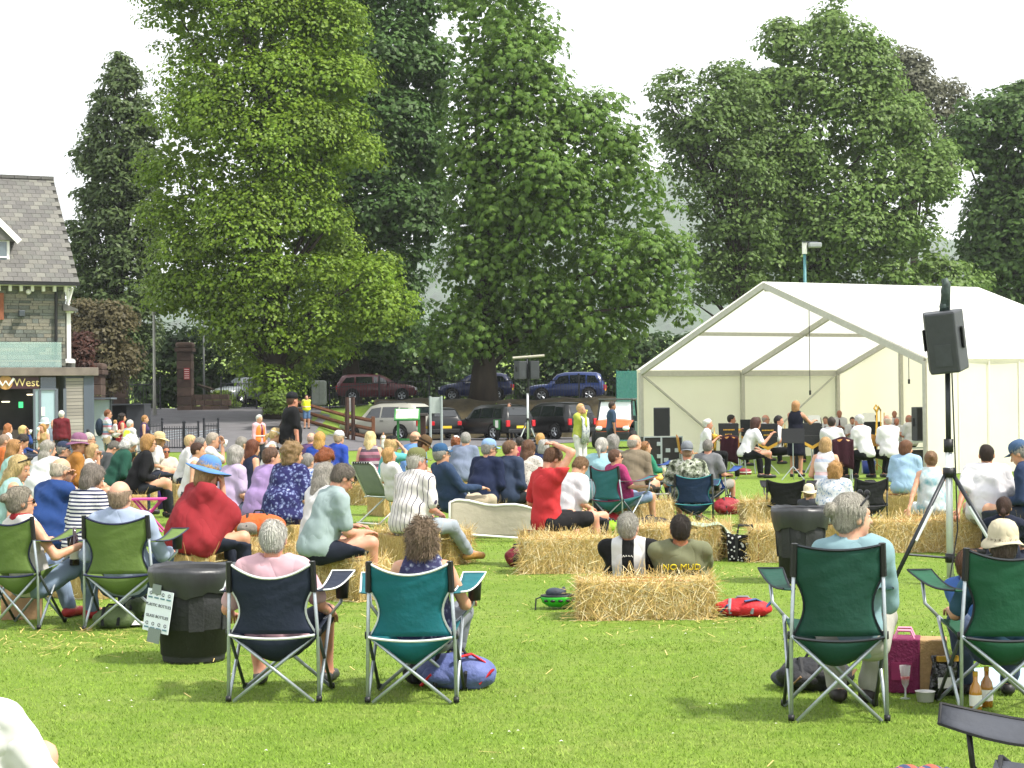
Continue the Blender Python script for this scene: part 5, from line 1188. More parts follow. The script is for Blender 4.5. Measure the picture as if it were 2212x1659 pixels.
def tie(col='#6a1f35'):
    def f(J):
        m = MB(); c = J['pel'] + J['b'] * 0.45 + J['a'] * 0.128
        m.tube([c + J['b'] * 0.035 - J['a'] * .025, c, J['pel'] + J['b'] * 0.30 + J['a'] * 0.142, J['pel'] + J['b'] * 0.12 + J['a'] * 0.14], [.016, .016, .032, .03], 6, flat=.4); m.build('tie', cloth(col), J['P'])
    return f
# ================================================================ straw bales
def straw_mat():
    m, t, b = new_mat('straw_bale'); v = coords(t, (1, 1, 1)); n = noise(t, coords(t, (40, 40, 9)), 1.6, 4.0, 0.7); n2 = noise(t, v, 4.0, 3.0)
    c = ramp(t, n, (0.28, lin('#a98a4c', .6)), (0.5, lin('#e0be70', .70)), (0.72, lin('#f2dca0', .82)))
    t.links.new(mixc(t, ramp(t, n2, (0.4, (0, 0, 0)), (0.75, (.6, .6, .6))), c, lin('#cfae66', .65)), b.inputs['Base Color']); b.inputs['Roughness'].default_value = .8
    bn = nod(t, 'ShaderNodeBump'); bn.inputs['Strength'].default_value = 1; bn.inputs['Distance'].default_value = .03; t.links.new(n, bn.inputs['Height']); t.links.new(bn.outputs[0], b.inputs['Normal']); return m
SBM = straw_mat()
BL, BW, BH = 1.0, 0.46, 0.34
def bale_core(seed):
    g = random.Random(seed); bm = bmesh.new(); bmesh.ops.create_cube(bm, size=1.0); bmesh.ops.subdivide_edges(bm, edges=bm.edges[:], cuts=9, use_grid_fill=True)
    for w in bm.verts:
        x, y, z = w.co; r = 1 - 0.05 * max(0, (abs(x) + abs(y) + abs(z) - 1.0)); n = 0.018 * math.sin(x * 19 + seed) * math.sin(y * 14 + z * 17)
        w.co = Vector((x * BL * r + g.gauss(0, .006), y * BW * r * (1 + n) + g.gauss(0, .006), (z + .5) * BH - (0.012 * math.cos(x * 6 + seed) if z > .4 else 0) + g.gauss(0, .004)))
    me = bpy.data.meshes.new('bale_core'); bm.to_mesh(me); bm.free(); me.materials.append(SBM); me.polygons.foreach_set('use_smooth', np.ones(len(me.polygons), bool)); return me
STM = [M('#e4c67c', .6, .25, 30, f=.76), M('#d2b068', .6, .25, 30, f=.7), M('#f4e6ba', .6, .15, 30, f=.85)]
def bale_straw(seed, n):
    g = np.random.default_rng(seed); face = g.choice(5, n, p=[.3, .3, .13, .13, .14]); p = g.uniform(-.5, .5, (n, 3)); nrm = np.zeros((n, 3))
    for f_, (ax, sg) in enumerate(((1, -1), (1, 1), (0, -1), (0, 1), (2, 1))):
        k = face == f_; p[k, ax] = .5 * sg; nrm[k, ax] = sg
    edge = g.random(n) < .2; p[edge, 2] = np.where(g.random(edge.sum()) < .65, .5, -.49)
    pos = p * [BL, BW, BH] + [0, 0, BH / 2]
    d = g.normal(size=(n, 3)) * [.7, .7, 1.1]; d -= nrm * (d * nrm).sum(1)[:, None] * .85; d += nrm * g.uniform(0, .38, n)[:, None] * (g.random(n) < .3)[:, None]; d /= np.linalg.norm(d, axis=1)[:, None]
    l = g.uniform(.04, .17, n); w = np.cross(d, nrm + g.normal(0, .2, (n, 3))); w /= np.linalg.norm(w, axis=1)[:, None] + 1e-9; w *= g.uniform(.0011, .0026, n)[:, None]
    a = pos + nrm * .004; e = a + d * l[:, None] + nrm * .008; e[:, 2] -= .025 * g.random(n); e[:, 2] = np.maximum(e[:, 2], .006); a[:, 2] = np.maximum(a[:, 2], .006)
    V = np.stack([a - w, a + w, e + w * .7, e - w * .7], 1).reshape(-1, 3); me = np_mesh('straw', V, np.arange(len(V)).reshape(-1, 4))
    for m in STM: me.materials.append(m)
    me.polygons.foreach_set('material_index', g.choice(3, n, p=[.5, .25, .25]).astype(np.int32)); return me
CORES = [bale_core(i) for i in range(3)]; STRH = [bale_straw(i, 5200) for i in range(3)]; STRL = [bale_straw(10 + i, 700) for i in range(3)]
STRG = []
for z_ in (-.13, .13):
    m = MB(); m.tube([(-BL / 2 - .003, z_, .02), (-BL / 2 - .003, z_, BH), (0, z_, BH + .004), (BL / 2 + .003, z_, BH), (BL / 2 + .003, z_, .02)], .004, 4); me = m.mesh('twine'); me.materials.append(M('#c46a2e', .7, .1, f=.6)); STRG.append(me)
BALES = []
def bale(label, u, v, rz, hi=True, k=1.0, world=None, hk=1.0):
    p = G(u, v) if world is None else Vector((world[0], world[1], 0)); i = len(BALES) % 3
    if world is None: p = p + Vector((0, BW * .5 * abs(math.cos(R(rz))) + BL * .5 * abs(math.sin(R(rz))), 0)) * k   # v is the foot of its near face
    t = thing('straw_bale', label, 'straw bale', (p.x, p.y, 0), R(rz), 'straw bales used as seats'); t.scale = (k, k, hk)
    ob('core', CORES[i], None, t); s_ = ob('straw', (STRH if hi else STRL)[i], None, t); s_['kind'] = 'stuff'
    for me in STRG: ob('twine', me, None, t)
    BALES.append((p.x, p.y)); return t

# ================================================================ folding camp chairs
def camp_chair(label, p, yaw, col, trim='#1c1e22', w=.50, hgt_=.82, seat_h=.38, depth=.44, arms=True, s=300, cup=True, frame=STEEL, droop=.06, strap=None, group='folding camp chairs', tall=0.0, arm_w=1.0, arm_tilt=0.0, sides=(-1, 1)):
    t = thing('camp_chair', label, 'camp chair', (p[0], p[1], 0), -R(yaw), group); fm = M(col, .75, .1, 6, .35, 14, trans=.22, f=.6) ; tm = M(trim, .7, .05, 10, f=.75); n = 8 if s > 200 else 5
    hw, rb, rf = w / 2, -depth / 2, depth / 2; r = .0105
    S_ = {(-1, -1): (-hw, rb, seat_h), (1, -1): (hw, rb, seat_h), (-1, 1): (-hw, rf, seat_h + .05), (1, 1): (hw, rf, seat_h + .05)}
    F_ = {(-1, -1): (-hw - .005, rb - .01, 0.01), (1, -1): (hw + .005, rb - .01, .01), (-1, 1): (-hw - .005, rf + .02, .01), (1, 1): (hw + .005, rf + .02, .01)}
    def tb(nm, pts, rr=r, m_=None): m = MB(); m.tube(pts, rr, n); m.build(nm, m_ or frame, t, sm=True)
    for sg in (-1, 1):
        tb('back_pole', [F_[sg, -1], (sg * hw, rb - .01, seat_h), (sg * (hw - .02 + tall), rb - .07, hgt_)])
        tb('cross_leg', [Vector(F_[sg, -1]) + Vector((-sg * .03, -.012, 0)), Vector(S_[-sg, -1]) + Vector((0, -.012 * sg, 0))]); tb('cross_leg', [Vector(F_[sg, 1]) + Vector((0, .012 * sg, 0)), Vector(S_[-sg, 1])])
        tb('side_leg', [F_[sg, -1], S_[sg, 1]], r, frame); tb('side_leg', [F_[sg, 1], S_[sg, -1]], r, DARKSTEEL)
        tb('foot', [Vector(F_[sg, -1]), Vector(F_[sg, -1]) + Vector((0, 0, .03))], .017, BLACK); tb('foot', [Vector(F_[sg, 1]), Vector(F_[sg, 1]) + Vector((0, 0, .03))], .017, BLACK)
        tb('joint', [Vector(S_[sg, -1]) + Vector((0, 0, -.02)), Vector(S_[sg, -1]) + Vector((0, 0, .02))], .02, BLACK)
        if arms and sg in sides:
            tb('arm_post', [S_[sg, 1], (sg * (hw + .06), rf + .05, seat_h + .12), (sg * (hw + .07), rf + .06, seat_h + .24)])
            ah = seat_h + .235
            def af(a, b, sg=sg): y = rb - .04 + (depth + .2) * b; return (sg * (hw + .01 + .05 * b + (a - .5) * (.06 + .08 * b * (1 if arm_w == 1 else math.sin(min(1, b * 1.02) * math.pi) * 1.6)) * arm_w), y, ah + .01 - .035 * math.sin(b * math.pi) + .05 * b + .015 * (a - .5) ** 2 + (a - .5) * arm_tilt * sg * (-1 if sg > 0 else 1))
            ar = MB().grid(af, 4, 8).build('arm_rest', fm, t, sm=True, solid=.006)
            ed = MB(); ed.tube([af(0, q / 8) for q in range(9)] + [af(1, q / 8) for q in range(8, -1, -1)], .006, 4); ed.build('piping', tm, ar)
            if cup and sg == 1: MB().lathe([(.001, -.11), (.036, -.11), (.044, 0.0)], (sg * (hw + .07), rf + .03, ah + .02), 12).build('cup_holder', BLACK, ar, sm=True)
    zt = hgt_
    def half(b):          # half width of the back panel from the top (b=0) down to the seat (b=1)
        return hw - .012 + tall * (1 - b) - .055 * max(0, math.sin((b - .35) / .65 * math.pi)) * (b > .35)
    def bf(a, b):
        x = (a * 2 - 1); z = zt - (zt - seat_h) * b - droop * (1 - x * x) * (1 - b) ** 1.5; wr_ = .004 * math.sin(b * 26 + x * 5) * (1 - b)
        return (x * half(b), rb - .075 + .06 * b - .05 * (1 - x * x) * (.4 + .6 * b) + wr_ + (.012 if abs(x) > .97 else 0), z)
    bp = MB().grid(bf, 16, 14).build('back_panel', fm, t, sm=True, solid=.004)
    m = MB(); m.tube([bf(a / 16, 0) for a in range(17)], .008, 5); m.build('piping', tm, bp)
    for a in (0, 1): m = MB(); m.tube([bf(a, q / 14) for q in range(15)], .007, 5); m.build('piping', tm, bp)
    for sg in (-1, 1): m = MB(); m.tube([(sg * (hw - .018 + tall), rb - .068, zt + .005), (sg * (hw - .012 + tall * .7), rb - .05, zt - .17)], .019, 6); m.build('sleeve', BLACK if strap is None else M(strap, .7, f=.6), bp)
    def sf(a, b):
        x = a * 2 - 1; return (x * (hw - .01), rb - .06 + (depth + .08) * b, seat_h - .005 + .045 * b - (1 - x * x) * (.022 + .17 * math.sin(math.pi * min(1, b * 1.0) ** .8) ** .8))
    sp = MB().grid(sf, 14, 10).build('seat_panel', fm, t, sm=True, solid=.005)
    m = MB(); m.tube([sf(a / 14, 0) for a in range(15)], .008, 5); m.build('piping', tm, sp)
    return t
def chair_at(label, uL, vL, uR, vR, yaw, col, trim='#1c1e22', **kw):
    """rear feet seen at (uL,vL) and (uR,vR)"""
    a, b = G(uL, vL), G(uR, vR); c = (a + b) / 2; w = kw.pop('w', (a - b).length); dp = kw.get('depth', .44)
    f = Vector((math.sin(R(yaw)), math.cos(R(yaw)), 0)); p = c + f * dp / 2
    return camp_chair(label, p, yaw, col, trim, w=w, s=FPX / c.y, **kw)
chair_at('olive green camp chair at the left edge under the woman with scarf', -28, 1362, 88, 1360, 10, '#7d9a4c', '#23284a', hgt_=.87, seat_h=.44)
chair_at('olive green camp chair holding the bald man in pale blue shirt', 193, 1361, 322, 1366, 4, '#7d9a4c', '#23284a', hgt_=.88, seat_h=.44)
chair_at('navy camp chair with white piping, second from the bin', 498, 1517, 687, 1519, 3, '#26324a', '#dfe4e2', hgt_=.81, seat_h=.40, droop=.09)
chair_at('teal camp chair with white piping beside the navy one', 797, 1520, 984, 1521, 4, '#10808c', '#dfe4e2', hgt_=.81, seat_h=.39, droop=.07)
chair_at('dark green camp chair of the grey haired woman in pale blue', 1713, 1555, 1914, 1566, 4, '#1d5a4a', '#17202a', hgt_=.945, seat_h=.46, droop=.03)
chair_at('dark green camp chair cut off by the right edge', 2074, 1540, 2290, 1550, -2, '#216a4a', '#17202a', hgt_=.90, seat_h=.43)
chair_at('teal camp chair with maroon striped top seen from behind left', 1290, 1144, 1338, 1150, 42, '#3f8e98', '#6d2440', w=.50, hgt_=.86, seat_h=.42, cup=False)
chair_at('dark blue camp chair with turquoise edge under the camouflage shirt', 1462, 1133, 1536, 1134, 4, '#1f3f66', '#2f8c94', w=.54, hgt_=.70, seat_h=.30, frame=DARKSTEEL)
chair_at('bright blue camp chair of the woman in green by the small table', 1368, 1085, 1404, 1087, 30, '#2a56a8', '#1d3a80', w=.5, hgt_=.8, seat_h=.4)
chair_at('bright blue camp chair of the man in grey tee near the band', 1508, 1108, 1560, 1110, 20, '#2f62b4', '#1d3a80', w=.5, hgt_=.82, seat_h=.4)
chair_at('empty black camp chair beside a straw bale in front of the band', 1658, 1139, 1740, 1139, 12, '#1b1c20', '#101113', w=.52, hgt_=.64, seat_h=.3, frame=DARKSTEEL, droop=.05)
chair_at('black camp chair right of the woman in blue floral top', 1852, 1140, 1906, 1138, -16, '#1b1d22', '#101113', w=.5, hgt_=.66, seat_h=.3, frame=DARKSTEEL)
chair_at('green camp chair among the crowd below the drive', 222, 1048, 254, 1050, 70, '#2f5a48', '#1c3a30', w=.5, hgt_=.92, seat_h=.45)

# folding lawn chairs with white tube frames
def lawn_chair(label, p, yaw, fab, frame=WHITE, stripes=None, w=.52, hg=.88, sh=.38, web=False, long=False):
    t = thing('lawn_chair', label, 'lawn chair', (p[0], p[1], 0), -R(yaw), 'white framed lawn chairs'); hw = w / 2; r = .013
    bk = [(-hw, -.16, sh), (-hw, -.42, hg - .05), (-hw + .05, -.45, hg), (hw - .05, -.45, hg), (hw, -.42, hg - .05), (hw, -.16, sh)]
    m = MB(); m.tube(bk, r, 8); m.build('back_frame', frame, t, sm=True)
    m = MB(); m.tube([(-hw, -.2, sh), (-hw, .28, sh + .04), (hw, .28, sh + .04), (hw, -.2, sh)], r, 8); m.build('seat_frame', frame, t, sm=True)
    for sg in (-1, 1):
        m = MB(); m.tube([(sg * hw, .3, 0.0), (sg * hw, .22, sh + .2), (sg * hw, -.3, sh + .24)], r, 6); m.build('arm', frame, t, sm=True)
        m = MB(); m.tube([(sg * (hw - .02), -.34, 0), (sg * (hw - .02), .2, sh)], r, 6); m.build('leg', frame, t, sm=True)
    m = MB(); m.tube([(-hw, -.34, .015), (hw, -.34, .015)], r, 6); m.build('foot_bar', frame, t)
    fm = M(fab, .8, .08, 8, .3, 30, trans=.15, f=.68)
    if not web:
        MB().grid(lambda a, b: ((a - .5) * (w - .03), -.17 - .26 * b - .03 * math.sin(b * 3.14) * (1 - (2 * a - 1) ** 2), sh + .02 + (hg - sh - .03) * b), 8, 8).build('back_panel', fm, t, sm=True, solid=.006)
        MB().grid(lambda a, b: ((a - .5) * (w - .03), -.17 + .44 * b, sh + .005 + .035 * b - .04 * math.sin(a * 3.14) * math.sin(b * 3.14)), 8, 8).build('seat_panel', fm, t, sm=True, solid=.006)
    else:
        sm_ = M(stripes, .6, .05, 8, f=.7)
        for k in range(6): MB().grid(lambda a, b, k=k: ((a - .5) * (w - .01), -.19 - .25 * (k + .5 + .35 * (b - .5) * 2) / 6 - .006 * (k % 2), sh + .04 + (hg - sh - .06) * (k + .5 + .35 * (b - .5) * 2) / 6), 6, 1).build('webbing', fm if k % 2 else sm_, t, solid=.003)
        for k in range(5): MB().grid(lambda a, b, k=k: (-hw + .05 + (w - .1) * (k + .5 + .33 * (a - .5) * 2) / 5, -.20 - .25 * b - .012, sh + .03 + (hg - sh - .02) * b), 1, 6).build('webbing', sm_ if k % 2 else fm, t, solid=.003)
    if stripes and not web:
        for k in range(7): piece('stripe', M(stripes, .6, f=.6), t, (-hw + .09 + k * (w - .18) / 6, -.452, hg), (.035, .032, .032))
    return t
def gp(u, v): p = G(u, v); return (p.x, p.y)
lawn_chair('white framed lawn chair with grey green fabric under the blonde woman', gp(836, 1130), 48, '#9aa79c', stripes='#20242c')
lawn_chair('white framed lawn chair with dark side under the blue capped man', gp(960, 1150), 58, '#8d978c', stripes='#20242c')
lawn_chair('lawn chair woven from blue and white webbing', gp(1004, 1075), 20, '#e4e6e8', stripes='#2a3c86', web=True)
lawn_chair('pale striped lawn chair behind the man in the blue jumper', gp(178, 1116), 50, '#b8bfae', stripes='#2c5a4a')
lawn_chair('pale lawn chair near the grey haired person in white', gp(88, 1112), 40, '#b9beb2', stripes='#3a4450')
# cream sun lounger tipped on its side
p = gp(1062, 1170); t = thing('sun_lounger', 'cream canvas sun lounger lying on its side in the grass', 'sun lounger', (p[0], p[1], 0), R(-4))
def lf(a, b): x = -.52 + 1.15 * a; return (x, .06 * math.sin(a * 5) + .05 * b, .045 + (.46 - .10 * a) * b + .02 * math.sin(a * 11) * b)
MB().grid(lf, 24, 8).build('canvas', M('#cfc7b2', .9, .08, 4, .4, 12, trans=.2, f=.75), t, sm=True, solid=.008)
m = MB(); m.tube([lf(0, 0), lf(0, .95), Vector(lf(.06, 1)), *[lf(a / 10, 1) for a in range(1, 11)]], .016, 8); m.build('frame', WHITE, t, sm=True)
m = MB(); m.tube([(-.52, -.25, .02), (-.3, -.12, .10), (.2, -.10, .06), (.65, -.12, .03)], .014, 8); m.build('leg_frame', WHITE, t, sm=True)

# ================================================================ bins
def wheelie(label, u, v, lab=None, sign=False, hgt_=.62):
    p = G(u, v); p = p + Vector((0, .2, 0)); t = thing('litter_bin', label, 'litter bin', (p.x, p.y, 0), 0, 'black litter bins'); PL = M('#2d2f31', .72, .2, 5, .3, 40, f=.7)
    MB().lathe([(.001, .0), (.175, .0), (.18, .02), (.205, hgt_ * .5), (.208, hgt_ * .52), (.235, hgt_), (.215, hgt_), (.19, .05), (.001, .05)], (0, 0, 0), 32).build('body', PL, t, sm=True)
    for k in range(6):
        a = k * math.pi / 3 + .25; MB().box((.212 * math.sin(a), -.212 * math.cos(a), hgt_ * .62), (.09, .012, hgt_ * .55), Matrix.Rotation(a, 3, 'Z') @ Matrix.Rotation(R(4), 3, 'X')).build('rib', PL, t, bevel=.004)
    bagm = M('#2f3135', .42, .2, 8, .5, 10, spec=.6, f=.7, stretch=(1, 1, .35))
    MB().lathe([(.2, hgt_ - .05), (.225, hgt_ - .01), (.255, hgt_ + .015), (.262, hgt_ - .02), (.252, hgt_ - .10), (.238, hgt_ - .16)], (0, 0, 0), 48, wave=lambda i, th: (.006 * math.sin(th * 3 + 1) + .003 * math.sin(th * 13 + i)) if i in (2, 3) else (.018 * math.sin(th * 5) + .006 * math.sin(th * 17) if i == 5 else 0)).build('bin_liner', bagm, t, sm=True)
    return t
b1 = wheelie('black litter bin with bottle recycling notice and bin liner', 407, 1436, hgt_=.60); b1.scale = (1.15, 1.15, 1.04)
sg_ = thing('recycling_sign', None, None, (-.165, -.205, .345), R(-38)); sg_.parent = b1; sg_.rotation_euler = (R(-5), R(6), R(-36))
MB().box((0, 0, 0), (.21, .004, .265)).build('paper', M('#dfe8ec', .6, .04, 10, f=.9), sg_)
TXT = M('#2c3038', .6, .05, 10)
for tx, zz in (('PLASTIC BOTTLES', .035), ('GLASS BOTTLES', -.035)): text_obj(tx, .026, TXT, sg_, (0, -.004, zz), (R(90), 0, 0), ext=.0006)
for row, zz in ((0, .095), (1, -.095)):
    for k in range(4):
        x = -.075 + k * .05; m = MB()
        for q in range(3):
            a0 = q * 2.094 + .3; m.tube([(x + .011 * math.cos(a0), -.004, zz + .012 + .011 * math.sin(a0)), (x + .011 * math.cos(a0 + 1.5), -.004, zz + .012 + .011 * math.sin(a0 + 1.5))], .0022, 4)
        m.build('recycling_mark', TXT, sg_); piece('caption_bar', M('#5a7f88', .6), sg_, (x, -.004, zz - .014), (.034, .003, .009))
TAPE = M('#8d9a92', .5, .1, 10, f=.65)
piece('tape', TAPE, sg_, (-.03, -.006, .135), (.07, .004, .06)); piece('tape', TAPE, sg_, (0.0, -.006, -.155), (.1, .004, .09))
b2 = wheelie('black litter bin with liner beside the polka dot bag', 1738, 1262, hgt_=.60); b2.scale = (1.05, 1.05, 1.15)

# ================================================================ loudspeakers
def speaker(label, loc, rz, w, hh, dpt, tilt=0, sleeve=False, name='loudspeaker'):
    t = thing(name, label, 'loudspeaker', loc, rz, 'black loudspeakers'); t.rotation_euler = (tilt, R(5) if tilt else 0, rz); BX = M('#3f4247', .5, .12, 12, .2, 80, f=.75)
    MB().prism([(-w / 2, -dpt / 2, 0), (w / 2, -dpt / 2, 0), (w * .36, dpt / 2, 0), (-w * .36, dpt / 2, 0)], (0, 0, 0), (0, 0, hh)).build('cabinet', BX, t, bevel=.02)
    MB().box((0, -dpt / 2 - .004, hh / 2), (w * .88, .012, hh * .92)).build('grille', M('#15171a', .7, .3, 90), t)
    for x in (-1, 1): MB().box((x * w * .47, 0.0, hh * .55), (.02, .07, .2)).build('handle', M('#101113', .6), t, bevel=.008)
    MB().box((0, dpt / 2 + .003, hh * .3), (w * .4, .012, hh * .35)).build('connector_panel', M('#3a3d42', .5), t)
    return t
STP = M('#2e3135', .4, .1, 20, metal=.4)
def tripod(label, u, v, ztop, spread=.55, legz=.95, thick=1.0, pale=True):
    p = G(u, v); t = thing('speaker_stand', label, 'speaker stand', (p.x, p.y, 0), 0, 'tripod speaker stands')
    m = MB(); m.tube([(0, 0, .06), (0, 0, ztop * .62)], .026 * thick, 10); m.build('lower_pole', M('#c9ced0', .35, .08, 10, metal=.3) if pale else STP, t, sm=True)
    m = MB(); m.tube([(0, 0, ztop * .55), (0, 0, ztop)], .02 * thick, 10); m.build('upper_pole', STP, t, sm=True)
    m = MB(); m.tube([(0, 0, ztop * .6), (0, 0, ztop * .66)], .036 * thick, 10); m.build('collar', BLACK, t, sm=True)
    m = MB(); m.tube([(0, 0, legz - .04), (0, 0, legz + .05)], .045 * thick, 10); m.build('hub', BLACK, t, sm=True)
    m = MB(); m.tube([(0, 0, .2), (0, 0, .28)], .036 * thick, 10); m.build('lower_collar', BLACK, t, sm=True)
    for k, a in enumerate((200, 330, 75)):
        x, y = math.cos(R(a)) * spread, math.sin(R(a)) * spread
        m = MB(); m.tube([(x * .05, y * .05, legz), (x, y, .02)], .016 * thick, 8); m.build('leg', STP, t, sm=True)
        m = MB(); m.tube([(0, 0, .24), (x * .72, y * .72, .29)], .01 * thick, 6); m.build('brace', STP, t)
        m = MB(); m.tube([(x, y, .03), (x * 1.04, y * 1.04, 0.0)], .022 * thick, 8); m.build('rubber_foot', BLACK, t)
        if k < 2: m = MB(); m.tube([(x * .3, y * .3, legz * .7 + .006), (x * .6, y * .6, legz * .4 + .006)], .019 * thick, 8); m.build('leg_sleeve', M('#c9ced0', .35, .08, 10), t)
    m = MB(); m.tube([(.03, -.03, ztop), (.05, -.04, 1.1), (.06, -.05, .5), (-.05, -.15, .02), (-.25, -.1, .015)], .007, 5); m.build('cable', BLACK, t)
    return t, p
t, p = tripod('tall tripod stand holding the near loudspeaker at the right', 2053, 1262, 2.02, .62, 1.02, 1.25)
speaker('black loudspeaker on the tall tripod at the right', (p.x, p.y, 1.95), R(160), .37, .56, .34, R(-7))
m = MB(); m.ball((0, 0, .6), (.05, .05, .06), 8, 6); m.ball((.01, 0, .74), (.045, .04, .07), 8, 6); m.tube([(0, 0, .55), (0.02, 0, .8), (0, 0, .86)], [.05, .04, .03], 8); o = m.build('cable_bundle', M('#3b4a46', .6, .5, 30, f=.8), None, sm=True)
o.location = (p.x - .02, p.y, 1.95 + 0.0); tag(o, 'bundle of clamps and cable on top of the near loudspeaker', 'cable bundle')
t, p = tripod('far tripod stand with crossbar in front of the black cars', 1141, 969, 3.5, .5, 1.1, 1.6)
m = MB(); m.tube([(-.55, 0, 3.42), (.65, 0, 3.5)], .05, 8); m.build('crossbar', M('#b9b4a4', .5, .1, f=.8), t)
for x, lab in ((-.24, 'left of the two loudspeakers on the far stand'), (.26, 'right of the two loudspeakers on the far stand')): speaker(lab, (p.x + x, p.y - .05, 2.62), R(180 + (25 if x < 0 else 8)), .44, .68, .36)
# ================================================================ the audience
def pl(J, name, m, mat, **k): return m.build(name, mat, J['P'], **k)
def cup(J):
    m = MB(); w = J['A'][1][2]; m.tube([w + Vector((0, .03, -.02)), w + Vector((0, .05, .08))], [.03, .036], 10); pl(J, 'paper_cup', m, WHITE, sm=True)
def scarf(col):
    def f(J):
        m = MB(); n = J['neck']; m.lathe([(.07, -.03), (.088, 0), (.07, .035)], n + Vector((0, .01, .015)), 16); pl(J, 'scarf', m, cloth(col), sm=True)
    return f
def back_text(lines):
    def f(J):
        for tx, zz, sz, c in lines: text_obj(tx, sz, M(c, .7, .05, 20, f=.8), J['P'], tuple(J['pel'] + J['b'] * zz - J['a'] * .166), (R(90) - math.atan2(J['b'].y, J['b'].z), 0, 0), ext=.004, name='print')
    return f
def rucksack(col):
    def f(J):
        m = MB(); m.ball(J['pel'] + J['b'] * .28 - J['a'] * .2, (.16, .11, .24), 12, 9); pl(J, 'rucksack', m, cloth(col), sm=True)
    return f
def vest(col, open_=True):
    def f(J):
        b, a, pel = J['b'], J['a'], J['pel']; Mt = np.array([list(J['X']), list(a), list(b)]).T; h_ = max(.012, .4 / J['s'])
        pr = [ell(pel + b * .05, (.212, .168, .16), Mt, .06), ell(pel + b * .22, (.195, .152, .18), Mt, .06), ell(pel + b * .36, (.192, .145, .165), Mt, .06)]
        F_ = Field(pr, h_); F_.cut(list(b), list(pel + b * .47)); F_.cut([-q for q in b], list(pel - b * .02)); F_.cut([.95, 0, .3], list(pel + b * .45 + J['X'] * .16)); F_.cut([-.95, 0, .3], list(pel + b * .45 - J['X'] * .16))
        if open_: X_, Y_, Z_ = F_.grid(); F_.F = np.maximum(F_.F, np.minimum(.05 - np.abs(X_), Y_ - .02))
        me = F_.mesh('vest'); v_ = ob('vest', me, M(col, .6, .06, 8, f=.95), J['P'])
        m = MB(); m.lathe([(.222, -.015), (.222, .015)], pel + b * .16, 24, None, 1.0, .8); m.build('reflective_band', M('#d9dcd8', .3, f=.9), v_)
    return f
def strap_bag(J): 
    m = MB(); m.tube([J['pel'] + J['b'] * .47 - J['X'] * .12 - J['a'] * .1, J['pel'] + J['b'] * .25 + J['X'] * .02 - J['a'] * .16, J['pel'] + J['X'] * .18 - J['a'] * .1], .012, 5); pl(J, 'bag_strap', m, BLACK)
def zigzags(J):
    for k in range(6):
        m = MB(); c = J['pel'] + J['b'] * (.45 - .036 * k) - J['a'] * (.15 if k > 1 else .125); m.tube([c + J['X'] * (q * .011) + J['b'] * (.008 if (q % 2) else -.008) for q in range(-4, 5)], .0045, 4); pl(J, 'print', m, WHITE)
Pn = person
GREY, DKBR, BLON, WHT = '#9a9890', '#4a3428', '#d8b874', '#dedbd2'
# -- foreground
Pn('white haired man in pink tee sitting in the navy chair', 589, 1125, 'c', 3, '#e9b9c4', '#27303f', ('short', WHT), s=370, leg='short', seat=.27, fat=1.15, shoes='#3a3c3c', skin='#e0a489', hands=[(-.33, .16, .50), (.30, .25, .5)], feet=[(-.2, .46, .07), (.24, .5, .07)])
Pn('woman with tousled brown hair sitting in the teal chair', 912, 1128, 'c', 5, ('floral', '#40406a', '#8088a8', '#e4e4ea'), '#8a8f98', ('curly', '#8a7660'), s=368, female=True, seat=.27, fat=1.1, sleeve='none', leg='crop')
Pn('grey haired woman with hair clip and sunglasses on head in pale blue top', 1836, 1068, 'c', 12, '#8fb6bf', '#b8b7aa', ('bun', '#b4afa2'), s=404, lean=-4, hy=58, fat=.86, hands=[(-.12, .28, .52), (.12, .30, .52)], female=True, sleeve='half', glasses='crown', seat=.34, skin='#e8b89a', shoes='#2a2420', feet=[(-.1, .5, .07), (.06, .5, .07)])
Pn('person in cream bucket hat in the chair at the right edge', 2167, 1138, 'c', 5, '#3f6f8c', '#4a5a78', ('short', '#7a6a58'), hat=('bucket', '#ded2b0'), seat=.27, s=396)
Pn('woman with swept back grey blonde hair and red scarf in the left chair', 40, 1052, 'c', 35, '#e8e4e0', '#8fa6c4', ('bun', '#9a9282'), s=276, female=True, sleeve='none', hy=25, glasses='sun', extras=scarf('#b8222e'), seat=.25, hands=[(-.2, .3, .62), (.34, .22, .62)], shoes='#c03030')
Pn('bald man in pale blue shirt sitting in the olive chair', 258, 1039, 'c', 4, '#aebfdd', '#3c5068', ('bald', '#b8a088'), s=277, seat=.26, hy=10, sleeve='long', skin='#e2b094', collar=True, fat=1.15)
Pn('person in white tee cut off at the lower left corner', -85, 1385, 'c', 8, '#f2f2f2', '#5a5f68', ('short', '#6a5a48'), s=610, lean=0, seat=.12, fat=1.25, skin='#e8b498', hands=[(-.2, .3, .3), (.42, .16, .2)], hang=.03, sleeve='half')
Pn('grey haired cyclist in black and white jersey behind a bale', 1355, 1108, 'g', 12, ('jersey', '#e8e8ea', '#16171a'), '#26282c', ('short', '#b4b0a6'), s=264, hy=15, sleeve='short', lean=-26, fat=1.55, collar=True, skin='#d8a286', extras=zigzags)
Pn('dark haired cyclist in olive tee printed with yellow letters', 1470, 1113, 'g', 0, '#7f8260', '#2f3f5c', ('short', '#3a322c'), s=266, hy=-4, lean=-26, fat=1.65, skin='#b87e5c', extras=back_text([('NO MUD', .385, .078, '#e3d02c')]), hands=[(-.2, .36, .24), (.26, .3, .16)])
Pn('blue polo man on a bale leaning an elbow on his knee', 752, 1001, 'b', 62, '#a3b9b8', '#232a3c', ('short', '#6f665c'), s=246, lean=20, nod=16, leg='short', fat=1.18, glasses='clear', collar=True, skin='#dda488', hands=[(-.1, .38, .62), (.1, .42, .58)])
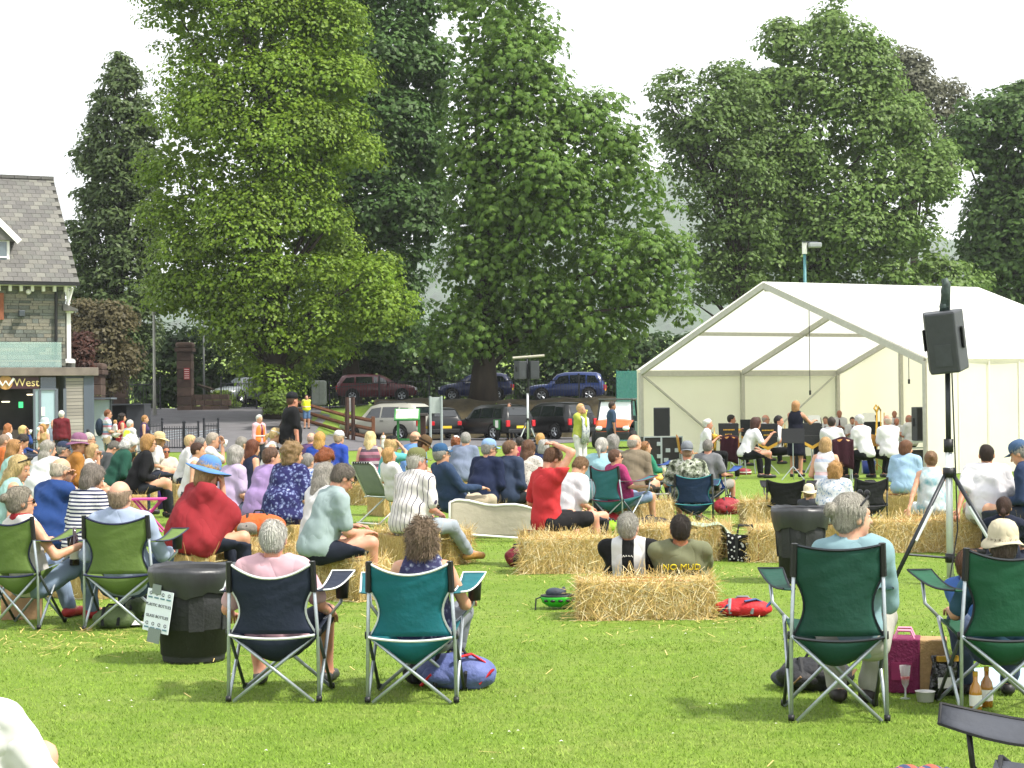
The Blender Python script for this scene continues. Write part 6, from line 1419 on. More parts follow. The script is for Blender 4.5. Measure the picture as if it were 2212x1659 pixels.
Pn('grey bobbed woman in white blouse beside the blue polo man', 704, 1003, 'b', 48, '#f0f0ee', '#3c4450', ('long', '#b3ada2'), s=234, female=True, lean=10, hang=.05, sleeve='half', hy=15)
Pn('woman in crimson cape and bright blue brimmed hat', 456, 993, 'b', 62, '#a8202c', '#2c3345', ('bob', '#c2a070'), s=236, female=True, lean=14, nod=8, sleeve='poncho', fat=1.12, hat=('brim', '#5e95dc', '#6fa2e2'), hands=[None, 'mouth'])
Pn('grey bobbed person in navy and white striped top', 208, 1005, 'b', 34, ('breton', '#eceaec', '#2c3560'), '#39404a', ('bob', '#8a8076'), s=238, lean=12, hy=20, nod=10, fat=1.1, female=True)
Pn('balding man in royal blue jumper resting his cheek on his hand', 138, 989, 'b', 40, '#234a8e', '#2b3038', ('bald', '#d5c9b4'), s=226, lean=14, nod=10, sleeve='long', hands=[None, 'cheek'], fat=1.25, hang=.02)
Pn('smiling woman with long blonde hair and sunglasses on her head', 48, 985, 'b', 72, '#a6d4cc', '#8a8f98', ('long', '#e0c68c'), s=214, female=True, sleeve='none', hy=25, glasses='crown', nod=8)
# -- right part
Pn('man in red jersey holding his hand on the back of his head', 1204, 965, 'b', 56, '#d8242c', '#242427', ('short', '#6a4a34'), s=205, lean=2, nod=22, leg='short', hands=[(-.2, .2, .5), 'crown'], fat=1.0, skin='#e6ab8f', feet=[(-.1, .5, .07), (.2, .52, .07)])
Pn('person in white tee and dark leggings beside the red jersey man', 1263, 984, 'b', 50, '#f0f0f4', '#3a3b42', ('short', '#8a6a4a'), s=196, female=True, lean=18, nod=24, hang=.03)
Pn('woman with long brown hair in leopard print top', 1143, 952, 'b', 30, ('leopard', '#d8cfc2', '#e4ddd2', '#3a3230'), '#2a2c30', ('long', '#6a4a34'), s=158, female=True, hy=8, glasses='crown', extras=strap_bag, fat=1.15, hang=.03)
Pn('brown haired man in slate blue sweatshirt turning right', 1103, 952, 'b', 44, '#34435f', '#2b3036', ('short', '#7a5c42'), s=160, hy=32, sleeve='long', fat=1.3, skin='#dd9f84', hang=.02)
Pn('man in pale blue cap and navy jumper', 1057, 952, 'b', 40, '#1e2a4c', '#4a4440', ('short', GREY), s=161, hy=24, sleeve='long', hat=('cap', '#8fb6e4'), glasses='clear', fat=1.3, hang=.02)
Pn('man in dark blue cap and denim shirt reclining in a lawn chair', 950, 962, 'c', 62, '#31486a', '#c8b898', ('short', GREY), s=172, lean=-20, hat=('cap', '#2f5f8c'), glasses='clear', sleeve='long', seat=.38, fat=1.25)
Pn('man in olive cap and white pinstriped shirt sitting on a bale', 901, 973, 'b', 42, ('pin', '#f0ebe6', '#4a4460'), '#aebac6', ('short', '#d0ccc2'), s=208, lean=10, hy=20, hat=('cap', '#7b7f4c'), fat=1.25, collar=True, hang=.02, shoes='#b88a4a', feet=[(.0, .66, .07), (.12, .74, .12)], skin='#dea088')
Pn('blonde bobbed woman in white top in the lawn chair', 839, 968, 'c', 50, '#eeecea', '#5a6270', ('bob', '#c89e62'), s=155, female=True, hy=30, seat=.38)
Pn('blonde in black cap and turquoise tee shading her face', 847, 945, 'b', 62, '#55b8b8', '#3a4050', ('bob', '#d6b47c'), s=140, female=True, hat=('cap', '#1f2024'), hands=[None, 'eyes'])
Pn('balding man in bright blue tee', 898, 932, 'b', 38, '#6fa6e8', '#3a4050', ('bald', '#a08468'), s=122, fat=1.25, hy=20)
Pn('person in brown brimmed hat and yellow patterned shirt', 922, 945, 'b', 80, ('camo', '#e8c040', '#d86a8a', '#f0d870'), '#3a4050', ('short', '#5a4030'), s=136, hat=('fedora', '#6a5234', '#3a2c20'), nod=16)
Pn('grey haired man in blue grey tee beyond the webbed chair', 1006, 934, 'b', 25, '#8593ae', '#3a4050', ('short', '#a2a09a'), s=126, hy=-15, fat=1.35)
Pn('ginger child in white cap beside the blue grey tee', 985, 936, 'b', 20, '#dfe6f0', '#3a4050', ('curly', '#8a4f2c'), s=112, hat=('cap', '#ecebea'), scale=.85)
Pn('little dark haired girl in pink between the two navy jumpers', 1123, 944, 'b', 20, '#c0305c', '#3a4050', ('short', '#3a3430'), s=118)
Pn('grey haired woman in navy behind the leopard print top', 1175, 951, 'b', 20, '#2b3a68', '#3a4050', ('bob', '#b8b6b0'), s=140, female=True)
Pn('ginger blond child behind the grey haired woman in navy', 1167, 936, 'b', 20, '#2f3a48', '#3a4050', ('bob', '#c89858'), s=112, scale=.9)
Pn('woman with grey ponytail in aqua top', 1300, 946, 'b', 20, '#a4d6e0', '#5a6270', ('pony', '#bdb9b0'), s=158, female=True, sleeve='half', hang=.03)
Pn('grey haired person left of the man in khaki', 1325, 940, 'b', 30, '#7d7a74', '#3a4050', ('bob', '#9a9690'), s=142, female=True)
Pn('balding man in khaki shirt in front of the flight case', 1371, 939, 'b', 26, '#8e8068', '#4a4840', ('bald', '#b8b0a2'), s=150, hy=30, fat=1.2, sleeve='long')
Pn('ponytailed woman in green jumper looking right', 1393, 954, 'c', 66, '#1f8a68', '#2c3345', ('pony', '#a4744a'), s=129, female=True, sleeve='long', seat=.32, hy=15, glasses='crown')
Pn('short haired woman in magenta blouse and sunglasses', 1327, 971, 'c', 58, ('floral', '#b02a6c', '#c43a7c', '#8a1c54'), '#8aa2c4', ('short', '#6a4a38'), s=161, female=True, glasses='sun', seat=.33, leg='short', fat=1.3, hy=18)
Pn('man in grey cap and jungle print shirt', 1484, 957, 'c', 8, ('camo', '#4a5240', '#9aa488', '#d8dccc', '#2f352a'), '#5a7ea8', ('shaved', '#a88a70'), s=154, lean=-6, hat=('capback', '#8a9098'), seat=.26, fat=1.35, leg='short', skin='#dc9c80')
Pn('grey haired man in grey tee by the blue chair near the band', 1529, 950, 'c', 30, '#84868a', '#a8a49c', ('short', '#8a8680'), s=142, lean=0, leg='short', seat=.34, fat=1.2, hy=-6, feet=[(.0, .5, .07), (.22, .52, .07)], shoes='#6a7a84', skin='#dfa48a')
Pn('blonde woman in white sleeveless top in front of the band', 1783, 946, 'b', 15, ('hoops', '#f0eef0', '#f0eef0', '#c8d4ec', '#f0c8cc', '#f0eef0'), '#5a6270', ('bob', '#c8a470'), s=148, female=True, sleeve='none')
Pn('curly blonde woman in blue floral top beside the black chair', 1804, 1000, 'b', 24, ('floral', '#e8eef4', '#8fb0d4', '#5a7aa8'), '#4a5468', ('curly', '#b98d54'), s=190, lean=8, female=True, fat=1.15, hang=.03, seat=.3)
Pn('small child in cream sun hat beside the black camp chair', 1747, 1024, 'g', 40, '#4a4c54', '#e0a890', ('short', '#a08060'), s=170, hat=('bucket', '#f0e2c0'), scale=.72)
Pn('person in pale blue hoodie sitting on a bale', 1958, 953, 'b', 28, '#a6cdec', '#c8bca8', ('bob', '#7a5238'), s=152, hy=40, sleeve='long', fat=1.1, hang=.03, collar=True)
Pn('girl with hair bun in aqua tie-dye dress leaning on one arm', 2011, 975, 'b', 10, ('wash', '#9fdce4', '#e4f2f4', '#78c4d4'), '#e4f2f4', ('bun', '#8a6a4c'), s=186, female=True, sleeve='none', hands=['behind', None], hang=.03, lean=4)
Pn('dark cropped man in white tee at the right', 2131, 960, 'b', 14, '#f0eef4', '#a49c8c', ('shaved', '#3a2c24'), s=196, sleeve='short', fat=1.2, hang=.03, skin='#c8906e', hands=['behind', None])
Pn('man in blue cap and navy fleece facing left', 2194, 955, 'b', -58, '#2c3f62', '#3a4050', ('short', GREY), s=200, lean=10, nod=14, hat=('cap', '#4a6a94'), sleeve='long', fat=1.2, collar=True)
Pn('small child with dark ponytail in navy hoodie on the right bales', 2168, 1075, 'g', 20, '#232a40', '#232a40', ('pony', '#4a342a'), s=235, scale=.8, sleeve='long', seat=.2, collar=True)
Pn('person in blue clothes lying behind the right green chair', 2092, 1300, 'g', 55, '#3f6ab8', '#4a72c0', ('short', '#6a4a34'), s=330, scale=.85)
# -- left and middle crowd
Pn('white haired man in maroon jacket standing near the shop', 133, 887, 's', 8, '#7a1f2c', '#2b3038', ('short', '#e4e2dc'), s=80, sleeve='long', fat=1.15)
Pn('man with sunglasses in pastel striped tee standing with a toddler', 233, 885, 's', 78, ('hoops', '#e8e4f0', '#d88a9c', '#8ab0d8', '#f0ecf0'), '#b8a480', ('short', '#7a4a2c'), s=84, leg='short', glasses='sun', hands=[(-.1, .25, 1.12), (.05, .3, 1.1)], extras=rucksack('#27364a'))
Pn('toddler in white held by the man in pastel stripes', 249, 886, 'k', 60, '#f0ece8', '#e8e4dc', ('short', '#c89c64'), s=84, scale=.5, seat=1.22, shoes=None, feet=[(-.1, .1, 1.9), (.1, .1, 1.9)])
Pn('woman with dark curly hair in red dress beside the toddler', 264, 894, 's', 70, '#b4202c', '#b4202c', ('curly', '#241a16'), s=82, female=True, sleeve='none', leg='skirt')
Pn('white haired marshal in yellow hi-vis vest with back to camera', 281, 907, 's', 40, '#e6e4e0', '#3a3c40', ('short', '#dad6cc'), s=96, sleeve='long', extras=vest('#d8e82c', False))
Pn('short haired woman in purple vest standing by the railings', 313, 897, 's', 84, '#4a3a68', '#d8d4e0', ('short', '#a87a48'), s=84, female=True, sleeve='none', leg='skirt')
Pn('person with auburn hair in white by the shop door', 18, 916, 'k', 60, '#f0ecea', '#3a4050', ('long', '#a86a3c'), s=84, female=True)
Pn('blonde in blue jacket drinking near the shop door', 50, 920, 'k', 80, '#2c4f9c', '#3a4050', ('bob', '#d8bc7c'), s=86, female=True, sleeve='long', hands=[None, 'mouth'], extras=cup)
Pn('person in white sun hat at the terrace table', 97, 906, 'k', 90, '#e8e8ea', '#3a4050', ('short', '#8a6a4c'), s=76, hat=('bucket', '#cfe0e4'))
Pn('blonde woman in ochre top holding a cup at the terrace', 92, 916, 'k', 200, '#c8a868', '#3a4050', ('bob', '#b88c50'), s=78, female=True, sleeve='none', hands=[None, 'mouth'], extras=cup)
Pn('balding man in pale blue at the terrace beside maroon jacket', 117, 906, 'k', 210, '#c4d4e4', '#3a4050', ('bald', '#a08468'), s=74)
Pn('shaven man in orange tee at the left edge', 11, 938, 'b', 60, '#e07018', '#3a4050', ('shaved', '#a08a78'), s=124, fat=1.2)
Pn('woman with long light brown hair in mint vest at the left', 33, 951, 'b', 64, '#a8d8d0', '#5a6270', ('long', '#b08350'), s=146, female=True, sleeve='none', glasses='crown')
Pn('dark haired man in pink and white shirt looking down', 57, 937, 'b', 76, ('hoops', '#f0dce4', '#e4a8c0', '#f0dce4'), '#3a4050', ('short', '#2f2620'), s=122, nod=20)
Pn('person with long grey hair in loose white tee', 105, 953, 'b', 34, '#efeef0', '#5a6270', ('long', '#a8a298'), s=150, fat=1.4, hang=.03, hy=20)
Pn('man in navy cap and dark top left of the mauve hat', 138, 957, 'b', 60, '#23262c', '#3a4050', ('short', GREY), s=140, hat=('cap', '#36425e'), hy=20, sleeve='long')
Pn('person in mauve fedora and mustard shirt', 172, 943, 'b', 66, '#b87a1e', '#4a5468', ('short', '#a8795c'), s=146, hat=('fedora', '#9a6488', '#d8c4b8'), fat=1.25, sleeve='long', hy=15)
Pn('grey haired man in pale top behind the mauve hat', 193, 935, 'b', 72, '#e4e2e0', '#3a4050', ('short', '#c8c2b6'), s=118, glasses='clear')
Pn('woman in sunglasses resting her chin in her hand', 200, 960, 'b', 90, '#e8e4e0', '#3a4050', ('bob', '#c8a878'), s=146, female=True, glasses='sun', hands=[None, 'chin'])
Pn('person in dark grey jacket bending beside the green cardigan', 256, 950, 'b', 60, '#4a4e50', '#3a4050', ('short', '#6a665e'), s=128, lean=30, nod=24, sleeve='long', fat=1.2)
Pn('white haired woman in green cardigan looking down', 292, 939, 'b', 58, '#1f5a48', '#3a4050', ('curly', '#e6e4de'), s=136, female=True, lean=22, nod=24, sleeve='long', fat=1.1)
Pn('woman with blonde bob and glasses in black cardigan', 322, 940, 'b', 72, '#191a1e', '#2b3038', ('bob', '#b98d54'), s=140, female=True, glasses='clear', sleeve='long', lean=18, fat=1.15)
Pn('person in straw sun hat behind the black cardigan', 345, 937, 'b', 78, '#eeeae6', '#3a4050', ('bob', '#b99468'), s=116, female=True, hat=('straw', '#e0c68c'))
Pn('man in sunglasses sitting low and facing the camera', 357, 963, 'g', 150, '#d8c8b8', '#3a4050', ('short', '#4a342a'), s=104, glasses='sun', skin='#c07c58')
Pn('fair haired person in white shirt with dark straps', 412, 940, 'b', 74, '#f0efee', '#3a4050', ('short', '#d8bc88'), s=124, glasses='sun', sleeve='long')
Pn('grey haired person in pale blue shirt behind the dark haired woman', 434, 945, 'b', 66, '#c0d4ee', '#3a4050', ('short', '#8a8680'), s=128, sleeve='long')
Pn('dark short haired woman in white vest top', 428, 956, 'b', 84, '#f2f0ee', '#3a4050', ('short', '#4a2e20'), s=150, female=True, sleeve='none')
Pn('grey haired man in white tee drinking from a cup', 461, 935, 'b', 80, '#eeeeee', '#3a4050', ('short', '#b4a898'), s=130, hands=[None, 'mouth'], extras=cup, fat=1.2)
Pn('grey haired man in bright green tee', 523, 944, 'b', 50, '#5a9a3c', '#3a4050', ('short', '#9a948a'), s=132, fat=1.3)
Pn('grey haired woman in lilac tee', 511, 965, 'b', 46, '#c9b4da', '#4a5468', ('bob', '#b0aca4'), s=176, female=True, fat=1.15)
Pn('woman with long auburn brown hair in navy strappy top', 547, 951, 'b', 50, '#222a44', '#3a4050', ('long', '#6a3a22'), s=146, female=True, sleeve='none')
Pn('white haired marshal in orange hi-vis vest and pink shirt', 560, 896, 's', 128, '#f0b8c4', '#3a3c44', ('short', '#dcdad6'), s=88, extras=lambda J: (vest('#f07828')(J), tie('#8a1f3c')(J)), sleeve='long')
Pn('blonde woman in white visor and black and white halter', 600, 925, 'b', 84, ('hoops', '#f0eeec', '#1c1c20', '#f0eeec'), '#3a4050', ('pony', '#dcbf84'), s=118, female=True, sleeve='none', hat=('visor', '#f0f0f0'), nod=8)
Pn('tall man in black cap and black tee standing amid the crowd', 631, 850, 's', 66, '#1b1c20', '#23252b', ('shaved', '#5a4030'), s=118, hat=('cap', '#1f2228'), hy=-20, fat=1.2, skin='#dc9c80', hang=.02)
Pn('balding man in grey shirt half hidden behind the black cap', 629, 848, 's', 20, '#b4bcc4', '#a49c8c', ('bald', '#a08468'), s=46)
Pn('marshal in yellow hi-vis vest and denim shorts with phone at ear', 662, 853, 's', 165, '#d8e048', '#5a7ea8', ('short', '#5a4a40'), s=47, leg='short', hands=['cheek', (.1, .2, 1.1)], extras=vest('#e0f020', False))
Pn('brown haired man in lilac shirt', 587, 967, 'b', 48, '#b595d0', '#6a645e', ('short', '#6a4e3c'), s=184, fat=1.35, hang=.02, sleeve='short', collar=True, hy=20)
Pn('curly haired woman in navy and white floral blouse', 633, 958, 'b', 38, ('floral', '#2c2c6a', '#8090c8', '#d4d8f0'), '#a8ac9c', ('curly', '#8f744e'), s=190, female=True, fat=1.35, hang=.03, hy=15)
Pn('ginger haired person in grey tee looking down', 715, 966, 'b', 60, '#85868c', '#3a4050', ('curly', '#8a4a24'), s=164, lean=24, nod=30, fat=1.2)
Pn('woman with long wavy blonde hair in royal blue tee', 691, 934, 'b', 12, '#1f4fb8', '#3a4050', ('long', '#c89c54'), s=126, female=True)
Pn('child in white cap and blue hoodie', 733, 933, 'b', 40, '#2a52c0', '#3a4050', ('short', '#c8b08c'), s=118, hat=('cap', '#eceaea'), sleeve='long', lean=16)
Pn('pink faced man in purple behind the black tee', 673, 935, 'b', 30, '#6a4a80', '#3a4050', ('bald', '#c8a89c'), s=112)
Pn('grey haired man in blue checked shirt', 665, 980, 'b', 30, ('check', '#e8ecf4', '#8aa4d8', '#3a5aa8'), '#3a4050', ('short', '#8a8680'), s=176, scale=.9)
Pn('woman with long pale blonde hair in striped pink vest', 800, 933, 'b', 4, ('hoops', '#7a5a68', '#b8788c', '#5a4a58', '#a8a0a4', '#8a3a5c'), '#26282c', ('long', '#ecd69c'), s=124, female=True, sleeve='none', fat=1.1)
Pn('small girl in white dress facing the camera', 828, 934, 's', 170, '#f2f0ee', '#f2f0ee', ('short', '#8a5c34'), s=62, female=True, leg='skirt', sleeve='none')
# -- standing at the right
def mic(J):
    m = MB(); w = J['A'][1][2]; m.tube([w + Vector((0, .02, -.06)), w + Vector((0, .05, .06))], .014, 8); m.ball(w + Vector((0, .055, .08)), .024, 8, 6); pl(J, 'microphone', m, M('#d8d060', .5), sm=True)
def long_scarf(J):
    c = J['pel']; b, a, X = J['b'], J['a'], J['X']
    m = MB()
    for sg in (-1, 1): m.tube([J['neck'] + X * sg * .07 + a * .02, c + b * .4 + X * sg * .075 + a * .155, c + b * .15 + X * sg * .07 + a * .175, c - b * .16 + X * sg * .06 + a * .16], [.04, .06, .075, .085], 8, flat=.45)
    pl(J, 'scarf', m, cloth(('floral', '#d8dce0', '#8a94b4', '#4a5480')), sm=True); mic(J)
Pn('presenter in yellow cardigan and white trousers holding a microphone', 1254, 872, 's', 128, '#c3cc3a', '#eceaea', ('short', '#d8b078'), s=94, female=True, sleeve='long', hands=[(-.24, .06, .82), 'mic'], extras=long_scarf, fat=1.1)
Pn('man in slate tee standing beside the orange buggy', 1322, 868, 's', 80, '#3f5876', '#2b3340', ('short', '#3a2c24'), s=78, glasses='crown', skin='#c08a68')
Pn('technician in black standing by the far speaker stand', 1100, 870, 's', 210, '#1c1e22', '#1c1e22', ('short', '#5a4a40'), s=47, sleeve='long', hands=['mouth', None])
# ================================================================ brass band in the marquee
BANNER = M('#15171c', .7, .15, 10, .2, 20); GOLDF = M('#c79a34', .45, .1, 12, f=.8); BRASS = M('#d6ab45', .22, .08, 10, metal=.85, f=.95); PAPER = M('#eceae4', .8, .04, 10, f=.9)
def gs(u, s): p = AT(u, 880, FPX / s); return (p.x, p.y)
def music_stand(label, u, s, yaw, banner=True, txt=False, paper=False, h=1.02):
    x, y = gs(u, s); t = thing('music_stand', label, 'music stand', (x, y, 0), -R(yaw), 'band music stands')
    for a in (90, 210, 330): m = MB(); m.tube([(0, 0, .3), (math.cos(R(a)) * .28, math.sin(R(a)) * .28, .01)], .01, 5); m.build('leg', STEEL, t)
    m = MB(); m.tube([(0, 0, .25), (0, 0, h - .15)], .012, 6); m.build('stem', STEEL, t)
    MB().box((0, 0, h), (.48, .02, .32), Matrix.Rotation(R(-14), 3, 'X')).build('desk', BLACK, t)
    if banner:
        pts = [(-.24, -.05, h + .14), (.24, -.05, h + .14), (.22, -.03, h - .34), (0, -.03, h - .46), (-.22, -.03, h - .34)]
        bn = MB().prism(pts, (0, -.004, 0), (0, .004, 0)).build('banner', BANNER, t)
        for sg in (-1, 1):
            MB().prism([(sg * .225, -.04, h - .27), (sg * .222, -.04, h - .345), (0, -.04, h - .465), (0, -.04, h - .385)], (0, -.006, 0), (0, .002, 0)).build('fringe', GOLDF, bn)
        if txt:
            for q, (w_, zz) in enumerate(((.28, .02), (.2, -.09), (.1, -.19))):
                for k in range(int(w_ / .035)): piece('gold_letter', GOLDF, bn, (-w_ / 2 + .017 + k * .035, -.052, h + zz - .02), (.024, .004, .03))
    if paper: MB().box((.02, -.04, h + .07), (.34, .006, .3), Matrix.Rotation(R(-14), 3, 'X')).build('sheet_music', PAPER, t)
    return t
def band_chair(label, u, s, yaw, col='#c98a3a', drape=None):
    x, y = gs(u, s); t = thing('band_chair', label, 'chair', (x, y, 0), -R(yaw), 'band chairs'); wm = M(col, .45, .15, 6, f=.62, stretch=(1, 1, .3))
    MB().grid(lambda a, b: ((a - .5) * .42 * (1 - .1 * b), -.2 + .42 * b, .45 - .02 * math.sin(b * 3.1)), 6, 6).build('seat', wm, t, sm=True, solid=.012)
    MB().grid(lambda a, b: ((a - .5) * .42 * math.sin(.6 + 1.1 * b), -.2 - .06 * b - .03 * (1 - (2 * a - 1) ** 2), .47 + .38 * b + (.05 * math.cos((a - .5) * 3.1) if b == 1 else 0)), 8, 6).build('backrest', wm, t, sm=True, solid=.012)
    for sx in (-1, 1):
        for sy in (-.18, .2): m = MB(); m.tube([(sx * .17, sy, .44), (sx * .2, sy * 1.15, .005)], .011, 6); m.build('leg', STEEL, t)
    if drape: MB().grid(lambda a, b: ((a - .5) * .44, -.275 - .05 * math.sin(b * 2.2) - .01 * math.sin(a * 14), .92 - .62 * b + .03 * math.cos((a - .5) * 6)), 14, 8).build('draped_jacket', cloth(drape), t, sm=True, solid=.02)
    return t
BD = dict(group='brass band players', sleeve='short', collar=True)
def play(label, u, v, yaw, s, hair, kind='k', skin='#d8a084', inst=None, tie_=True, glasses=None, **kw):
    def ex_(J):
        if tie_: tie('#5a1a30')(J)
        if inst:
            b, a, pel, X = J['b'], J['a'], J['pel'], J['X']; m = MB(); f_ = J['hp'](0, .13, -.07)
            if inst == 'cornet':
                e = f_ + Vector((0, .32, -.04)); m.tube([f_, f_.lerp(e, .7), e], [.008, .012, .055], 10)
                m.tube([f_.lerp(e, .2), f_.lerp(e, .25) + Vector((0, 0, -.08)), f_.lerp(e, .65) + Vector((0, 0, -.08)), f_.lerp(e, .7)], .009, 6)
                for q in (.35, .43, .51): m.tube([f_.lerp(e, q) + Vector((0, 0, -.09)), f_.lerp(e, q) + Vector((0, 0, .05))], .012, 6)
            else:
                c = pel + a * .2 + b * .16; m.tube([c + Vector((0, 0, -.12)), c, c + Vector((.02, 0, .18)), c + Vector((.03, .02, .27))], [.03, .035, .05, .09], 12)
                m.tube([c + Vector((.06, 0, -.12)), c + Vector((.09, 0, .0)), c + Vector((.06, 0, .15)), f_], [.02, .018, .012, .008], 8)
            i_ = m.build('brass_instrument', BRASS, J['P'], sm=True)
    hands = [(-.06, .24, .45 / 1 + .36), (.08, .26, .45 + .40)] if inst == 'horn' else ['front', 'front'] if not inst else ['mouth', 'mouth'] if inst == 'cornetx' else [(-.08, .3, .85), (.06, .3, .88)]
    d_ = dict(BD); d_.update(kw)
    Pn(label, u, v, kind, yaw, '#eeedf0', '#16181d', hair, s=s, skin=skin, extras=ex_, hands=d_.pop('hands', hands), glasses=glasses, **d_)
play('white haired bandsman at the left end of the band', 1529, 905, 96, 96, ('short', '#dad8d2'), inst='horn')
play('bearded dark haired bandsman second from the left', 1580, 896, 92, 82, ('short', '#2c2622'), inst='horn', skin='#c88e70')
play('woman with glasses leaning forward in white band shirt', 1634, 903, 70, 98, ('bob', '#4a2c24'), glasses='clear', female=True, lean=26, inst=None, hands=[None, (.3, .42, .85)])
play('bald bearded bandsman beside the leaning woman', 1654, 896, 100, 80, ('bald', '#b0a498'), inst='horn', glasses='clear')
play('grey haired player hidden behind the leaning woman', 1637, 901, 100, 76, ('short', '#8a7464'))
play('young dark haired bandsman left of the conductor', 1682, 898, 110, 92, ('short', '#1f1a18'), inst='horn')
play('bald bandsman just right of the conductor', 1747, 901, 190, 78, ('bald', '#a8846c'), skin='#c4866a')
play('brown haired player behind the music sheet', 1783, 900, 200, 76, ('short', '#7a6858'))
play('dark haired player in white shirt with back to camera', 1796, 901, 10, 100, ('short', '#33261f'), inst=None, sleeve='long', hands=['front', (.2, .4, .8)])
play('tallest bandsman at the back with grey tie', 1813, 886, 190, 74, ('bald', '#9a7460'), skin='#b87c60', seat=.6)
play('silver haired player bent to the left', 1855, 896, -35, 100, ('short', '#c8c8c6'), inst=None, sleeve='long', lean=18)
play('player half hidden behind the silver haired one', 1841, 901, 190, 76, ('short', '#5a4438'))
play('bandsman in dark glasses beside the trombone', 1879, 900, 200, 78, ('short', '#4a3428'), glasses='sun', skin='#b4785c')
play('bald player in white tee shirt seen from behind', 1917, 896, -20, 100, ('bald', '#c8b4a4'), inst=None, fat=1.2)
play('bald bandsman at the back right', 1932, 887, 190, 74, ('bald', '#a8806c'), skin='#c0846a', seat=.6)
play('sunburnt player behind the bald one in white tee', 1937, 903, 200, 78, ('bald', '#b8907c'), skin='#c88468')
play('bald bandsman next to the right loudspeaker', 1963, 896, -40, 80, ('bald', '#b4907c'), skin='#cc8a70', fat=1.2)
Pn('conductor in sleeveless navy dress facing the band', 1719, 867, 's', 28, '#161a2e', '#161a2e', ('bob', '#b98a5c'), s=97, female=True, sleeve='none', leg='skirt', hands=['front', 'lead'], group='brass band players', skin='#d8a284', shoes='#1a1a1c', hang=.01)
music_stand('black banner music stand with gold lettering in front of the leaning woman', 1657, 93, 178 - 180, txt=True)
music_stand('black banner music stand before the bearded bandsman', 1573, 90, -6, txt=True)
music_stand('black banner music stand right of the trombone', 1882, 90, -12)
music_stand('banner music stand just right of the conductor', 1752, 92, -18)
music_stand('white music sheet on a stand held near the conductor', 1756, 88, -20, banner=False, paper=True, h=1.12)
music_stand('music stand with white sheet behind the trombone', 1874, 84, -14, banner=False, paper=True, h=1.15)
music_stand('plain black stand behind the leaning woman', 1618, 80, 0, banner=True, h=1.05)
music_stand('conductor stand with splayed feet on the grass', 1712, 101, 10, banner=False, h=.95)
band_chair('orange wooden chair at the left end of the band', 1485, 88, 90)
band_chair('orange wooden chair beneath the leaning woman', 1602, 92, 60)
band_chair('orange wooden chair left of the trombone', 1862, 92, -30)
band_chair('chair draped with a maroon jacket below the dark haired player', 1817, 104, 6, drape='#3d1424')
band_chair('chair draped with a maroon jacket beside the bearded bandsman', 1585, 94, 30, drape='#401626')
# trombone standing on its bell
x, y = gs(1893, 92); t = thing('trombone', 'brass trombone standing upright on its stand among the band', 'trombone', (x, y, 0))
m = MB(); m.tube([(0, 0, .72), (0, 0, .78), (0, 0, .95), (.01, 0, 1.45), (.05, 0, 1.55), (.1, 0, 1.45)], [.12, .06, .03, .02, .02, .02], 12); m.build('bell', BRASS, t, sm=True)
m = MB(); m.tube([(.1, 0, 1.45), (.1, 0, .8), (.14, 0, .76), (.18, 0, .8), (.18, 0, 1.4)], .012, 8); m.build('slide', BRASS, t, sm=True)
m = MB(); m.tube([(0, 0, 1.4), (.06, .04, 1.5), (0, .05, 1.58), (-.05, .02, 1.5), (0, 0, 1.42)], .022, 8); m.build('tuning_loop', BRASS, t, sm=True)
m = MB(); m.tube([(0, 0, .72), (0, 0, .05)], .014, 6)
for a in (90, 210, 330): m.tube([(0, 0, .2), (math.cos(R(a)) * .2, math.sin(R(a)) * .2, .01)], .01, 5)
m.build('stand', GOLDF, t)
x, y = gs(1620, 97); t = thing('cornet', 'brass cornet resting on the chair in front of the leaning woman', 'cornet', (x, y, .49), R(20))
m = MB(); m.tube([(.24, 0, .05), (.05, 0, .05), (-.05, 0, .05), (-.09, 0, .05)], [.01, .012, .03, .07], 12); m.build('bell', BRASS, t, sm=True)
m = MB()
for q in (.04, .08, .12): m.tube([(q, 0, 0), (q, 0, .12)], .012, 6)
m.tube([(.2, 0, .05), (.2, 0, .1), (0, 0, .1), (0, 0, .05)], .009, 6); m.build('valves', BRASS, t)
# flight cases and stage loudspeakers
x, y = gs(1427, 83); t = thing('flight_case', 'black flight cases with steel edges under the left stage loudspeaker', 'flight case', (x, y, 0), R(6)); FC = M('#1d1a1a', .6, .2, 12, f=.7)
MB().box((-.27, 0, .41), (.42, .5, .78)).build('case', FC, t, bevel=.008); MB().box((.23, 0, .41), (.54, .5, .78)).build('case', FC, t, bevel=.008)
for xx in (-.49, -.05, -.03, .51):
    for yy in (-.25, .25): piece('edge', STEEL, t, (xx, yy, .41), (.025, .025, .8))
for zz in (.02, .8): piece('edge', STEEL, t, (0.01, -.252, zz), (1.02, .02, .03))
for xx, zz in ((.13, .45), (.37, .45), (-.1, .3), (-.1, .62), (.08, .2)): MB().box((xx, -.258, zz), (.12, .015, .1)).build('latch', STEEL, t, bevel=.005)
speaker('black loudspeaker standing on the flight cases', (x + .03, y, .82), R(-6), .43, .74, .4)
x, y = gs(1980, 91); t = thing('side_table', 'pale metal table under the right stage loudspeaker', 'table', (x, y, 0), R(20))
MB().box((0, 0, .7), (.95, .5, .04)).build('top', M('#b9c4bc', .5, .05, f=.8), t); piece('shelf', M('#a9b4ac', .5), t, (0, 0, .55), (.92, .46, .02))
for sx in (-.44, .44):
    for sy in (-.2, .2): piece('leg', STEEL, t, (sx, sy, .35), (.03, .03, .7))
piece('equipment_box', BLACK, t, (0, 0, .25), (.6, .4, .5))
speaker('black loudspeaker at the right corner of the marquee', (gs(1984, 91)[0], y, .722), R(14), .28, .80, .36)
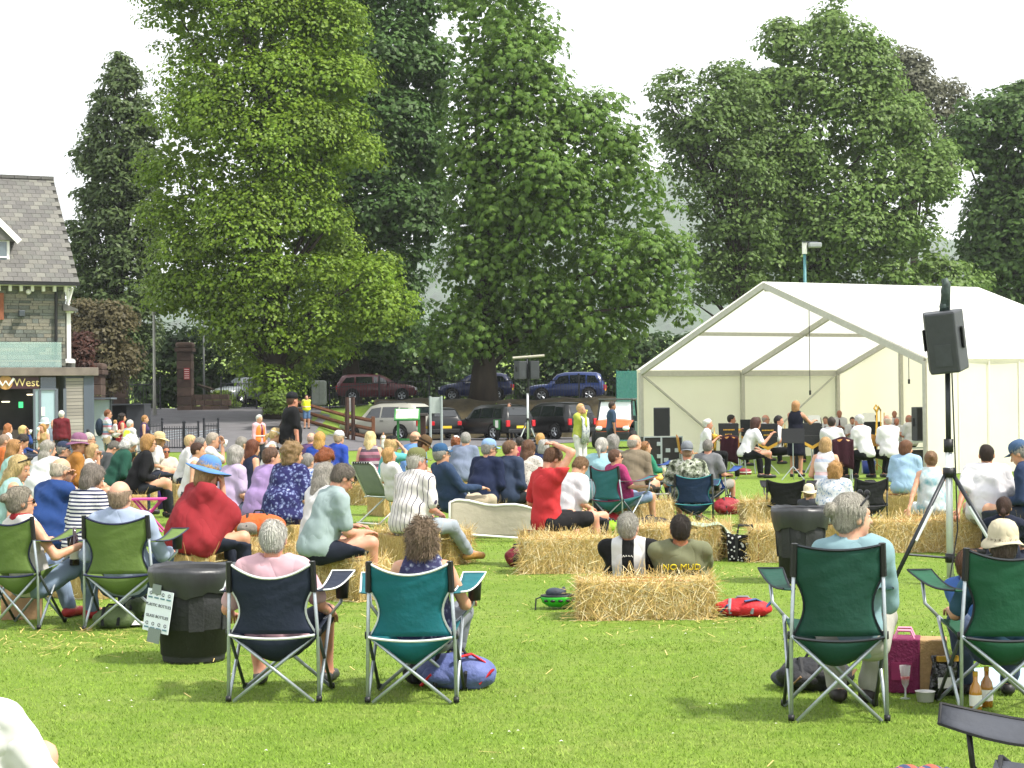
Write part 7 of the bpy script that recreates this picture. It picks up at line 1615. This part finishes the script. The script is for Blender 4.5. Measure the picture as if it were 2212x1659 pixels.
x, y = gs(1875, 94); t = thing('bucket', 'blue plastic bucket on the grass below the trombone', 'bucket', (x, y, 0)); MB().lathe([(.001, .01), (.13, .01), (.16, .3), (.15, .3), (.12, .03)], (0, 0, 0), 20).build('body', M('#223f9c', .4, f=.6), t, sm=True)
m = MB(); m.tube([(.155 * math.cos(q * math.pi / 8), .02, .29 + .1 * math.sin(q * math.pi / 8)) for q in range(9)], .005, 5); m.build('handle', STEEL, t)
x, y = gs(1605, 93); t = thing('drum', 'small red and cream case under the orange band chair', 'case', (x, y, 0)); MB().lathe([(.001, 0), (.17, 0), (.18, .05), (.16, .12), (.001, .15)], (0, 0, 0), 18).build('body', M('#a8283a', .5, f=.6), t, sm=True); MB().lathe([(.182, .045), (.182, .07)], (0, 0, 0), 18).build('band', PAPER, t)
# ================================================================ bales
bale('straw bale nearest the camera, behind which the cyclists sit', 1398, 1340, 0, k=1.05, hk=.86)
bale('straw bale carrying the man in red jersey', 1229, 1240, 2, k=.95)
bale('straw bale under the green cloth', 1536, 1212, 74, k=.9)
bale('straw bale left of the dark haired cyclist head', 1432, 1212, 66, k=.9)
bale('straw bale between the polka dot bag and the litter bin', 1682, 1216, 80, k=.95)
bale('straw bale behind the empty black camp chair', 1690, 1139, 4, k=1.0)
bale('straw bale left of the tripod foot', 1986, 1194, 1, k=1.0)
bale('straw bale right of the tripod pole', 2150, 1196, -3, k=.95)
bale('straw bale under the pale blue hoodie', 1938, 1110, 6, k=1.0)
bale('straw bale below the crimson cape, right behind the bin', 452, 1272, 0, k=1.0)
bale('straw bale under the orange rucksack', 628, 1262, -14, k=.95)
bale('straw bale beneath the blue polo man', 712, 1302, -36, k=.95)
bale('straw bale under the man with pinstriped shirt', 905, 1224, -30, k=1.0)
bale('straw bale between the two olive green chairs', 158, 1240, 12, k=1.0)
bale('straw bale behind the pink table', 268, 1086, 0, k=1.0)
bale('straw bale under the lilac shirt couple', 590, 1180, -20, k=1.0)
bale('straw bale just left of the blonde woman in the lawn chair', 796, 1092, 60, k=1.0)
bale('small straw bale behind the magenta blouse chair', 1390, 1142, 30, k=.8)
nb = 0
ROWS = sorted(SEATED, key=lambda q: -q[4]); where = ['among the left crowd', 'in the middle of the crowd', 'in the right of the crowd']
for (x, y, yaw, zs, s_, lab_) in ROWS:
    if any(math.hypot(x - bx, y - by) < .62 for bx, by in BALES): continue
    t = bale('straw bale beneath the ' + ' '.join(lab_.split()[:11]), 0, 0, -yaw, hi=False, world=(x + .0, y), k=.62, hk=max(.25, (zs - .01) / BH if zs > .1 else 1)); nb += 1

# ================================================================ bags and picnic things
def soft(name, mat, parent, prims, h=.012, wob=(.006, 24.0), seed=0.0, flat=True):
    f = Field(prims, h); f.wobble(wob[0], wob[1], seed)
    if flat: f.cut([0, 0, -1], [0, 0, .004])
    return ob(name, f.mesh(name), mat, parent)
def rucksack_obj(name, label, u, v, rz, col, size=(.26, .17, .2), strap='#1d1f24', accent=None, pocket=None, lie=True, cat='rucksack'):
    p = G(u, v); t = thing(name, label, cat, (p.x, p.y + .12, 0), R(rz), 'bags on the grass'); a, b_, c = size; mm = M(col, .65, .15, 10, .6, 22, f=.62)
    soft('body', mm, t, [ell((0, 0, c * .75), (a, b_, c * .85), None, .05), ell((a * .35, 0, c * .6), (a * .7, b_ * .9, c * .65), None, .06)], seed=u)
    soft('pocket', M(pocket or col, .65, .15, 10, .6, 22, f=.55), t, [ell((-a * .35, -b_ * .6, c * .62), (a * .5, b_ * .5, c * .5), None, .04)], seed=u + 1)
    st = M(strap, .7, f=.7)
    for k in (-.4, .35): m = MB(); m.tube([(a * k, -b_ * 1.0, .03), (a * k * 1.1, -b_ * 1.02, c * .8), (a * k, -b_ * .3, c * 1.62), (a * k, b_ * .6, c * 1.2)], .014, 5, flat=.4); m.build('strap', st, t)
    if accent:
        am = M(accent, .6, f=.75)
        for pts_ in ([(a * .7, -b_ * .7, .04), (a * 1.05, -b_ * .5, .12), (a * .9, -b_ * .2, c * .7)], [(a * .1, -b_ * .9, c * 1.5), (a * .5, -b_ * .6, c * 1.65), (a * .8, -b_ * .2, c * 1.2)], [(-a * .8, -b_ * .8, .03), (-a * .5, -b_ * 1.05, .1)]):
            m = MB(); m.tube(pts_, .016, 6, flat=.5); m.build('coloured_strap', am, t)
    m = MB(); m.tube([(-.05, 0, c * 1.5), (-.03, 0, c * 1.78), (.05, 0, c * 1.78), (.07, 0, c * 1.5)], .01, 5); m.build('grab_handle', st, t)
    return t
rucksack_obj('blue_rucksack', 'blue rucksack with red straps under the teal chair', 982, 1492, -8, '#6a78b8', (.23, .15, .13), accent='#d8222c')
rucksack_obj('black_pouch', 'small black bag behind the blue rucksack', 902, 1484, 10, '#2b2a2e', (.1, .1, .13))
rucksack_obj('red_rucksack', 'red rucksack with grey straps lying by the front bale', 1606, 1334, -6, '#d3202c', (.22, .13, .085), strap='#8a8f94', accent='#33518a')
rucksack_obj('maroon_bag', 'dark red and black bag left of the red jersey man bale', 1116, 1226, 40, '#8a2236', (.12, .12, .13), pocket='#1d1d20')
rucksack_obj('crimson_rucksack', 'crimson and grey rucksack beside the aqua dress girl', 1945, 1118, 10, '#b01f3c', (.22, .15, .17), pocket='#77777c')
rucksack_obj('olive_rucksack', 'olive rucksack under the second olive chair', 236, 1360, 6, '#66784c', (.15, .12, .10), strap='#1d1f24')
rucksack_obj('olive_bag', 'darker olive bag behind the olive rucksack', 300, 1342, -6, '#55683f', (.13, .11, .12))
rucksack_obj('black_holdall', 'black holdall under the dark green chair', 1765, 1496, 4, '#25262b', (.22, .15, .12), accent='#8a6a48')
rucksack_obj('grey_cushion_bag', 'grey soft bag left of the black holdall', 1716, 1490, 14, '#4a4e58', (.12, .1, .075))
rucksack_obj('red_bag', 'red bag under the blue chair near the band', 1575, 1112, 20, '#a81f30', (.24, .16, .16))
rucksack_obj('black_jacket', 'dark jacket dropped below the teal striped chair', 1405, 1150, 0, '#1f2026', (.3, .2, .12), cat='jacket')
rucksack_obj('lime_bag', 'lime green bag below the teal striped chair', 1318, 1152, 0, '#9ac81e', (.2, .14, .1))
rucksack_obj('red_cloth_bundle', 'red jacket on the grass beside the red jersey man', 1307, 1146, 0, '#c8222c', (.2, .15, .16), cat='jacket')
# orange rucksack lying on a bale
t = rucksack_obj('orange_rucksack', 'orange and grey rucksack lying on the bale by the crimson cape', 555, 1240, 8, '#d8641e', (.26, .16, .15), pocket='#a09890'); t.location.z = .37
# polka dot bag
p = G(1614, 1214); t = thing('polka_dot_bag', 'black carrier bag with white polka dots by the bale', 'bag', (p.x, p.y + .1, 0), R(-6), 'bags on the grass')
def pb_(a, b): th = a * 2 * math.pi; q = 1 + .1 * b; return (.19 * q * math.copysign(abs(math.cos(th)) ** .5, math.cos(th)), .09 * math.copysign(abs(math.sin(th)) ** .5, math.sin(th)) * (1.2 - .3 * b), .005 + .29 * b + .02 * math.cos(th * 2) * b)
MB().grid(pb_, 36, 8).build('body', cloth(('dots', '#16161a', '#f0f0f0')), t, sm=True, solid=.004)
for sy in (-.07, .07): m = MB(); m.tube([(-.09, sy, .27), (-.07, sy, .38), (.07, sy, .38), (.09, sy, .27)], .01, 5); m.build('handle', BLACK, t)
MB().box((-.1, -.115, .16), (.03, .006, .25)).build('strap', BLACK, t)
# bicycle helmet
p = G(1206, 1318); t = thing('bicycle_helmet', 'green and black bicycle helmet lying upturned on the grass', 'bicycle helmet', (p.x, p.y + .1, 0), R(10))
HG_ = M('#3ac832', .35, .08, 12, f=.65)
MB().lathe([(.001, .012), (.07, .02), (.115, .055), (.13, .10), (.122, .105), (.105, .06), (.001, .035)], (0, 0, 0), 26, None, 1.15, .9).build('shell', HG_, t, sm=True)
for k in range(5): a = -.9 + k * .45; MB().ball((.142 * math.sin(a), -.112 * math.cos(a), .075), (.022, .01, .012), 8, 5).build('vent', BLACK, t)
MB().lathe([(.115, .09), (.128, .115), (.10, .12), (.09, .09)], (0, 0, 0), 24, None, 1.15, .9).build('padding', BLACK, t, sm=True)
soft('glove', M('#39424e', .7, .3, 20, f=.7), t, [ell((-.02, 0, .13), (.075, .06, .05), None, .03), ell((.05, .0, .14), (.03, .03, .05), None, .02)], flat=False)
for sg in (-1, 1): m = MB(); m.tube([(sg * .14, 0, .1), (sg * .19, -.03, .09), (sg * .2, -.05, .0)], .007, 5); m.build('strap', BLACK, t)
# green cloth over a bale
p = G(1536, 1212); t = ob('green_cloth', MB().grid(lambda a, b: (-.30 + .62 * a, -.02 + .42 * b + .02 * math.sin(a * 9), .345 + .012 * math.sin(a * 13 + b * 5) - .30 * max(0, a - .72) / .28 * (.8 + .2 * math.sin(b * 8)) - .25 * max(0, .12 - a)), 26, 14).mesh('green_cloth'), cloth('#b4c8ac')); t.location = (p.x - .0, p.y + .1, .03); smooth(t); t.modifiers.new('thickness', 'SOLIDIFY').thickness = .008
tag(t, 'pale green cloth draped over a straw bale', 'cloth')
# maroon jute shopping bag, crisps, glass, tub, bottles, blanket
p = G(1985, 1500); t = thing('shopping_bag', 'maroon and tan jute shopping bag by the dark green chair', 'shopping bag', (p.x, p.y + .1, 0), R(-14), 'bags on the grass')
JM, JT = M('#8a2458', .8, .12, 20, .4, 60, f=.62), M('#c4a070', .85, .15, 30, .4, 80, f=.62)
MB().box((-.07, 0, .16), (.2, .2, .315), taper=1.06).build('front_panel', JM, t, bevel=.01); MB().box((.105, 0, .158), (.15, .19, .31), taper=1.06).build('side_panel', JT, t, bevel=.01)
MB().box((-.07, -.105, .13), (.12, .006, .10)).build('print', M('#7a1c4a', .7), t)
for sy in (-.06, .07): m = MB(); m.tube([(-.11, sy, .31), (-.09, sy, .36), (-.02, sy, .36), (0, sy, .31)], .009, 5); m.build('handle', M('#d88aa8', .7), t)
p = G(2036, 1506); t = thing('crisp_packet', 'black and gold snack packet standing by the jute bag', 'snack packet', (p.x, p.y, 0), R(8))
MB().grid(lambda a, b: ((a - .5) * (.17 - .02 * b) + .02 * b, -.045 * math.sin(b * 3.14) * math.cos((a - .5) * 3) - .006 * math.sin(a * 15 + b * 9), .005 + .235 * b), 14, 12).build('packet', M('#1b1b1d', .2, .3, 12, .8, 20, spec=.7), t, sm=True, solid=.02)
MB().box((.025, -.02, .222), (.12, .035, .03)).build('gold_top', GOLDF, t); MB().box((.0, -.052, .09), (.09, .006, .06)).build('label_print', PAPER, t)
p = G(1956, 1510); t = thing('champagne_flute', 'plastic flute of rose wine standing on the grass', 'wine glass', (p.x, p.y, 0))
MB().lathe([(.03, .002), (.03, .006), (.006, .012), (.006, .06), (.02, .085), (.033, .19)], (0, 0, 0), 18).build('glass', glass('#dfe6e6', .35), t, sm=True); MB().lathe([(.001, .085), (.019, .088), (.0265, .13), (.001, .13)], (0, 0, 0), 16).build('wine', M('#c86a6a', .2, f=.7), t, sm=True)
p = G(1999, 1516); t = thing('plastic_tub', 'small white plastic tub in front of the jute bag', 'tub', (p.x, p.y, 0)); MB().lathe([(.001, .003), (.045, .003), (.055, .06), (.058, .06), (.052, .058), (.043, .008)], (0, 0, 0), 20).build('tub', WHITE, t, sm=True); MB().lathe([(.001, .045), (.05, .045)], (0, 0, 0), 18).build('dip', M('#e0dcc8', .6), t)
p = G(2140, 1480); t = thing('picnic_blanket', 'pale blue striped picnic blanket behind the right green chair', 'blanket', (p.x, p.y + .15, 0.012), R(6)); MB().grid(lambda a, b: ((a - .5) * 1.0, (b - .5) * .7, .012 + .01 * math.sin(a * 12) * math.sin(b * 9)), 24, 16).build('fabric', cloth(('hoops', '#b8dce4', '#e8f0f0', '#8ac0d4')), t, sm=True, solid=.01)
for i, (u, v, c, lab) in enumerate(((2108, 1540, '#c88a2c', 'amber bottle standing in front of the blanket'), (2132, 1528, '#b87a28', 'amber drink glass left on the blanket edge'))):
    p = G(u, v); t = thing('bottle', lab, 'bottle', (p.x, p.y, 0.0)); MB().lathe([(.001, .002), (.032, .004), (.034, .11), (.03, .14), (.013, .17), (.013, .22), (.001, .22)], (0, 0, 0), 16).build('glass_body', M(c, .12, .1, f=.75, spec=.8), t, sm=True); MB().lathe([(.0142, .2), (.0142, .224), (.001, .224)], (0, 0, 0), 12).build('cap', GOLDF, t); MB().lathe([(.0345, .04), (.0345, .1)], (0, 0, 0), 16).build('paper_label', PAPER, t)
p = G(1850, 1490); t = thing('water_bottle', 'clear water bottle lying under the dark green chair', 'bottle', (p.x - .1, p.y, .0), 0); MB().lathe([(.001, 0), (.033, .003), (.033, .14), (.014, .18), (.014, .2)], (0, 0, 0), 14).build('bottle_body', glass('#cfe0e4', .45), t, sm=True); MB().lathe([(.016, .195), (.016, .215), (.001, .215)], (0, 0, 0), 12).build('cap', M('#3a6ac0', .5), t)
# paper bag and wine bottle at the left chairs
p = G(40, 1340); t = thing('paper_bag', 'brown paper carrier bag under the left olive chair', 'paper bag', (p.x, p.y + .1, 0), R(5), 'bags on the grass'); MB().box((0, 0, .14), (.3, .16, .28), taper=1.05).build('body', M('#c09a72', .85, .12, 12, .4, 20, f=.62), t, bevel=.006); m = MB(); m.tube([(-.06, -.05, .28), (-.05, -.05, .34), (.05, -.05, .34), (.06, -.05, .28)], .005, 5); m.build('handle', M('#a88458', .8), t)
p = AT(161, 1200, 13.9); t = thing('wine_bottle', 'dark wine bottle in the arm holder of the left olive chair', 'bottle', (p.x, p.y, .46)); MB().lathe([(.001, 0), (.038, .002), (.038, .18), (.03, .21), (.014, .24), (.014, .30), (.001, .30)], (0, 0, 0), 16).build('glass_body', M('#2a1a20', .12, .1, spec=.8), t, sm=True); MB().lathe([(.0388, .05), (.0388, .13)], (0, 0, 0), 16).build('paper_label', PAPER, t)
p = G(290, 1352); t = ob('folded_programme', MB().grid(lambda a, b: ((a - .5) * .3, (b - .5) * .22, .02 + .02 * math.sin(a * 5) * b), 6, 6).mesh('folded_programme'), M('#e4e4dc', .7, .5, 14, f=.8)); t.location = (p.x, p.y, 0.0); tag(t, 'printed leaflet lying on the grass under the second olive chair', 'leaflet')
# pink folding table with umbrellas leaning near it
p = G(318, 1150); t = thing('pink_table', 'bright pink folding side table', 'table', (p.x, p.y + .1, 0), R(4)); PK = M('#d8409c', .5, .06, 8, f=.65)
for k in range(5): piece('table_slat', PK, t, (0, -.14 + k * .07, .45), (.46, .062, .022))
for sy in (-.13, .13):
    for sg in (-1, 1): m = MB(); m.tube([(sg * .2, sy, .0), (-sg * .18, sy, .44)], .016, 6); m.build('leg', PK, t)
p = G(325, 1098); t = thing('umbrella', 'folded black and white umbrella with wooden handle standing upright', 'umbrella', (p.x, p.y, .0), 0, 'folded umbrellas'); t.rotation_euler = (R(-4), R(-8), 0)
for k in range(6):
    a0, a1 = k * math.pi / 3, (k + .9) * math.pi / 3
    MB().add([(.0, 0, .05), (.075 * math.cos(a0), .075 * math.sin(a0), .50), (.085 * math.cos((a0 + a1) / 2), .085 * math.sin((a0 + a1) / 2), .58), (.075 * math.cos(a1), .075 * math.sin(a1), .50)], [(0, 1, 2, 3)]).build('panel', WHITE if k % 2 else M('#221a30', .6), t)
m = MB(); m.tube([(0, 0, 0), (0, 0, .7)], .006, 6); m.build('shaft', STEEL, t); m = MB(); m.tube([(0, 0, .66), (0, 0, .86)], .02, 8); m.build('handle', M('#b8823c', .5, .2, 12, f=.65), t, sm=True)
p = G(288, 1080); t = thing('umbrella', 'folded plum umbrella with crook handle beside the green cardigan', 'umbrella', (p.x, p.y, .0), 0, 'folded umbrellas'); MB().lathe([(.004, .05), (.04, .4), (.05, .55), (.01, .62)], (0, 0, 0), 10).build('canopy', cloth('#4a2a44'), t, sm=True)
m = MB(); m.tube([(0, 0, .6), (0, 0, .72), (.03, 0, .78), (.07, 0, .77), (.09, 0, .72)], .012, 8); m.build('crook', M('#8a5a2c', .5, f=.65), t, sm=True)
p = G(347, 1100); t = thing('purple_bottle', 'purple drinks bottle standing by the umbrella', 'bottle', (p.x, p.y, 0)); MB().lathe([(.001, 0), (.05, .003), (.05, .3), (.03, .36), (.03, .42), (.001, .42)], (0, 0, 0), 14).build('bottle_body', M('#4a2a8c', .3, f=.6), t, sm=True); MB().lathe([(.033, .39), (.033, .43), (.001, .43)], (0, 0, 0), 12).build('cap', BLACK, t)
# small picnic table with food near the band
p = G(1408, 1098); t = thing('picnic_table', 'small dark picnic table laid with food near the band', 'table', (p.x, p.y, 0), R(3)); MB().box((0, 0, .42), (.5, .4, .025)).build('top', M('#3a3c44', .5, .1, f=.6), t, bevel=.005)
for sg in (-1, 1):
    for sy in (-.15, .15): m = MB(); m.tube([(sg * .2, sy, 0), (-sg * .05, sy, .41)], .01, 6); m.build('leg', DARKSTEEL, t)
tz = p; q = thing('food_plate', 'white plate of food on the small picnic table', 'plate', (tz.x - .12, tz.y - .05, .434)); MB().lathe([(.001, .002), (.07, .004), (.1, .016), (.07, .008)], (0, 0, 0), 20).build('plate', WHITE, q, sm=True); soft('food', M('#d89a84', .6, .3, 30, f=.7), q, [ell((.02, 0, .025), (.05, .04, .02), None, .02)], flat=False)
q = thing('food_bag', 'orange and white snack bag on the small picnic table', 'snack packet', (tz.x + .1, tz.y - .04, .433)); soft('bag', M('#e8b050', .5, .3, 12, f=.75), q, [ell((0, 0, .045), (.09, .06, .045), None, .03), ell((.04, 0, .08), (.03, .02, .05), None, .03)], flat=True); soft('wrapper', WHITE, q, [ell((-.08, -.02, .03), (.06, .05, .03), None, .02)])
q = thing('champagne_flute', 'flute of sparkling wine on the small picnic table', 'wine glass', (tz.x + .21, tz.y + .06, .434)); MB().lathe([(.03, .002), (.03, .006), (.006, .012), (.006, .08), (.022, .11), (.03, .25)], (0, 0, 0), 16).build('glass', glass('#dfe6e6', .4), q, sm=True); MB().lathe([(.001, .11), (.021, .112), (.028, .21), (.001, .21)], (0, 0, 0), 14).build('wine', M('#d8cc80', .2, f=.8), q, sm=True)
p = G(1470, 1128); t = thing('cool_box', 'navy cool box beside the dark blue chair', 'cool box', (p.x - .25, p.y + .05, 0), R(8)); MB().box((0, 0, .15), (.3, .22, .3)).build('body', M('#22305c', .6, .1, f=.6), t, bevel=.02); piece('lid', M('#2c3c6c', .6), t, (0, 0, .31), (.31, .23, .03)); m = MB(); m.tube([(-.14, 0, .3), (-.12, 0, .4), (.12, 0, .4), (.14, 0, .3)], .01, 6); m.build('handle', WHITE, t)
# chair arm of a seat in the lower right corner and blanket
camp_chair('grey and black camp chair whose arm enters the lower right corner', (1.95, 6.34), -70, '#5a5e68', '#17181b', w=.5, hgt_=.8, seat_h=.30, depth=.44, s=500, frame=BLACK, arm_w=1.2, arm_tilt=.06, sides=(-1,), group='folding camp chairs')
p = G(1985, 1690); t = thing('tartan_blanket', 'orange and blue rug corner at the bottom edge', 'blanket', (p.x, p.y, .01), R(10)); MB().grid(lambda a, b: ((a - .5) * .4, (b - .5) * .3, .05 * math.sin(a * 3.1) * math.sin(b * 3.1) + .01 * math.sin(a * 20)), 16, 12).build('fabric', cloth(('check', '#c8644c', '#4a5a84', '#d89070')), t, sm=True, solid=.012)
# terrace table in front of the shop
p = AT(98, 880, 51); t = thing('terrace_table', 'round dark cafe table on the terrace by the shop', 'table', (p.x, 51, 0)); MB().lathe([(.001, .72), (.45, .72), (.45, .75), (.001, .75)], (0, 0, 0), 22).build('top', DARKSTEEL, t)
m = MB(); m.tube([(0, 0, .02), (0, 0, .72)], .03, 8); m.build('stem', DARKSTEEL, t); MB().lathe([(.001, .04), (.22, .02), (.22, 0)], (0, 0, 0), 16).build('base', DARKSTEEL, t)
railing('terrace_railing', 'thin dark railing along the terrace in front of the shop', (AT(60, 880, 53).x, 53), (AT(190, 880, 53).x, 53), .85, 16, group='black path railings')
# ================================================================ haze in the air
hz_m = bpy.data.materials.new('haze'); hz_m.use_nodes = True; ht = hz_m.node_tree; ht.nodes.clear()
pv = ht.nodes.new('ShaderNodeVolumePrincipled'); pv.inputs['Density'].default_value = 0.00021; pv.inputs['Color'].default_value = (0.93, 0.97, 1.0, 1); pv.inputs['Anisotropy'].default_value = 0.2
hout = ht.nodes.new('ShaderNodeOutputMaterial'); ht.links.new(pv.outputs[0], hout.inputs['Volume'])
tag(MB().box((400, 1470, 180), (3600, 2980, 366)).build('haze', hz_m), 'thin pale haze lying over the far hillside', 'haze', kind='stuff')
S.cycles.volume_bounces = 0
